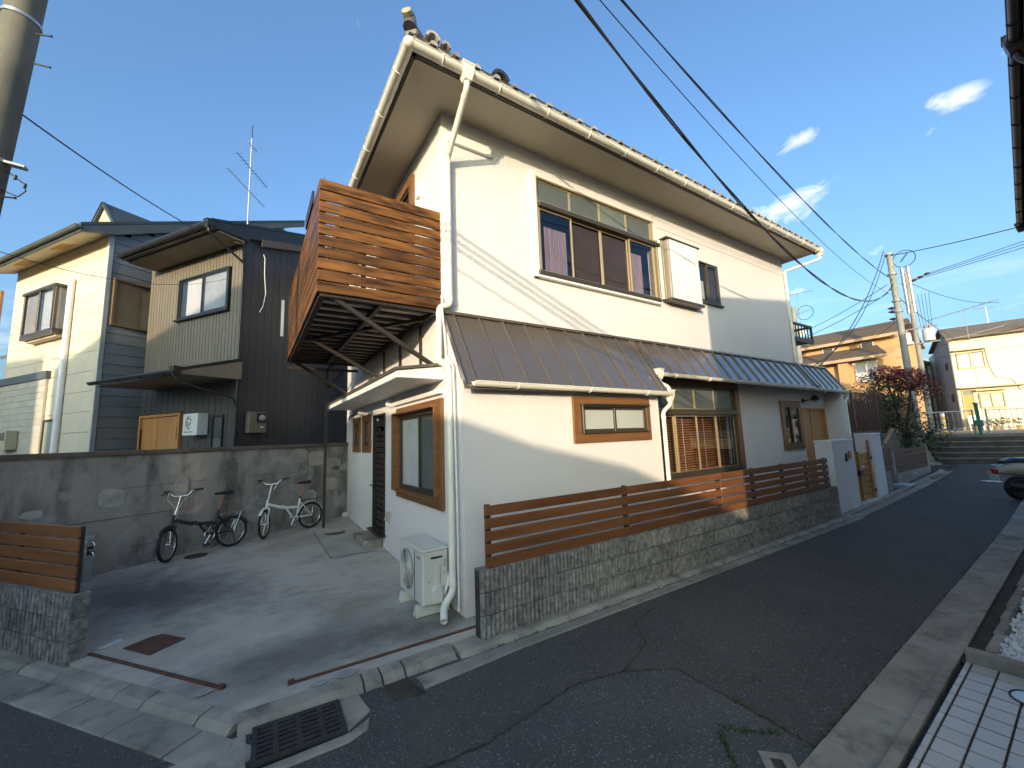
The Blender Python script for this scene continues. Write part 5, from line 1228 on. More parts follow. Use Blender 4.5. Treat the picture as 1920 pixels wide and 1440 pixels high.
    for x_, w_, h_ in prof:
        rings.append([(sp.x-.0+x_, w_*math.cos(q), sp.z+.028+h_*math.sin(q)*(1 if math.sin(q) > 0 else 1.2)) for q in [2*math.pi*i/12 for i in range(12)]])
    vs = [v for g_ in rings for v in g_]; fs = [(i*12+j, i*12+(j+1) % 12, (i+1)*12+(j+1) % 12, (i+1)*12+j) for i in range(len(rings)-1) for j in range(12)]+[tuple(range(12)), tuple(range((len(rings)-1)*12, len(rings)*12))]
    mb.add(vs, fs).build('saddle', rubber, t, smooth=70)
    arc_strip(rc, f, a, r+.018, .05, R(20), R(165), guard_m, 'mudguard', t)
    arc_strip(fc2, sv, sa, r+.018, .05, R(40), R(125), guard_m, 'mudguard', t)
    mb = MB()
    for y in (-.05, .05): mb.tube([Vector((-.20, y, .565)), Vector((.10, y, .575)), st+Vector((-.0, y*.4, -.07))], .006, 6)
    for s_ in (-1, 1): mb.tube([Vector((-.12, .05*s_, .565)), rc+Vector((0, .06*s_, 0))], .005, 6)
    for x_ in (-.18, -.08, .02): mb.tube([Vector((x_, -.05, .567)), Vector((x_, .05, .567))], .005, 6)
    mb.build('rear_rack', chrome if black else black_m, t, smooth=50)
    n = 24; MB().tube([bb+Vector((.075*math.cos(2*math.pi*i/n), .045, .075*math.sin(2*math.pi*i/n))) for i in range(n)], .007, 6, closed=True).build('chainring', chrome, t)
    mb = MB(); ca = R(-60); cd = Vector((math.cos(ca), 0, math.sin(ca)))
    mb.tube([bb+Vector((0, .06, 0)), bb+cd*.15+Vector((0, .07, 0))], .009, 7); mb.tube([bb+Vector((0, -.06, 0)), bb-cd*.15+Vector((0, -.07, 0))], .009, 7); mb.tube([bb+Vector((0, -.06, 0)), bb+Vector((0, .06, 0))], .014, 8); cr = mb.build('crank', chrome, t, smooth=50)
    for s_ in (1, -1): MB().box(bb.x+s_*cd.x*.15-.04, bb.x+s_*cd.x*.15+.04, s_*.08, s_*.16, bb.z+s_*cd.z*.15-.012, bb.z+s_*cd.z*.15+.012).build('pedal', black_m if black else chrome, cr, bevel=.003)
    mb = MB(); mb.tube([bb+Vector((.0, .045, .075)), rc+Vector((0, .045, .035))], .004, 5); mb.tube([bb+Vector((0, .045, -.075)), rc+Vector((0, .045, -.035))], .004, 5); mb.build('chain', black_m, t)
    MB().tube([rc+Vector((.02, .07, -.01)), rc+Vector((-.02, .10, -.245))], .008, 7).build('kickstand', black_m, t, smooth=50)
    MB().box(.03, .19, -.022, .022, .40, .47).build('chain_box', black_m, t, bevel=.01) if black else None
    return t
bicycle('black folding bicycle parked nearer the left of the concrete wall', (-2.13, 4.73, dz(-2.2, 4.7)), R(209), R(42), bike_bk, 3, black_m, True)
bicycle('white folding bicycle parked beside the dark steel balcony post', (-.84, 5.33, dz(-.9, 5.3)), R(205), R(44), bike_wt, 3, bike_wt, False)

# ---------------- left utility pole with its fittings
PX, PY = -4.60, 2.16
t = thing('utility_pole', 'round concrete utility pole at the left edge with steel bands', 'utility pole', (PX, PY, 0))
t.rotation_mode = 'QUATERNION'; t.rotation_quaternion = Matrix.Rotation(.085, 4, Vector((.53, .85, 0))).to_quaternion()
MB().tube([(0, 0, -.1), (0, 0, 11)], [.165, .118], 28).build('shaft', old_pole, t, smooth=60)
def band(z, r, parent, m=galv, h=.05):
    MB().lathe([(r, z), (r+.006, z), (r+.006, z+h), (r, z+h)], 28).build('steel_band', m, parent, smooth=40)
for z in (6.38, 4.78): band(z, .142, t, galv, .035)
for z, a in ((6.27, -25), (5.95, -15), (4.42, -25), (3.42, -20)):
    d = Vector((math.cos(R(a)), math.sin(R(a)), 0)); MB().tube([d*.155+Vector((0, 0, z)), d*.30+Vector((0, 0, z)), d*.305+Vector((0, 0, z+.0))], [.009, .009, .014], 8).build('step_bolt', black_m, t)
for z in (4.85, 4.35): MB().lathe([(.012, 0), (.012, .012), (.001, .013)], 10, (0, 0, 0), 'x').build('bolt_hole', black_m, t, loc=(-.05, -.158, z))
MB().tube([(-.10, -.13, 4.95), (-.12, -.14, 5.3), (-.10, -.13, 5.8)], .006, 6).build('ground_wire', cable_m, t)
mb = MB(); mb.tube([(.14, -.02, 4.72), (.22, -.06, 4.66), (.30, -.10, 4.60), (.33, -.12, 4.52), (.28, -.10, 4.45), (.16, -.03, 4.50), (.10, -.05, 4.52)], .006, 6); mb.build('dangling_wire', cable_m, t, smooth=60)
MB().box(.13, .28, -.10, -.02, 4.77, 4.80).build('cable_clamp', galv, t, bevel=.004)
for p in ((.22, -.06, 4.66), (.31, -.105, 4.58)): MB().lathe([(.001, -.03), (.014, -.02), (.014, .02), (.001, .03)], 8, p).build('wire_connector', black_m, t)
# ================================================================== houses beyond the concrete wall
LA = R(34.5); K0 = Vector((-2.19, 5.73, 0))
yard = MB().prism([(-6.2, 2.9), (.6, 6.5), (14, 13.5), (4, 34), (-22, 26), (-9.4, 4.6)], -.3, .45, 'z'); struct('yard', yard, ground_m)
FX = Fr((0, 0, 0), (0, -1, 0), (-1, 0, 0))        # local front, seen from the street: u runs to the right
FY = Fr((0, 0, 0), (1, 0, 0), (0, -1, 0))         # local right-hand side: u runs back
# ---------------- charcoal house
D = thing('house', 'charcoal and taupe clad house with a pale wooden door behind the wall', 'house', (K0.x, K0.y, 0), LA)
W1 = 3.32; DEP = 9.0
mb = MB(); mb.box(.02, DEP, .02, W1, .4, 6.1); mb.build('wall', dark_clad, D)
def strip_panels(F, u0, u1, z0, z1, w, m, parent, holes=(), t=.016, name='cladding_panel', gap=.012, gable=None):
    n = int(round((u1-u0)/w)); w = (u1-u0)/n
    for k in range(n):
        a = u0+k*w+gap/2; b = u0+(k+1)*w-gap/2; spans = [(z0, z1 if gable is None else gable((a+b)/2))]
        for h in holes:
            if h[0] < (a+b)/2 < h[1]:
                ns = []
                for s in spans:
                    if h[2] > s[0]: ns.append((s[0], min(s[1], h[2])))
                    if h[3] < s[1]: ns.append((max(s[0], h[3]), s[1]))
                spans = ns
        for s in spans:
            if s[1]-s[0] > .02: mb = MB(); F.box(mb, a, b, s[0], s[1], -.01, t); mb.build(name, m, parent)
dw = (-2.13, -.38, 4.69, 5.63)
strip_panels(FX, -W1, -.02, 3.55, 6.12, .105, grey_clad, D, [dw])
strip_panels(FX, -W1, -.02, .45, 3.30, .21, mat('charcoal_front_panel', (.055, .052, .052), rough=.5, rand=.04), D, [(-3.27, -1.74, .4, 2.62)])
strip_panels(FY, .02, 5.6, .45, 6.2, .16, dark_clad, D, gable=lambda u: 6.15+.31*u-.03, gap=.006, t=.010)
w = window('window', FX, dw, D, .035, -.02, .06, dark_trim, label='black framed sliding window on the taupe upper wall')
a, b, c, d = dw
sash(FX, w, a+.035, (a+b)/2+.02, c+.035, d-.035, .02, dark_trim, pane_m, .03); sash(FX, w, (a+b)/2-.02, b-.035, c+.035, d-.035, .045, dark_trim, pane_m, .03)
mb = MB(); FX.sheet(mb, a+.04, (a+b)/2-.22, c+.04, d-.04, .0); mb.build('curtain', dark_room, w); mb = MB(); FX.sheet(mb, (a+b)/2-.62, (a+b)/2, c+.04, d-.04, .003); mb.build('curtain', curtain_w, w)  # first sheet is no curtain; near-black colour stands for the unlit room
mb = MB(); FX.sheet(mb, (a+b)/2, b-.04, c+.04, d-.04, .003); mb.build('curtain', mat('grey_blind', (.36, .38, .38), rough=.7), w)
mb = MB(); FX.box(mb, a-.04, b+.04, c-.04, c-.001, .0, .10); mb.build('sill', dark_trim, w, bevel=.003)
# upper eave: fascia, soffit, gutter, roof slope rising to the back
ez = 6.17; ex = -.68; ys0, ys1 = -.10, W1-.22; sl_ = .31
mb = MB(); mb.add([(ex, ys0, ez-.10), (ex, ys1, ez-.10), (.05, ys1, ez-.06), (.05, ys0, ez-.06)], [(0, 1, 2, 3)]); mb.build('soffit', taupe_soffit, D)
mb = MB()
for y_, yy in ((ys0, ys1),):
    z0_ = ez+.02; mb.add([(ex-.05, y_, z0_), (ex-.05, yy, z0_), (DEP, yy, z0_+sl_*(DEP-ex)), (DEP, y_, z0_+sl_*(DEP-ex)), (ex-.05, y_, z0_+.05), (ex-.05, yy, z0_+.05), (DEP, yy, z0_+.05+sl_*(DEP-ex)), (DEP, y_, z0_+.05+sl_*(DEP-ex))], [(3, 2, 1, 0), (4, 5, 6, 7), (0, 1, 5, 4), (1, 2, 6, 5), (2, 3, 7, 6), (3, 0, 4, 7)])
mb.prism([(ex, ez-.10), (.05, ez-.06), (.02, ez-.02), (DEP, ez-.02+sl_*(DEP)), (DEP, ez+.02+sl_*(DEP-ex)), (ex, ez+.02)], ys0-.002, ys0+.03, 'y')
mb.prism([(ex, ez-.10), (.05, ez-.06), (.05, ez+.02+sl_*(.05-ex)), (ex, ez+.02)], ys1-.03, ys1+.002, 'y')
mb.box(ex-.02, ex, ys0, ys1, ez-.12, ez+.03); rfd = mb.build('roof', dark_trim, D)
mb = MB(); mb.box(ex+.10, ex+.62, ys0+.02, ys1-.02, ez-.135, ez-.105); mb.build('soffit_edge', taupe_soffit, D)
mb = MB(); mb.prism([(.3, ez+.0+sl_*.3+.0), (DEP, ez+sl_*DEP), (DEP, ez-.16+sl_*DEP), (.3, ez-.16+sl_*.3)], ys0-.012, ys0+.02, 'y'); mb.build('barge_board', mat('brown_barge', (.075, .055, .042), rough=.5), D)
gutter('gutter', (ex-.06, ys1, ez-.03), (ex-.06, ys0-.02, ez-.045), .06, dark_trim, D, br=.6)
hopper((ex-.06, ys0+.05, ez-.05), .13, .17, D, dark_trim); pipe('downpipe', [(ex-.06, ys0+.05, ez-.13), (ex-.05, ys0+.05, ez-.2), (-.05, -.04, ez-.55), (-.04, -.05, ez-.7), (-.04, -.05, .5)], .022, dark_trim, D, coll=False)
mb = MB(); mb.box(-.035, -.0, -.03, .0, .45, 6.1); mb.build('corner_trim', dark_trim, D)
# pent eave between storeys
px_, pz_ = -1.07, 3.20; y0_, y1_ = -.08, 2.80
mb = MB(); mb.add([(px_, y0_, pz_), (px_, y1_, pz_), (.02, y1_, pz_+.33), (.02, y0_, pz_+.33), (px_, y0_, pz_+.05), (px_, y1_, pz_+.05), (.02, y1_, pz_+.40), (.02, y0_, pz_+.40)], [(3, 2, 1, 0), (4, 5, 6, 7), (0, 1, 5, 4), (1, 2, 6, 5), (2, 3, 7, 6), (3, 0, 4, 7)]); pe = mb.build('pent_roof', dark_trim, D)
mb = MB(); mb.prism([(px_+.02, pz_-.06), (.02, pz_-.04), (.02, pz_+.33), (px_+.02, pz_)], y0_, y0_+.02, 'y'); mb.add([(px_+.02, y0_, pz_-.06), (px_+.02, y1_, pz_-.06), (.02, y1_, pz_-.04), (.02, y0_, pz_-.04)], [(0, 1, 2, 3)]); mb.build('soffit', taupe_soffit, pe)
gutter('gutter', (px_-.05, y1_, pz_+.01), (px_-.05, y0_-.04, pz_-.02), .055, dark_trim, D, br=.6)
hopper((px_-.05, y0_+.02, pz_-.02), .13, .17, D, dark_trim); pipe('downpipe', [(px_-.05, y0_+.02, pz_-.10), (px_-.03, y0_+.01, pz_-.2), (-.10, -.05, pz_-.42), (-.04, -.05, pz_-.6)], .02, dark_trim, D, coll=False)
# orange door with frame, three leaves and little windows
mb = MB(); FX.ring(mb, -3.27, -1.74, .45, 2.60, .06, -.02, .06, wb=.02); dr = mb.build('front_door', wood_door, D, bevel=.004)
us = [-3.21, -2.79, -2.60, -2.18, -1.80]
for k, (a, b) in enumerate(zip(us[:-1], us[1:])): mb = MB(); FX.box(mb, a+.004, b-.004, .5, 2.535, -.01, .02+.006*(k % 2)); mb.build('door_board', wood_door, dr, bevel=.004)
for k in range(5):
    z = 2.28-k*.26-.16; mb = MB(); FX.box(mb, -2.735, -2.655, z, z+.12, .018, .024); mb.build('door_light', ink, dr)
mb = MB(); FX.box(mb, -3.19, -3.175, 1.6, 2.3, .03, .05); FX.box(mb, -1.84, -1.825, 2.0, 2.3, .03, .05); mb.build('handle', black_m, dr)
# white light-box sign with emblem
mb = MB(); FX.box(mb, -1.275, -.80, 2.085, 2.53, .03, .24); sg = mb.build('sign_box', mat('sign_white', (.66, .70, .72), rough=.4), D, bevel=.008)
def disc(F, u, z, n, pts, m, parent, name): 
    mb = MB(); mb.poly([F.pt(u+p[0], z+p[1], n) for p in pts]); return mb.build(name, m, parent)
cu_, cz_ = -1.065, 2.345
mb = MB(); ra = .135
for i in range(26):
    a0_, a1_ = R(35+i*9.6), R(35+(i+1)*9.6); w0 = .012*math.sin(math.pi*i/26)+.002; w1 = .012*math.sin(math.pi*(i+1)/26)+.002
    mb.quad(FX.pt(cu_+ra*.8*math.cos(a0_), cz_+ra*math.sin(a0_), .2415), FX.pt(cu_+ra*.8*math.cos(a1_), cz_+ra*math.sin(a1_), .2415), FX.pt(cu_+(ra-w1)*.8*math.cos(a1_), cz_+(ra-w1)*math.sin(a1_), .2415), FX.pt(cu_+(ra-w0)*.8*math.cos(a0_), cz_+(ra-w0)*math.sin(a0_), .2415))
mb.build('emblem_ring', ink, sg)
for k, (u, z, a, b, rot) in enumerate([(-.03, .085, .036, .018, 20), (.045, .06, .034, .018, -40), (-.065, .03, .024, .016, 30), (-.08, -.03, .010, .05, 0), (-.035, .0, .018, .018, 0), (-.035, -.06, .014, .045, 8), (.04, -.01, .016, .034, -25), (.012, -.045, .020, .020, 0), (.01, -.115, .030, .018, 40)]):
    cr, sr = math.cos(R(rot)), math.sin(R(rot)); pts = []
    for i in range(10):
        x, y = a*math.cos(2*math.pi*i/10), b*math.sin(2*math.pi*i/10); pts.append((x*cr-y*sr, x*sr+y*cr))
    disc(FX, cu_+u, cz_+z, .2415, pts, ink, sg, 'emblem_mark')
text('Maison de Voisin', .042, ink, sg, face_mat(FX.pt(-1.07, 2.145, .2408), (0, -1, 0), (0, 0, 1)))
# slit window, electricity meter, loose wire on the side wall
w = window('window', FX, (-.68, -.33, 1.2, 2.48), D, .04, .0, .05, black_m, panes=[(-.64, -.37, 1.24, 2.0, .02, frost_dk), (-.64, -.37, 2.02, 2.44, .02, mat('bluish_glass', (.06, .075, .09), rough=.15))], label='black slit window beside the white sign')
mb = MB(); FY.box(mb, .18, .57, 2.09, 2.52, .01, .13); mt = mb.build('meter_box', mat('meter_bronze', (.16, .145, .12), rough=.5), D, bevel=.012)
mb = MB(); FY.box(mb, .34, .54, 2.30, 2.50, .125, .135); mb.build('meter_window', black_m, mt); mb = MB(); mb.lathe([(.065, 0), (.065, .02), (.05, .03), (.001, .032)], 16, (0, 0, 0), 'y'); mb.v = [(x+.445, -y-.135, z+2.40) for x, y, z in mb.v]; mb.build('meter_dial', galv, mt, smooth=40)
mb = MB(); FY.box(mb, .42, .49, 2.20, 2.225, .128, .134); mb.build('meter_label', trimwhite, mt)
mb = MB(); mb.tube([FY.pt(.40, 5.98, .02), FY.pt(.415, 5.9, .05), FY.pt(.43, 5.5, .045), FY.pt(.47, 5.1, .05), FY.pt(.42, 4.8, .045), FY.pt(.34, 4.65, .06)], .009, 7); mb.build('loose_wire', pvc, D, smooth=60)
mb = MB(); FX.box(mb, -.06, .02, 6.02, 6.06, .02, .2); mb.build('cable_arm', galv, D)
# ---------------- rooftop antenna on that house
t = thing('antenna', 'tall rooftop television antenna mast on the charcoal house', 'antenna', tuple(Vector((K0.x, K0.y, 0)) + Matrix.Rotation(LA, 3, 'Z') @ Vector((.70, 1.02, 6.6))), LA)
MB().tube([(0, 0, -.2), (0, 0, 2.75)], .017, 8).build('mast', galv, t); MB().tube([(0, 0, 2.70), (0, 0, 3.1)], .010, 7).build('mast_tip', black_m, t)
def yagi(z, direc, ln, off, els, el, m, nm, skew=0):
    d = Vector(direc).normalized(); s = d.cross(Vector((0, 0, 1))); b = MB(); o = Vector((0, 0, z)); p, q = o+d*(off-ln/2), o+d*(off+ln/2); b.tube([p, q], .008, 6)
    for i in range(els):
        c = p.lerp(q, (i+.3)/els); l = el*(1-.25*i/els); b.tube([c-s*l, c+s*l], .0028, 4)
    bb = b.build(nm, m, t); return bb
yagi(2.55, (1, .4, 0), .35, .05, 4, .50, galv, 'vhf_array'); yagi(1.95, (.9, .42, -.05), 1.25, .1, 11, .10, black_m, 'uhf_array'); yagi(1.35, (.9, .42, -.03), 1.5, -.1, 12, .10, galv, 'uhf_array')
MB().box(-.05, .02, -.10, .02, .30, .45).build('amplifier_box', trimwhite, t, bevel=.01); MB().box(-.07, .03, -.12, .03, -.1, .07).build('amplifier_box', trimwhite, t, bevel=.01)
# ---------------- cream and blue house to its left
Cc = K0 + Vector((*((Matrix.Rotation(LA, 3, 'Z') @ Vector((-.70, 3.62, 0))).xy), 0))
Bh = thing('house', 'cream fronted house with blue grey side siding and a bay window', 'house', (Cc.x, Cc.y, 0), LA)
WB = 4.68; EZ2 = 6.80
mb = MB(); mb.box(.02, 10, .02, WB, .4, 6.7); mb.prism([(.02, 6.7), (10, 6.7), (10, 9.5), (5, 9.2)], .03, WB-.03, 'y'); mb.build('wall', cream_soffit, Bh)
bay_u = (-3.95+.0, -2.40)
def lap(F, u0, u1, z0, z1, h, m, parent, t=.014, holes=(), gable=None, name='siding_board', lean=.008):
    n = int(round((z1-z0)/h)); h = (z1-z0)/n
    for k in range(n):
        a, b = z0+k*h+.006, z0+(k+1)*h-.003; spans = [(u0 if gable is None else max(u0, gable((a+b)/2)), u1)]
        for q in holes:
            if q[2] < (a+b)/2 < q[3]:
                ns = []
                for s in spans:
                    if q[0] > s[0]: ns.append((s[0], min(s[1], q[0])))
                    if q[1] < s[1]: ns.append((max(s[0], q[1]), s[1]))
                spans = ns
        for s in spans:
            if s[1]-s[0] < .03: continue
            mb = MB(); c = [F.pt(u, z, n_) for z, n0 in ((a, t+lean), (b, t)) for u, n_ in ((s[0], -.01), (s[1], -.01), (s[1], n0), (s[0], n0))]
            mb.add(c, [(3, 2, 1, 0), (4, 5, 6, 7), (0, 1, 5, 4), (1, 2, 6, 5), (2, 3, 7, 6), (3, 0, 4, 7)]); mb.build(name, m, parent)
# cream front in wide panels (panel joints every 1.6 m)
for a, b in ((-WB, -3.02), (-3.015, -1.5), (-1.495, -.06)):
    lap(FX, a, b, .45, EZ2, .455, cream_siding, Bh, holes=[(-1.95, -1.32-.4, .45, 2.62)] if False else (), lean=.001)
bw_ = (.02+.06, 1.5, 4.66, 5.76)
lap(FY, .03, 5.2, .45, 9.0, .235, blue_siding, Bh, holes=[(.10, 1.15, 4.66, 5.78)], gable=lambda z: (z-6.80)/.52 if z > 6.80 else -9)
mb = MB(); FX.box(mb, -.075, .02, .45, EZ2, .0, .035); mb.build('corner_board', cream_siding, Bh, bevel=.004); mb = MB(); FY.box(mb, -.03, .055, .45, EZ2, .0, .035); mb.build('corner_board', mat('blue_corner', (.30, .34, .37), rough=.5), Bh, bevel=.004)
# side window
w = window('window', FY, (.10, 1.15, 4.66, 5.78), Bh, .05, .0, .08, mat('ochre_frame', (.16, .105, .055), rough=.5), label='brown framed window in the blue siding'); mb = MB(); FY.box(mb, .15, 1.10, 4.71, 5.73, .015, .02); mb.build('pane', mat('amber_blind', (.20, .165, .115), rough=.35), w)
# bay window
b0, b1, z0_, z1_ = -3.22, -1.58, 4.75, 5.76; pr = .27
mb = MB(); FX.box(mb, b0, b1, z0_-.13, z0_-.06, 0, pr); FX.box(mb, b0-.03, b1+.03, z1_, z1_+.07, 0, pr+.03)
for u in (b0, b1-.06): FX.box(mb, u, u+.06, z0_-.06, z1_, pr-.06, pr)
FX.box(mb, b0, b1, z0_-.06, z0_, 0, pr); FX.box(mb, (b0+b1)/2-.04, (b0+b1)/2+.02, z0_, z1_, pr-.05, pr-.003)
for u in (b0, b1-.04): FX.box(mb, u, u+.04, z0_, z1_, .0, .05)
bay = mb.build('window', bronze, Bh, bevel=.004); bay['label'] = 'projecting bronze bay window on the cream front'
for (a, b) in ((b0+.06, (b0+b1)/2-.04), ((b0+b1)/2+.02, b1-.06)): mb = MB(); FX.box(mb, a, b, z0_, z1_, pr-.03, pr-.024); mb.build('pane', pane_m, bay)
mb = MB(); FX.box(mb, b1-.012, b1-.006, z0_, z1_, .05, pr-.06); FX.box(mb, b0+.006, b0+.012, z0_, z1_, .05, pr-.06); mb.build('pane', pane_m, bay)
mb = MB(); FX.sheet(mb, b0+.06, (b0+b1)/2-.04, z0_, z1_, pr-.07); mb.build('blind', mat('tan_blind', (.40, .32, .20), rough=.7), bay)
cu = MB(); n = 30
for i in range(n):
    a = (b0+b1)/2+.02+(.69)*i/n; b = (b0+b1)/2+.02+.69*(i+1)/n; cu.quad(FX.pt(a, z0_, pr-.09+.012*math.sin(i*1.7)), FX.pt(b, z0_, pr-.09+.012*math.sin((i+1)*1.7)), FX.pt(b, z1_, pr-.09+.012*math.sin((i+1)*1.7)), FX.pt(a, z1_, pr-.09+.012*math.sin(i*1.7)))
for i in range(14):
    a = .06+.24*i/14; b = .06+.24*(i+1)/14; cu.quad(FX.pt(b1-.035+.01*math.sin(i*1.9), z0_, a), FX.pt(b1-.035+.01*math.sin((i+1)*1.9), z0_, b), FX.pt(b1-.035+.01*math.sin((i+1)*1.9), z1_, b), FX.pt(b1-.035+.01*math.sin(i*1.9), z1_, a))
cu.build('curtain', curtain_w, bay, smooth=80)
mb = MB(); FX.box(mb, b0+.04, b1-.04, z0_-.18, z0_-.131, 0, pr-.10); mb.build('bay_base', cream_soffit, bay)
# white standpipe on the front
mb = MB(); mb.tube([FX.pt(-1.40, .5, .075), FX.pt(-1.40, 5.90, .075), FX.pt(-1.40, 5.97, .055)], .062, 14); mb.build('downpipe', pvc, Bh, smooth=50)
# eaves and roof
ex2 = -.52
mb = MB(); mb.add([(ex2, -.10, EZ2-.19), (ex2, WB+.2, EZ2-.19), (.02, WB+.2, EZ2+.0), (.02, -.10, EZ2+.0)], [(0, 1, 2, 3)]); mb.build('soffit', cream_soffit, Bh)
for k, yy in enumerate((1.15, 3.1)): MB().add([(-.40, yy, EZ2-.150), (-.15, yy, EZ2-.060), (-.15, yy+.62, EZ2-.060), (-.40, yy+.62, EZ2-.150), (-.40, yy, EZ2-.14), (-.15, yy, EZ2-.05), (-.15, yy+.62, EZ2-.05), (-.40, yy+.62, EZ2-.14)], [(0, 1, 2, 3), (7, 6, 5, 4), (0, 4, 5, 1), (1, 5, 6, 2), (2, 6, 7, 3), (3, 7, 4, 0)]).build('soffit_vent', rust_vent, Bh)
mb = MB(); z0_ = EZ2-.08; rr_ = .52*(5.0-ex2)
mb.add([(ex2-.04, -.13, z0_), (ex2-.04, WB+.25, z0_), (5.0, WB+.25, z0_+rr_), (5.0, -.13, z0_+rr_), (ex2-.04, -.13, z0_+.07), (ex2-.04, WB+.25, z0_+.07), (5.0, WB+.25, z0_+.07+rr_), (5.0, -.13, z0_+.07+rr_)], [(3, 2, 1, 0), (4, 5, 6, 7), (0, 1, 5, 4), (1, 2, 6, 5), (2, 3, 7, 6), (3, 0, 4, 7)])
mb.box(ex2-.03, ex2, -.12, WB+.22, EZ2-.21, EZ2-.06); mb.build('roof', mat('slate_trim', (.05, .06, .065), rough=.5), Bh)
mb = MB(); mb.prism([(ex2, EZ2-.21), (.05, EZ2-.02), (5, EZ2-.26+rr_), (5, EZ2-.08+rr_), (ex2, EZ2-.07)], -.125, -.09, 'y'); mb.build('barge_board', mat('blue_grey_barge', (.085, .10, .11), rough=.5), Bh)
gutter('gutter', (ex2-.07, WB+.25, EZ2-.10), (ex2-.07, -.14, EZ2-.09), .06, mat('olive_gutter', (.10, .11, .09), rough=.4), Bh, br=.8)
# ridge gable peeping over the roof
mb = MB(); mb.prism([(1.3, 8.0), (3.1, 8.0), (2.2, 9.05)], .9, 1.1, 'y') if False else mb.prism([(2.2, 7.9), (3.9, 7.9), (3.05, 8.85)], 1.4, 1.0, 'x'); mb.build('dormer', cream_soffit, Bh)
mb = MB(); mb.bar((.95, 2.1, 7.85), (.95, 3.05, 8.92), .06, .10); mb.bar((.95, 4.0, 7.85), (.95, 3.05, 8.92), .06, .10); mb.add([(.9, 3.05, 8.95), (.9, 2.0, 7.85), (3.2, 2.0, 7.85), (3.2, 3.05, 8.95)], [(0, 1, 2, 3)]); mb.add([(.9, 3.05, 8.95), (3.2, 3.05, 8.95), (3.2, 4.1, 7.85), (.9, 4.1, 7.85)], [(0, 1, 2, 3)]); mb.build('dormer_roof', MATS['slate_trim'], Bh)
# annex with sloping roof in front
an_x = -.05
mb = MB(); mb.prism([(2.18, .4), (6.5, .4), (6.5, 3.62), (2.18, 3.70)], an_x, .02, 'x'); mb.build('annex', cream_soffit, Bh)
FXa = Fr((an_x, 0, 0), (0, -1, 0), (-1, 0, 0)); lap(FXa, -6.5, -2.20, .45, 3.62, .155, mat('grey_cream_siding', (.46, .43, .36), rough=.65, rand=.03), Bh, lean=.002, t=.01)
mb = MB(); FXa.box(mb, -6.6, -2.10, 3.62, 3.80, -.5, .05); mb.build('annex_roof', MATS['blue_grey_barge'], Bh)
FXb = Fr((an_x, 0, 0), (0, -1, 0), (-1, 0, 0)); mb = MB(); FXb.box(mb, -3.95, -3.30, 1.95, 2.42, .02, .22); mb.build('meter_box', mat('meter_cream', (.42, .40, .28), rough=.5), Bh, bevel=.01)
mb = MB(); FXb.box(mb, -3.85, -3.35, 2.18, 2.36, .215, .225); mb.build('meter_window', mat('meter_glass', (.12, .12, .11), rough=.2), Bh)
# door recess right of the annex
mb = MB(); FX.ring(mb, -2.16, -1.62, .45, 2.62, .05, .0, .05); dr = mb.build('side_door', bronze, Bh); mb = MB(); FX.box(mb, -2.11, -1.67, .5, 2.57, .015, .03); mb.build('door_leaf', mat('grey_green_door', (.30, .32, .28), rough=.4), dr)
# ochre service pole and conduit at the far left corner of that house
pp = thing('service_pole', 'tan service pole at the left corner of the cream house', 'pole', tuple(Cc + Matrix.Rotation(LA, 3, 'Z') @ Vector((-.25, WB+.06, .45))), LA)
MB().tube([(0, 0, 0), (0, 0, 5.75)], .055, 10).build('shaft', mat('tan_pole', (.34, .20, .10), rough=.7), pp, smooth=50); MB().tube([(0, 0, 5.5), (-.5, .35, 5.85)], .03, 8).build('arm', dark_trim, pp)
for z in (5.45, 5.1, 4.75): MB().lathe([(.05, 0), (.065, .03), (.065, .07), (.04, .10)], 12, (-.08, .02, z)).build('insulator', bronze, pp, smooth=40)
# grey house at the very left edge
o = thing('house', 'pale grey sided house corner with a dark blue roof at the far left', 'house', tuple(Cc + Matrix.Rotation(LA, 3, 'Z') @ Vector((2.2, 7.2, 0))), LA)
MB().box(0, 6, -1.0, 5, .4, 5.55).build('wall', mat('grey_siding_wall', (.50, .50, .49), rough=.7), o)
lap(Fr((0, 0, 0), (0, -1, 0), (-1, 0, 0)), -5, 1.0, .45, 5.55, .24, mat('grey_siding', (.52, .52, .51), rough=.65, rand=.03), o)
mb = MB(); mb.add([(-.3, -1.3, 5.5), (-.3, 5, 5.5), (4, 5, 7.4), (4, -1.3, 7.4), (-.3, -1.3, 5.62), (-.3, 5, 5.62), (4, 5, 7.52), (4, -1.3, 7.52)], [(3, 2, 1, 0), (4, 5, 6, 7), (0, 1, 5, 4), (1, 2, 6, 5), (2, 3, 7, 6), (3, 0, 4, 7)]); mb.build('roof', MATS['blue_grey_barge'], o)
# ================================================================== gate, steps and everything beyond
# white gate pillars
def pillar(label, x0, x1, y0, y1, h, extra=None):
    z0 = gz(x0)-.05; t = thing('gate_pillar', label, 'gate pillar', (x0, y0, z0))
    MB().box(0, x1-x0, 0, y1-y0, 0, h-.03).build('shaft', stucco, t, bevel=.006); MB().box(-.01, x1-x0+.01, -.012, y1-y0+.01, h-.029, h).build('cap', trimwhite, t, bevel=.006); return t
t = pillar('white gate pillar with intercom beside the board fence', 8.42, 9.58, -.38, -.06, 1.60)
MB().box(.62, .71, -.025, -.001, 1.13, 1.30).build('intercom', black_m, t, bevel=.006); MB().box(.78, .93, -.022, -.001, 1.18, 1.34).build('name_plate', mat('name_plate_wood', (.45, .17, .06), rough=.5), t, bevel=.006)
t2 = pillar('white gate pillar on the far side of the yellow gate', 10.75, 11.42, -.38, -.06, 1.62)
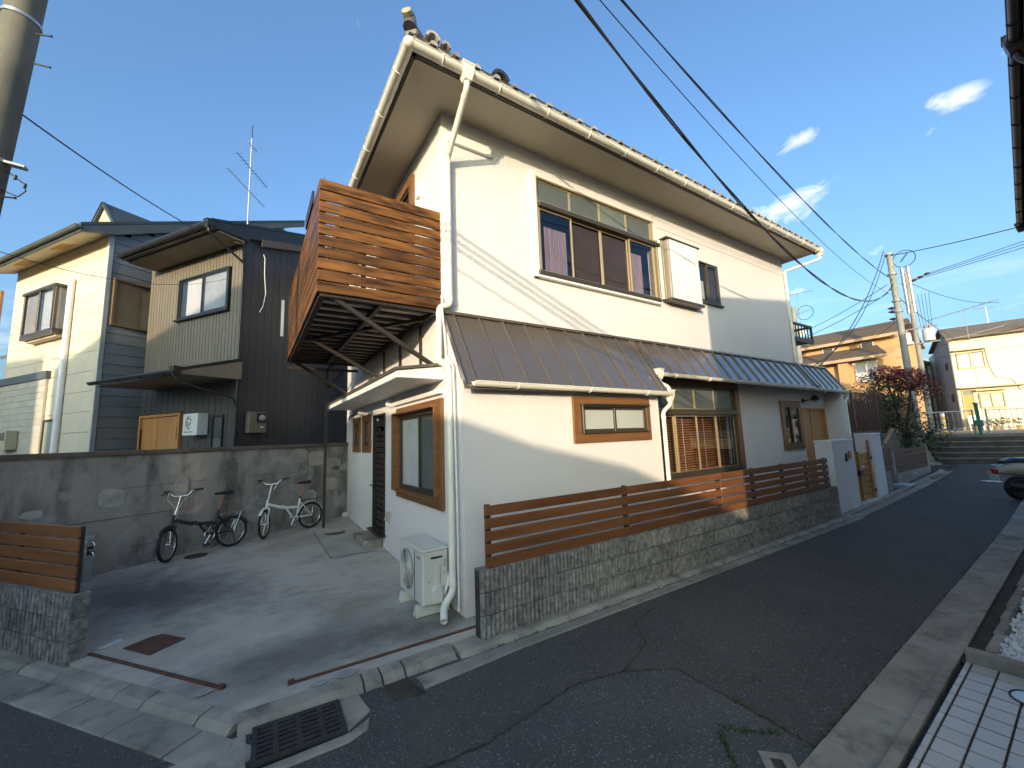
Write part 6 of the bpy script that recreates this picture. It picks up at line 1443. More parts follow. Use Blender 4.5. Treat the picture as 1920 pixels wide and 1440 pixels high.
# yellow board gate standing ajar between them
g = thing('gate', 'yellow wooden board gate between the white pillars', 'gate', (10.72, -.30, gz(10.5)), R(180))
ln = 1.05
for i in range(8):
    z = .12+.135*i; board('gate_board', (.02, 0, z), (ln, 0, z), .115, .02, gate_m, g)
for x, h in ((.06, 1.42), (.75, 1.18), (1.0, 1.18)): MB().box(x-.05, x+.05, .011, .04, .03, h).build('gate_stile', gate_m, g, bevel=.004)
for z in (.25, 1.0): MB().box(-.06, .10, .041, .055, z-.03, z+.03).build('hinge', black_m, g)
MB().box(.78, .98, .041, .10, .66, .76).build('latch', black_m, g, bevel=.01); MB().tube([(.80, .045, .82), (.80, .11, .86), (.95, .11, .83)], .02, 8).build('handle', galv, g, smooth=50)
o = MB().box(9.62, 10.75, -.42, .2, gz(10)-.1, gz(10)+.085).build('gate_step', mat('pale_step', (.45, .46, .45), rough=.8), None, bevel=.01); tag(o, 'pale concrete step under the yellow gate', 'step')
# next lot: two lengths of block base with red brown boards between concrete posts
def low_fence(label, x0, x1, y, zb, courses, nbd, mboard, post_end):
    t = thing('low_fence', label, 'fence', (x0, y, zb)); L_ = x1-x0
    bmesh_ = [block_mesh('block', .392, .185, .11, 1, 90+k, .010) for k in range(3)]; rnd = random.Random(int(x0*10))
    for c in range(courses):
        n = int(L_/.4)
        for k in range(n): link('block', rnd.choice(bmesh_), t, 0, (.2+k*.4, 0, .195*c))
    for i in range(nbd):
        z = courses*.195+.06+i*.125; board('fence_board', (.05, -.01, z), (L_-.05, -.01, z), .104, .022, mboard, t)
    for x in ((.02, L_-.02) if post_end else (.02,)): MB().box(x-.07, x+.07, -.03, .10, 0, courses*.195+nbd*.125+.06).build('post', kerb_m, t, bevel=.01)
    return t
low_fence('short red board fence on blocks just past the gate', 11.5, 12.55, -.20, gz(11.5)-.05, 3, 5, redbrown_m, False)
low_fence('red brown board fence between grey posts near the steps', 12.95, 16.2, -.15, gz(13)-.05, 2, 5, redbrown_m, True)
o = MB().box(12.6, 13.1, -.5, -.1, gz(12.6), gz(12.6)+.10).build('stone_slab', mat('pale_slab', (.42, .44, .45), rough=.8), None, bevel=.01); tag(o, 'pale slab beside the low fences', 'slab')
# weathered timber leaning there
t = thing('timber', 'thick weathered timber sticking up above the low fence', 'timber', (13.4, .30, .87)); MB().tube([(0, 0, 0), (.8, 0, .36), (1.68, 0, .75)], [.055, .058, .066], 12).build('log', bamboo, t, smooth=50); MB().tube([(.62, 0, .275), (.67, 0, .30)], .066, 12).build('rope_tie', rubber, t)
# retaining wall of big blocks with the planted bank and the metal fence
t = thing('retaining_wall', 'mossy block retaining wall under the metal fence', 'retaining wall', (11.3, .62, 0))
bm_ = [block_mesh('block', .79, .245, .16, 1, 120+k, .016) for k in range(3)]; rnd = random.Random(2)
moss_block = mat('mossy_block', (.15, .14, .12), rough=.95, col2=(.06, .058, .045), vscale=2.5, bump=.8, bscale=40, bdist=.01, rand=.25, contrast=(.3, .7))
for m_ in bm_: m_.materials.clear(); m_.materials.append(moss_block)
for c in range(6):
    for k in range(11): link('block', rnd.choice(bm_), t, 0, (.4+k*.8-(.4 if c % 2 else 0), 0, .25*c))
mb = MB(); mb.prism([(11, .72), (20.2, .72), (20.2, 9), (11.2, 9)], -.1, 1.42, 'z'); struct('bank', mb, soil)
mf = thing('metal_fence', 'dark red brown metal bar fence above the retaining wall', 'fence', (11.35, .70, 1.46))
mfm = mat('red_brown_metal', (.10, .045, .038), rough=.5)
L_ = 8.3
mb = MB(); mb.bar((0, 0, 1.30), (L_, 0, 1.30), .035); mb.bar((0, 0, .12), (L_, 0, .12), .03); mb.build('rail', mfm, mf)
for k in range(int(L_/.135)): MB().bar((.05+k*.135, 0, .06), (.05+k*.135, 0, 1.34), .022).build('bar', mfm, mf)
for k in range(5): MB().bar((.02+k*2.05, 0, -.05), (.02+k*2.05, 0, 1.40), .055).build('post', mfm, mf)
# leaves
def leaves(name, parent, m, blobs, n, seed, size=(.03, .07), long=2.0):
    rs = np.random.RandomState(seed); V = []; F_ = []
    tot = sum(b[6]*b[3]*b[4]*b[5] for b in blobs)
    for (cx, cy, cz, rx, ry, rz_, wgt) in blobs:
        k = int(n*wgt*rx*ry*rz_/tot)
        for _ in range(k):
            u = rs.normal(size=3); u /= np.linalg.norm(u); r = rs.uniform(.35, 1.05)**.6
            p = np.array([cx, cy, cz])+u*r*np.array([rx, ry, rz_])
            s = rs.uniform(*size); a = rs.uniform(0, 6.283); el = rs.uniform(-.9, .6)
            d = np.array([math.cos(a)*math.cos(el), math.sin(a)*math.cos(el), math.sin(el)]); q = np.cross(d, rs.normal(size=3)); q /= np.linalg.norm(q)+1e-9
            o = len(V); V += [tuple(p-d*s*long*.5), tuple(p+q*s*.38), tuple(p+d*s*long*.5), tuple(p-q*s*.38)]; F_.append((o, o+1, o+2, o+3))
    me = bpy.data.meshes.new(name); me.from_pydata(V, [], F_); me.materials.append(m); return link(name, me, parent)
def trunk(parent, specs, m=bark):
    for pts, r in specs: MB().tube(pts, [r*(1-.6*i/(len(pts)-1)) for i in range(len(pts))], 7).build('trunk', m, parent, smooth=60)
t = thing('nandina_tree', 'bushy tree with red and dark green leaves by the steps', 'tree', (17.1, .55, 1.0))
trunk(t, [([(0, 0, -.3), (-.1, -.05, .6), (-.25, 0, 1.5), (-.4, .1, 2.3)], .055), ([(.1, 0, -.3), (.25, -.1, .7), (.5, -.2, 1.5), (.6, -.3, 2.2)], .05), ([(0, .1, -.3), (.0, .25, .9), (.1, .4, 1.9)], .045), ([(-.2, .1, -.2), (-.5, .3, .8), (-.9, .5, 1.6)], .04), ([(.2, -.1, -.2), (.7, -.5, .3), (1.0, -.7, .7)], .03)])
leaves('crown', t, leaf_r, [(.25, -.3, 2.30, .85, .55, .42, 1.2), (-.3, .1, 2.55, .7, .5, .30, 1), (.75, -.65, 2.0, .45, .38, .40, .9), (-.6, .45, 2.35, .45, .45, .3, .6)], 3800, 1, (.03, .06))
leaves('crown', t, leaf_g, [(-.9, .4, .9, .7, .5, .7, .9), (-.2, .1, .5, .7, .5, .6, .9), (-.3, .2, 1.75, .75, .55, .55, 1.), (-.9, .55, 1.65, .5, .45, .4, .8), (.1, -.05, 1.2, .5, .45, .5, .7), (.35, -.35, .35, .6, .5, .45, .8), (.8, -.6, .15, .5, .4, .4, .8), (.5, -.35, .9, .45, .4, .4, .6)], 5600, 2, (.03, .062))
leaves('crown', t, leaf_o, [(.5, -.5, 1.9, .8, .6, .6, .5), (-.7, .5, 2.0, .6, .5, .5, .6), (.9, -.7, .5, .6, .45, .5, .6), (-.2, .1, 2.2, .8, .5, .4, .5)], 1500, 3, (.03, .06))
hb = thing('hedge', 'dark overgrown shrubs growing through the metal fence', 'hedge', (13.5, 1.0, 1.42)); hb['kind'] = 'stuff'
leaves('foliage', hb, leaf_g, [(-1.9+.75*k, .1+.15*(k % 2), .40+.12*(k % 3), .62, .40, .50+.08*(k % 3), 1) for k in range(9)], 9000, 4, (.032, .06)); leaves('foliage', hb, leaf_o, [(-1.6+.9*k, .2, .75+.1*(k % 2), .6, .4, .5, 1) for k in range(7)], 2200, 5, (.03, .055))
trunk(hb, [([(-1.9+.35*k, .0, -.1), (-1.9+.35*k+.05*((k*7) % 3-1), .05, .6), (-1.9+.35*k+.1*((k*5) % 3-1), .1, 1.15)], .016) for k in range(16)])
sh = thing('shrub', 'loose olive shrub behind the end of the white house', 'shrub', (13.9, 1.9, 1.42))
leaves('foliage', sh, leaf_o, [(0, 0, 1.3, .7, .5, .45, 1), (.8, -.1, 1.5, .6, .5, .4, .8), (-.6, .1, 1.2, .5, .4, .4, .7)], 1100, 6, (.035, .065)); trunk(sh, [([(0, 0, 0), (.1, 0, .7), (.1, 0, 1.5)], .03), ([(.1, 0, .2), (.5, -.05, .9), (.8, -.1, 1.6)], .025)])
# steps at the end of the alley
zb = gz(19); aN = R(112-90)
st = thing('stairs', 'five wide worn concrete steps up from the alley', 'stairs', (18.75, -.15, zb), aN); st['kind'] = 'structure'
for k in range(5):
    MB().box(.34*k, 3.2, -5.2, .28, .178*k-.05, .178*(k+1)-.035).build('step', stone_step, st); MB().box(.34*k-.015, .34*k+.10, -5.2, .28, .178*(k+1)-.034, .178*(k+1)).build('nosing', nosing, st, bevel=.008)
mb = MB(); mb.prism([(-.55, .05), (.1, .05), (1.8, .92), (2.1, .92), (2.1, -.1), (-.55, -.1)], .285, .62, 'y'); mb.build('side_slope', kerb_m, st, bevel=.01)
ZT = zb+.178*5
o = MB().prism([(19.8, 10), (20.3, .6), (22.0, -6), (24, -30), (400, -200), (400, 300), (20, 60), (12, 30)], ZT-.6, ZT-.002, 'z'); struct('terrace', o, plaza_m)
mb = MB(); mb.prism([(20.35, .8), (22.2, -6.2), (24.9, -5.6), (22.7, 1.6)], ZT-.002, ZT+.004, 'z'); struct('upper_pavement', mb, stone_step)
mb = MB(); mb.quad((23.6, 9, ZT+.008), (25.4, -14, ZT+.008), (30.5, -13, ZT+.008), (29, 9, ZT+.008)); struct('upper_road', mb, mat('sunlit_road', (.20, .17, .12), rough=.9, var=.2, vscale=1, coords='world'))
# green guard rail and grey railings above the steps
gr = thing('guard_rail', 'green post and grey railing along the top of the steps', 'railing', (22.05, -.55, ZT))
MB().bar((0, 0, 0), (-.03, 0, 1.22), .10, .10).build('green_post', greenrail, gr); MB().box(-.30, .24, -.05, .05, 1.21, 1.26).build('post_cap', greenrail, gr); MB().box(-.14, .10, -.12, .12, .34, .58).build('chain_box', greenrail, gr, bevel=.02); MB().box(-.16, .16, -.14, .14, 0, .03).build('base_plate', greenrail, gr)
for (p, q, nb) in (((.1, .15, 0), (-1.0, 3.4, 0), 22), ((.15, -.2, 0), (2.2, -5.6, 0), 40)):
    p = Vector(p); q = Vector(q); rl = MB(); rl.bar(p+Vector((0, 0, .95)), q+Vector((0, 0, .95)), .04); rl.bar(p+Vector((0, 0, .25)), q+Vector((0, 0, .25)), .035); rl.build('rail', galv, gr)
    for k in range(nb): c = p.lerp(q, (k+.5)/nb); MB().bar(c+Vector((0, 0, .25)), c+Vector((0, 0, .95)), .016).build('baluster', galv, gr)
    for k in range(int(nb/8)+1): c = p.lerp(q, k/(int(nb/8))); MB().bar(c, c+Vector((0, 0, 1.0)), .05).build('rail_post', galv, gr)
bl = thing('bollard', 'yellow and white striped bollard beyond the railing', 'bollard', (26.0, 1.15, ZT))
for k in range(6): MB().lathe([(.085, k*.16), (.085, k*.16+.155)], 12).build('stripe', yellow_m if k % 2 == 0 else trimwhite, bl, smooth=40)
# orange house along the upper road
OX, OYR = 26.4, 2.60
oh = thing('house', 'apricot house with brown shingle roofs above the steps', 'house', (OX, OYR, ZT))
z_ = lambda z: z-ZT
mb = MB(); mb.prism([(0, 0), (4.4, 0), (4.4, z_(6.2)), (2.2, z_(7.35)), (1.0, z_(6.75)), (1.0, z_(6.0)), (0, z_(5.5))], 0, 16, 'y'); wl = mb.build('wall', orange_w, oh)
FO = Fr((0, 0, 0), (0, 1, 0), (-1, 0, 0)); FO1 = Fr((1.0, 0, 0), (0, 1, 0), (-1, 0, 0))
mb = MB(); mb.add([(.55, -.3, z_(6.62)), (.55, 16, z_(6.62)), (2.25, 16, z_(7.48)), (2.25, -.3, z_(7.48)), (.55, -.3, z_(6.74)), (.55, 16, z_(6.74)), (2.25, 16, z_(7.60)), (2.25, -.3, z_(7.60))], [(3, 2, 1, 0), (4, 5, 6, 7), (0, 1, 5, 4), (1, 2, 6, 5), (2, 3, 7, 6), (3, 0, 4, 7)])
mb.add([(2.25, -.3, z_(7.48)), (2.25, 16, z_(7.48)), (4.7, 16, z_(6.05)), (4.7, -.3, z_(6.05)), (2.25, -.3, z_(7.60)), (2.25, 16, z_(7.60)), (4.7, 16, z_(6.17)), (4.7, -.3, z_(6.17))], [(3, 2, 1, 0), (4, 5, 6, 7), (0, 1, 5, 4), (1, 2, 6, 5), (2, 3, 7, 6), (3, 0, 4, 7)]); mb.build('upper_roof', shingle, oh)
mb = MB(); mb.add([(-.55, .15, z_(5.42)), (-.55, 16, z_(5.42)), (1.05, 16, z_(6.10)), (1.05, .9, z_(6.10)), (-.55, .15, z_(5.52)), (-.55, 16, z_(5.52)), (1.05, 16, z_(6.22)), (1.05, .9, z_(6.22))], [(3, 2, 1, 0), (4, 5, 6, 7), (0, 1, 5, 4), (1, 2, 6, 5), (2, 3, 7, 6), (3, 0, 4, 7)]); mb.build('lower_roof', shingle, oh)
for (a, b, zz, xx) in ((-.3, 16, 6.56, .5), (.15, 16, 5.36, -.6)): mb = MB(); mb.box(xx, xx+.06, a, b, z_(zz)-.06, z_(zz)+.10); mb.build('fascia', mat('apricot_fascia', (.60, .38, .22), rough=.6) if 'apricot_fascia' not in MATS else MATS['apricot_fascia'], oh)
for k, (a, zt_) in enumerate(((3.15, 6.45), (1.28, 6.45), (5.1, 6.45), (7.2, 6.45))):
    window('window', FO1, (a-.28, a+.28, z_(6.12), z_(6.46)), oh, .04, .0, .05, trimwhite, panes=[(a-.24, a+.24, z_(6.15), z_(6.43), .02, frost_dk)])
w = window('window', FO, (.75, 1.68, z_(4.12), z_(5.08)), oh, .07, .0, .08, trimwhite, panes=[(.82, 1.20, z_(4.18), z_(5.02), .02, curtain_w), (1.23, 1.62, z_(4.18), z_(5.02), .02, curtain_w)], mull=[(1.19, 1.24, z_(4.15), z_(5.05), .01, .06)])
mb = MB(); FO.box(mb, .68, 1.75, z_(5.09), z_(5.25), .0, .14); mb.build('shutter_case', mat('cream_shutter', (.68, .60, .46), rough=.6), w)
mb = MB(); FO.box(mb, 1.90, 2.35, 0, z_(5.36), .0, .35); mb.build('pilaster', orange_w, oh)
window('window', FO, (4.2, 5.6, z_(1.9), z_(3.2)), oh, .07, .0, .08, trimwhite, panes=[(4.27, 5.53, z_(1.95), z_(3.15), .02, curtain_w)]); window('window', FO, (.5, 1.7, z_(1.6), z_(3.1)), oh, .07, .0, .08, trimwhite, panes=[(.57, 1.63, z_(1.65), z_(3.05), .02, curtain_w)])
FOs = Fr((0, 0, 0), (1, 0, 0), (0, -1, 0)); mb = MB(); FOs.box(mb, 2.7, 3.1, z_(6.2), z_(6.38), 0, .2); mb.build('vent_hood', trimwhite, oh, bevel=.02)
an2 = thing('antenna', 'thin antenna mast with a white satellite dish on the apricot house', 'antenna', (OX+1.6, OYR+4.6, ZT+z_(7.1)))
MB().tube([(0, 0, -.2), (0, 0, 3.6)], .022, 6).build('mast', galv, an2); mb = MB(); mb.tube([(-.1, -.9, 3.3), (.1, .9, 3.5)], .018, 5); mb.tube([(-.1, .8, 1.9), (0, -.7, 2.15)], .018, 5)
for k in range(7): mb.tube([(-.25, -.8+.25*k, 3.31+.03*k), (.25, -.8+.25*k, 3.31+.03*k)], .008, 4)
mb.build('array', galv, an2); mb = MB(); mb.lathe([(.001, .05), (.14, .03), (.27, -.04)], 18, (0, 0, 0), 'x'); mb.v = [(-x-.15, y, z+.75) for x, y, z in mb.v]; mb.build('dish', trimwhite, an2, smooth=60)
# cream house at the right with tan side
ca = R(107); ch = thing('house', 'cream two storey house at the end on the right', 'house', (33.85, 1.75, ZT), ca-R(90))
# local: +y left along the front, x into the house, -x faces the street
hh = 6.72-ZT
FC = Fr((0, 0, 0), (0, -1, 0), (-1, 0, 0)); FCs = Fr((0, 0, 0), (1, 0, 0), (0, 1, 0))
mb = MB(); mb.box(0, 9, -9, -.01, 0, hh); mb.build('wall', cream_w, ch); mb = MB(); mb.prism([(0.005, 0), (6.4, 0), (6.4, hh+.1), (1.6, hh+.85), (0.005, hh)], -.008, .0, 'y'); mb.build('side_wall', tan_w, ch)
mb = MB(); mb.add([(-.35, -9, hh-.02), (-.35, .2, hh-.02), (1.6, .2, hh+.85), (1.6, -9, hh+.85), (-.35, -9, hh+.12), (-.35, .2, hh+.12), (1.6, .2, hh+.99), (1.6, -9, hh+.99)], [(3, 2, 1, 0), (4, 5, 6, 7), (0, 1, 5, 4), (1, 2, 6, 5), (2, 3, 7, 6), (3, 0, 4, 7)])
mb.add([(1.6, -9, hh+.85), (1.6, .2, hh+.85), (6.7, .2, hh+.05), (6.7, -9, hh+.05), (1.6, -9, hh+.99), (1.6, .2, hh+.99), (6.7, .2, hh+.19), (6.7, -9, hh+.19)], [(3, 2, 1, 0), (4, 5, 6, 7), (0, 1, 5, 4), (1, 2, 6, 5), (2, 3, 7, 6), (3, 0, 4, 7)]); mb.build('roof', mat('grey_brown_roof', (.16, .125, .095), rough=.8, var=.15), ch)
q = lambda z: z-ZT
fw_ = mat('wood_window', (.45, .36, .20), rough=.5)
def cwin(a, b, c, d, m=curtain_w):
    w = window('window', FC, (a, b, q(c), q(d)), ch, .06, .0, .08, fw_, panes=[(a+.06, (a+b)/2-.03, q(c)+.06, q(d)-.06, .02, m), ((a+b)/2+.03, b-.06, q(c)+.06, q(d)-.06, .02, m)], mull=[((a+b)/2-.03, (a+b)/2+.03, q(c)+.06, q(d)-.06, .0, .07)]); mb = MB(); FC.box(mb, a-.12, b+.1, q(d)+.12, q(d)+.2, 0, .35); mb.build('awning', fw_, w); return w
cwin(.18, 1.30, 4.87, 5.85); cwin(.78, 1.78, 2.48, 3.38, mat('grey_green_glass', (.36, .40, .36), rough=.25))
mb = MB(); FC.ring(mb, .12, .62, .0, q(3.62), .05, 0, .06); dr = mb.build('front_door', fw_, ch); mb = MB(); FC.box(mb, .17, .57, .02, q(3.3), .01, .03); mb.build('door_leaf', mat('ochre_door', (.40, .26, .06), rough=.5), dr); mb = MB(); FC.box(mb, .17, .57, q(3.3), q(3.57), .01, .03); mb.build('fanlight', mat('olive_glass', (.16, .15, .11), rough=.3), dr)
mb = MB(); FC.box(mb, .0, 2.6, q(3.70), q(3.76), 0, .4); mb.build('awning', fw_, ch)
for (a, b, c, d) in ((1.9, 2.25, 5.1, 5.5), (1.6, 1.95, 3.0, 3.5)): mb = MB(); FCs.box(mb, a-.2, b+.2, q(c), q(d), .0, .03); mb.build('window', mat('brown_small_window', (.10, .05, .04), rough=.4) if 'brown_small_window' not in MATS else MATS['brown_small_window'], ch)
mb = MB(); mb.tube([FC.pt(1.35, q(5.95), .03), FC.pt(1.4, q(5.0), .03), FC.pt(1.55, q(4.3), .03), FC.pt(2.2, q(4.0), .03), FC.pt(2.4, q(3.4), .03)], .02, 6); mb.build('conduit', mat('grey_conduit', (.30, .26, .22), rough=.5), ch, smooth=60)
mb = MB(); mb.tube([(-.05, .04, 0), (-.05, .04, hh)], .04, 8); mb.build('downpipe', mat('green_grey_pipe', (.30, .31, .26), rough=.5), ch)
# planters in front of that house
for k in range(6):
    p = ch.matrix_basis @ Vector((-.9-.1*(k % 2), -.55-.27*k, 0)); tp = thing('potted_plant', 'small potted plant before the cream house, %s from the ochre door' % ['nearest', 'second', 'third', 'fourth', 'fifth', 'sixth'][k], 'potted plant', (p.x, p.y, ZT), 0, 'potted plants before the cream house'); MB().lathe([(.10, 0), (.13, .22), (.11, .22)], 10).build('pot', mat('pot%d' % k, random.Random(k).choice([(.35, .2, .1), (.55, .5, .45), (.5, .3, .06), (.12, .1, .09)]), rough=.7), tp); leaves('foliage', tp, leaf_o if k % 2 else leaf_g, [(0, 0, .45, .16, .16, .22, 1)], 70, 40+k, (.04, .08))
o = MB().box(-.02, .02, -.3, .3, .35, .85).build('notice_board', trimwhite); o.location = ch.matrix_basis @ Vector((-1.1, -.35, 0)); o.rotation_euler = (0, 0, ca-R(90)); MB().box(-.03, .03, -.28, -.22, 0, .35).build('leg', galv, o); MB().box(-.03, .03, .22, .28, 0, .35).build('leg', galv, o); tag(o, 'white notice board standing before the ochre door', 'notice board')
# distant low buildings closing the gap
bk = thing('house', 'distant grey roofed house behind the apricot house', 'house', (48, 2, ZT)); MB().box(0, 8, -3, 9, 0, 4.2).build('wall', tan_w, bk); MB().prism([(-3.4, 4.2), (9.4, 4.2), (3, 5.6)], -.4, 8.4, 'x').build('roof', MATS['grey_brown_roof'], bk)
bk = thing('apartment_block', 'distant pale block seen through the garden gap', 'building', (29, -2.5+6.5, ZT)); bk.location = (38, 8.5, ZT); MB().box(0, 8, -4, 20, 0, 5.0).build('wall', tan_w, bk); MB().box(-.2, 8.2, -4.2, 20.2, 5.0, 5.2).build('roof', MATS['grey_brown_roof'], bk)
# ---------------- utility poles beyond the steps
def upole(label, x, y, zb_, h, r, fit):
    t = thing('utility_pole', label, 'utility pole', (x, y, zb_), 0); MB().tube([(0, 0, -.2), (0, 0, h)], [r, r*.72], 16).build('shaft', pole_c, t, smooth=60); fit(t, h); return t
def ins(p, t, d=(0, 1, 0)):
    d = Vector(d).normalized(); p = Vector(p); MB().tube([p, p+d*.06, p+d*.14, p+d*.22], [.02, .07, .05, .012], 8).build('insulator', ink, t, smooth=40)
def fit1(t, h):
    MB().tube([(0, 0, h-1.95), (0, 0, h)], [.10, .085], 12).build('extension_pipe', galv, t, smooth=50)
    n = 20; MB().tube([(.02, -.42+.34*math.cos(2*math.pi*i/n), h-.35+.34*math.sin(2*math.pi*i/n)) for i in range(n)], .014, 6, closed=True).build('cable_loop', cable_m, t, smooth=60); MB().tube([(.02, -.30, h-.45), (.0, -.55, h-.15)], .02, 6).build('loop_spacer', cable_m, t)
    for z in (h-.05, h-.9, h-2.05, h-2.5): MB().lathe([(.15, z), (.16, z+.04), (.15, z+.08)], 14).build('band', galv, t)
    for z in (h-2.3, h-2.45, h-2.75): ins((-.06, .08, z), t, (-.3, 1, .1))
    for k in range(10): MB().tube([(0, .1*(1 if k % 2 else -1), h-3-.45*k), (0, .3*(1 if k % 2 else -1), h-3-.45*k)], .012, 5).build('step_bolt', galv, t)
up1 = upole('nearer concrete utility pole rising behind the red bush', 20.15, .80, ZT-.2, 7.75, .13, fit1)
def fit2(t, h):
    for s in (-.10, .10): MB().tube([(0, s, h-1.9), (0, s, h+.3)], .075, 10).build('extension_pipe', galv, t, smooth=50)
    for k, (ye, ze) in enumerate(((-.58, 7.18), (-.36, 7.11), (-.15, 7.03))):
        MB().bar((0, .2, ze-.12), (0, ye, ze), .05).build('cross_arm', galv, t); ins((0, ye, ze), t, (0, -1, .1))
    for s, q_ in ((.34, -.05), (-.42, .0)):
        tr = MB().lathe([(.001, 0), (.19, .0), (.20, .04), (.20, .50), (.18, .55), (.001, .58)], 18, (-.1, s, h-3.3+q_)).build('transformer', mat('transformer_grey', (.50, .51, .50), rough=.45) if 'transformer_grey' not in MATS else MATS['transformer_grey'], t, smooth=40)
        for e in (-.1, .1): MB().lathe([(.04, 0), (.06, .05), (.03, .14)], 8, (-.1, s+e*.7, h-2.72+q_)).build('bushing', mat('brown_bushing', (.25, .10, .06), rough=.4) if 'brown_bushing' not in MATS else MATS['brown_bushing'], tr, smooth=40)
    for z in (h-3.35, h-2.65): MB().bar((-.1, .6, z), (-.1, -.75, z), .05).build('cross_arm', galv, t)
    for k in range(5): MB().tube([(0, -.15-.12*k, h-1.1), (.0, -.2-.09*k, h-2.6)], .008, 5).build('drop_wire', cable_m, t)
up2 = upole('farther double topped utility pole carrying two transformers', 23.4, 1.05, ZT, 7.45, .11, fit2)
def fit3(t, h):
    MB().tube([(0, .05, h-.35), (-.1, .55, h-.05), (-.1, 1.0, h-.35), (-.1, 1.1, h-.60)], .035, 6).build('lamp_arm', black_m, t); MB().lathe([(.30, 0), (.25, .2), (.08, .34), (.001, .35)], 16, (-.1, 1.15, h-1.15)).build('lamp_hood', mat('hood_grey', (.36, .36, .33), rough=.4), t, smooth=50)
    for z in (h-.1, h-.5, h-.9): MB().bar((0, -.12, z), (0, .35, z), .05).build('bracket', galv, t)
    n = 16; MB().tube([(0, -.5+.36*math.cos(2*math.pi*i/n), h-.45+.36*math.sin(2*math.pi*i/n)) for i in range(n)], .013, 5, closed=True).build('cable_loop', cable_m, t)
up3 = upole('pole with a hooded street lamp behind the terrace rail', 21.3, 4.95, ZT, 6.7, .14, fit3)
# ---------------- scooter parked on the right
sc = thing('scooter', 'cream motor scooter with red tail lamp and black wheel at the right edge', 'scooter', (12.15, -2.36, gz(12.05)), R(-46)); sc.scale = (1.1, 1.1, 1.12)
# local x forward; rear wheel at origin
def swheel(x):
    n = 28; w = MB().tube([(x+.16*math.cos(2*math.pi*i/n), 0, .225+.16*math.sin(2*math.pi*i/n)) for i in range(n)], .062, 10, closed=True).build('wheel', rubber, sc, smooth=80); MB().lathe([(.001, -.05), (.12, -.045), (.125, 0), (.12, .045), (.001, .05)], 20, (x, 0, .225), 'y').build('rim', ink, w, smooth=40)
swheel(0); swheel(1.22)
mb = MB(); prof = [(-.30, .55, .06, .05), (-.22, .58, .12, .10), (-.05, .60, .16, .14), (.20, .57, .17, .16), (.40, .48, .15, .16), (.52, .38, .13, .10)]; rings = []
for x, z, w_, h_ in prof: rings.append([(x, w_*math.cos(a), z+h_*math.sin(a)) for a in [2*math.pi*i/14 for i in range(14)]])
vs = [v for g_ in rings for v in g_]; fs = [(i*14+j, i*14+(j+1) % 14, (i+1)*14+(j+1) % 14, (i+1)*14+j) for i in range(5) for j in range(14)]+[tuple(range(14)), tuple(range(70, 84))]; body = mb.add(vs, fs).build('body', scoot_m, sc, smooth=60)
mb = MB(); prof = [(-.20, .72, .08, .03), (-.06, .76, .14, .05), (.15, .76, .15, .05), (.42, .68, .13, .05), (.50, .64, .09, .03)]; rings = []
for x, z, w_, h_ in prof: rings.append([(x, w_*math.cos(a), z+h_*math.sin(a)) for a in [2*math.pi*i/12 for i in range(12)]])
vs = [v for g_ in rings for v in g_]; fs = [(i*12+j, i*12+(j+1) % 12, (i+1)*12+(j+1) % 12, (i+1)*12+j) for i in range(4) for j in range(12)]+[tuple(range(12)), tuple(range(48, 60))]; mb.add(vs, fs).build('seat', navy, sc, smooth=60)
MB().lathe([(.001, -.06), (.05, -.05), (.055, 0), (.03, .02)], 14, (-.31, 0, .55), 'x').build('tail_lamp', red_m, sc, smooth=50); MB().tube([(-.30, .09, .50), (-.34, .16, .50)], .03, 8).build('indicator', yellow_m, sc)
MB().box(-.36, -.345, -.10, .10, .38, .49).build('licence_plate', paper_m, sc, bevel=.004); MB().tube([(-.2, .08, .66), (-.33, .07, .66), (-.35, 0, .66), (-.33, -.07, .66), (-.2, -.08, .66)], .011, 7).build('grab_rail', chrome, sc, smooth=60)
MB().tube([(.35, -.16, .24), (0, -.18, .24), (-.30, -.18, .30)], [.03, .05, .055], 10).build('silencer', ink, sc, smooth=50); MB().box(.45, .95, -.15, .15, .22, .27).build('foot_board', scoot_m, sc, bevel=.01)
mb = MB(); mb.add([(.95, -.2, .25), (.95, .2, .25), (1.05, .2, .80), (1.05, -.2, .80), (1.0, -.17, .25), (1.0, .17, .25), (1.12, .12, .82), (1.12, -.12, .82)], [(0, 1, 2, 3), (7, 6, 5, 4), (0, 4, 5, 1), (1, 5, 6, 2), (2, 6, 7, 3), (3, 7, 4, 0)]); mb.build('leg_shield', scoot_m, sc, bevel=.02)
mb = MB(); mb.tube([(1.22, 0, .225), (1.10, 0, .60), (1.03, 0, .98)], .028, 8); mb.build('steering_column', ink, sc); MB().tube([(.95, -.33, 1.0), (1.02, -.15, 1.02), (1.02, .15, 1.02), (.95, .33, 1.0)], .016, 8).build('handlebar', ink, sc, smooth=50); MB().lathe([(.09, -.05), (.10, 0), (.06, .05), (.001, .07)], 14, (1.08, 0, .95), 'x').build('headlamp', chrome, sc, smooth=50)
arc_strip((1.22, 0, .225), Vector((1, 0, 0)), Vector((0, 1, 0)), .24, .14, R(20), R(150), scoot_m, 'front_mudguard', sc); MB().box(-.02, .45, .04, .12, .18, .36).build('engine', ink, sc, bevel=.03)
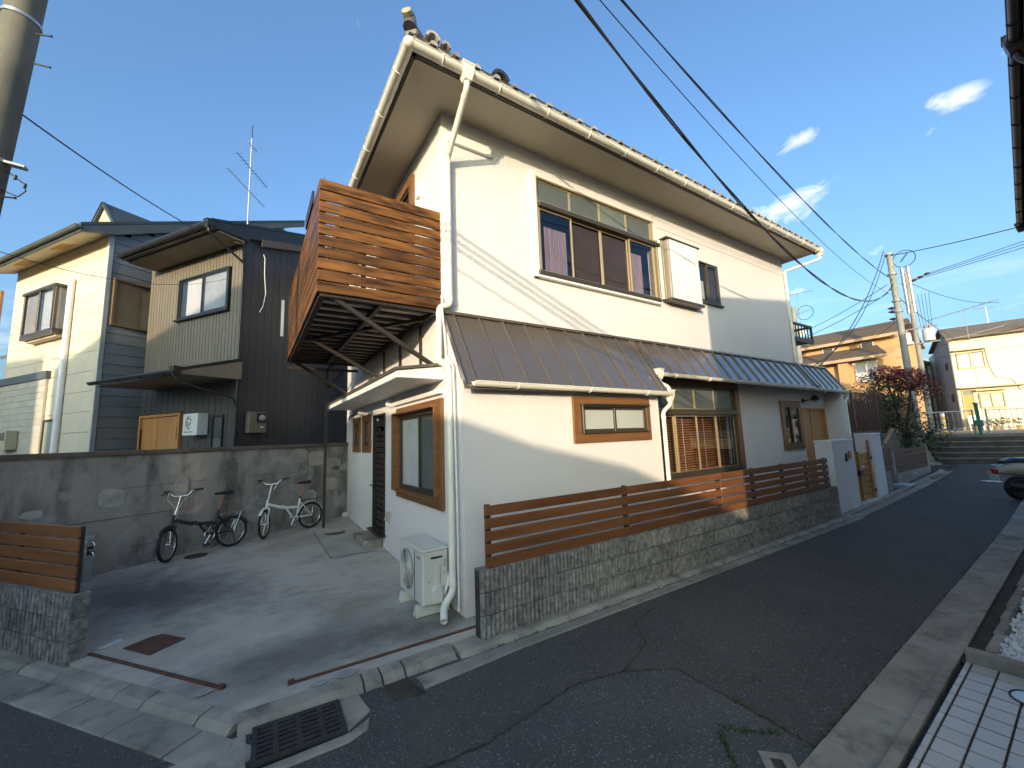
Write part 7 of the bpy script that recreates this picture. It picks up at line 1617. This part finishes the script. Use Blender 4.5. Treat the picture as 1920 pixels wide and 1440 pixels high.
# ================================================================== unseen buildings behind the camera, outlined to throw the shadows; cables
up_ = Vector((math.sin(SAZ), -math.cos(SAZ), 0)); tp_ = Vector((-math.cos(SAZ), -math.sin(SAZ), 0)); TE = math.tan(SEL)
def sp(u, v, t): p = up_*u + tp_*t; return Vector((p.x, p.y, v+TE*t))
def mass(name, label, sil, t0, depth, m, roofm):
    """a building whose street side, seen along the sun, has the outline sil [(u, height seen at t=0)]"""
    a, b = sil[0], sil[-1]; org = sp(a[0], 0, t0); org.z = 0; th = thing(name, label, 'house', (org.x, org.y, ZR), math.atan2(up_.y, up_.x))
    pts = [(u-a[0], v+TE*t0-ZR) for u, v in sil]; poly = [(pts[0][0], 0)]+pts+[(pts[-1][0], 0)]
    MB().prism(poly, 0, -depth, 'y').build('wall', m, th)
    for (p, q) in zip(pts[:-1], pts[1:]):
        if abs(q[0]-p[0]) < .05: continue
        mb = MB(); d = .10; mb.add([(p[0], .25, p[1]+.004), (q[0], .25, q[1]+.004), (q[0], -depth-.25, q[1]+.004), (p[0], -depth-.25, p[1]+.004), (p[0], .25, p[1]+d), (q[0], .25, q[1]+d), (q[0], -depth-.25, q[1]+d), (p[0], -depth-.25, p[1]+d)], [(3, 2, 1, 0), (4, 5, 6, 7), (0, 1, 5, 4), (1, 2, 6, 5), (2, 3, 7, 6), (3, 0, 4, 7)]); mb.build('roof', roofm, th)
    wdt = pts[-1][0]
    for k in range(int(wdt//2.2)):
        x = .8+k*2.2; h0 = min(np.interp(x, [p[0] for p in pts], [p[1] for p in pts]), np.interp(x+1.2, [p[0] for p in pts], [p[1] for p in pts]))
        for z in (1.0, 3.7):
            if z+1.1 < h0-.3:
                mb = MB(); mb.box(x, x+1.2, .0, .05, z, z+1.05); w = mb.build('window', bronze, th); MB().box(x+.06, x+1.14, .0505, .056, z+.06, z+.99).build('pane', frost_dk, w)
    return th
mass('house', 'unseen house across the side road, roofline shaped to cast its shadow', [(-11.4, 4.03), (-6.1, 5.36), (-5.35, 5.36)], 13.0, 7, cream_siding, MATS['grey_brown_roof'])  # out of view; roofline shaped so its shadow falls across the house fronts
mass('house', 'unseen house farther back, outline set to shade the far left', [(-22, 5.0), (-12.0, 4.42)], 15.0, 7, tan_w, MATS['grey_brown_roof'])  # out of view; outline set for the shade at the far left
mass('house', 'unseen low block added behind the viewer, outlined to cast sloping shade', [(-5.3, 2.95), (-3.2, 2.72), (-.2, 1.95), (.6, 1.70), (1.7, 1.53), (3.3, .86), (4.4, .75)], 11.0, 5, cream_siding, MATS['grey_brown_roof'])  # added low roof in place of a hedge row, outlined for its shade
# house on the right side of the alley: its dark eave shows at the right edge of the frame
r_az = R(5.4); rho = thing('house', 'dark eaved neighbouring house along the right side of the alley', 'house', (.20, -4.24, 0), r_az)
EZr = 5.66
# local x along the alley, eave line at y ~ 0
e_off = 0.0
wallm = mat('beige_render', (.55, .50, .42), rough=.85, var=.04, coords='world')
MB().box(-.10, 10.3, -8.5, -.16, -.05, EZr+.1).build('wall', wallm, rho)
mb = MB(); mb.box(0, 10.75, -9.0, -.03, EZr-.02, EZr+.03); mb.prism([(-9.0, EZr+.03), (-.03, EZr+.03), (-4.5, EZr+1.9)], 0.02, 10.7, 'x'); mb.build('roof', darkfascia, rho)
mb = MB(); mb.box(-.02, 10.78, -.028, -.002, EZr-.10, EZr+.06); mb.build('fascia', darkfascia, rho)
gdk = mat('dark_brown_gutter', (.035, .022, .026), rough=.4)
gutter('gutter', (-.02, .045, EZr-.02), (10.8, .045, EZr-.02), .048, gdk, rho, br=.72)
hopper((4.3, .05, EZr-.05), .15, .20, rho, gdk); pipe('downpipe', [(4.3, .05, EZr-.15), (4.3, .04, EZr-.22), (4.3, -.10, EZr-.42), (4.3, -.115, .1)], .03, gdk, rho, coll=False)
hopper((10.72, .05, EZr-.05), .13, .18, rho, gdk)
for k in range(5):
    for z in (1.0, 3.6):
        FRr = Fr((0, -.16, 0), (1, 0, 0), (0, 1, 0)); window('window', FRr, (1.0+k*1.9, 2.2+k*1.9, z, z+1.1), rho, .05, .0, .05, bronze, panes=[(1.05+k*1.9, 2.15+k*1.9, z+.05, z+1.05, .02, frost_dk)])
# ---------------- overhead cables
def cable(label, p, q, sag, r=.012, twist=False, n=40):
    p = Vector(p); q = Vector(q); pts = []
    for i in range(n+1):
        t = i/n; c = p.lerp(q, t); c.z -= sag*4*t*(1-t); pts.append(c)
    if not twist: mb = MB().tube(pts, r, 6)
    else:
        mb = MB(); s = (q-p).cross(Vector((0, 0, 1))).normalized(); full = []
        for i in range(n*6+1):
            t = i/(n*6); c = p.lerp(q, t); c.z -= sag*4*t*(1-t); full.append(c)
        L_ = (q-p).length
        for ph in (0, math.pi):
            mb.tube([c + s*(r*.75*math.cos(ph+i/len(full)*L_*twist)) + Vector((0, 0, r*.75*math.sin(ph+i/len(full)*L_*twist))) for i, c in enumerate(full)], r*.72, 5)
    o = mb.build('cable', cable_m, None, smooth=70); return tag(o, label, 'cable', None)
P_up1 = Vector((20.15, .95, 0))
def cable_fit(label, A, B, zs, r, twist=0, n=60):
    """cable in the vertical plane A-B through measured (x, z) heights, as one smooth sag"""
    A = Vector(A); B = Vector(B); c = np.polyfit([p[0] for p in zs], [p[1] for p in zs], 2 if len(zs) < 8 else 3); mb = MB(); full = []
    m_ = n*(8 if twist else 1)
    for i in range(m_+1):
        x = A.x+(B.x-A.x)*i/m_; full.append(Vector((x, A.y+(B.y-A.y)*i/m_, float(np.polyval(c, x)))))
    if not twist: mb.tube(full, r, 6)
    else:
        s = Vector((0, 1, 0))
        for ph in (0, math.pi): mb.tube([p + s*(r*.8*math.cos(ph+i*.09*twist)) + Vector((0, 0, r*.8*math.sin(ph+i*.09*twist))) for i, p in enumerate(full)], r*.75, 5)
    o = mb.build('cable', cable_m, None, smooth=70); tag(o, label, 'cable'); return full
PA = Vector((-7.5, -2.5, 0))
f1 = cable_fit('thick black twisted cable sagging lowest across the sky', (-7.5, -2.5), (20.15, .80), [(-7.5, 9.6), (.67, 6.1), (2.64, 5.53), (4.22, 5.19), (7.78, 4.9), (9.21, 4.94), (11.36, 5.14), (14.63, 5.83), (19.9, 7.4)], .0145, 1)
f2 = cable_fit('thin straight cable between the two thicker ones', (-7.5, -2.5), (20.15, .80), [(-7.5, 7.5), (.96, 6.37), (4.47, 6.14), (8.14, 5.98), (10.4, 6.02), (16, 6.47), (20.1, 7.0)], .006)
f3 = cable_fit('wavy black cable, uppermost of those crossing the sky', (-7.5, -2.5), (20.15, .80), [(-7.5, 7.3), (1.21, 6.56), (4.17, 6.55), (8.3, 6.6), (11, 6.85), (14.2, 7.2), (20.1, 7.55)], .010, .7)
pb = thing('utility_pole', 'concrete utility pole across the side road carrying the alley cables', 'utility pole', (-7.5, -2.5, ZR)); MB().tube([(0, 0, -.2), (0, 0, 10.2)], [.18, .14], 20).build('shaft', pole_c, pb, smooth=60)
for z in (7.3, 7.6, 9.5): MB().lathe([(.16, z), (.17, z+.03), (.16, z+.06)], 16).build('band', galv, pb)
bpy.context.view_layer.update(); e_w = rho.matrix_basis @ Vector((-.1, -1.6, 0))
for k in range(3): cable('%s of three unseen cables added to throw the soft diagonal shadow band' % ['upper', 'middle', 'lower'][k], (-7.5, -2.5, 7.03-.10*k), (e_w.x, e_w.y, 3.2-.11*k), .12, .026)  # added out of view, spaced so their shadows blur into one band
cable('second unseen cable added below the bundle for its shadow', (-7.5, -2.5, 6.65), (e_w.x, e_w.y, 3.0), .30, .018)
cable('single cable from the left pole to the charcoal house eave', (-4.12, 2.03, 5.42), (-3.05, 6.18, 6.36), .06, .009)
cable('fine wire across the cream house front', (-4.2, 2.1, 3.9), tuple(D.matrix_basis @ Vector((-.05, .3, 5.35))), .25, .004)
for k, (z0, z1) in enumerate(((7.55, 6.5), (7.2, 6.2))): cable('wire from the nearer pole to the street lamp pole, ' + ('upper one' if k == 0 else 'lower one'), (20.15, 1.0, z0), (21.3, 4.95, z1+ZT-1.29), .12, .012)
cable('service wire from the nearer pole top down to the white house lower roof', (20.15, .95, 9.0), (10.9, .5, 3.42), .5, .014)
cable('second service wire from the nearer pole dipping to the white house', (20.15, .95, 8.7), (10.95, .8, 3.40), .75, .012)
cable('long sagging wire from the nearer pole top towards the right', (20.15, .95, 8.75), (16.5, -14, 8.9), .9, .016)
for k, (z0, z1) in enumerate(((ZT+7.2, 10.9), (ZT+7.13, 10.4), (ZT+7.05, 10.0))): cable(['top', 'middle', 'bottom'][k] + ' of three parallel wires from the cross arms rightwards', (23.4, [.26, .48, .69][k], z0), (22.0, -16, z1), .3, .012)
cable('wire from the nearer pole slanting down to the cream house roof', (20.15, .95, 7.35), tuple(ch.matrix_basis @ Vector((.2, -.4, hh))), .25, .016)
cable('wire from the farther pole to the antenna by the cream house', (23.4, .95, 8.2), (33.5, -.5, 8.4), .35, .012)
cable('low wire from the transformer pole to the right', (23.4, .5, 5.1), (22, -15, 7.6), .3, .012)
cable('lowest wire from the transformer pole to the right', (23.4, .5, 4.6), (22.5, -15, 5.9), .3, .010)
cable('thin wire from the nearer pole to the apricot house', (20.15, .95, 5.9), (26.5, 5.5, 5.6), .2, .010)
cable('wire on the far left between service pole and street', tuple(pp.matrix_basis @ Vector((-.08, 0, 5.0))), (-9.5, 4.5, 5.4), .3, .01)
cable('lower wire on the far left at the service pole', tuple(pp.matrix_basis @ Vector((-.08, 0, 4.7))), (-9.5, 4.5, 4.9), .3, .01)
an3 = thing('antenna', 'wide thin television antenna between the poles and the cream house', 'antenna', (31.5, .6, ZT)); MB().tube([(0, 0, 0), (0, 0, 6.9)], .016, 6).build('mast', galv, an3)
mb = MB(); mb.tube([(0, 1.5, 6.5), (0, -1.3, 6.95)], .02, 5); mb.tube([(0, -1.3, 5.5), (0, .9, 5.15)], .018, 5)
for k in range(9): mb.tube([(-.4, 1.4-.3*k, 6.51+.048*k), (.4, 1.4-.3*k, 6.51+.048*k)], .008, 4)
mb.build('array', galv, an3)
an4 = thing('antenna', 'small antenna on the cream house roof', 'antenna', tuple(ch.matrix_basis @ Vector((1.6, -2.0, hh+.9)))); MB().tube([(0, 0, 0), (0, 0, 1.1)], .02, 5).build('mast', galv, an4); MB().tube([(0, -.4, 1.0), (0, .5, 1.1)], .02, 5).build('array', galv, an4)
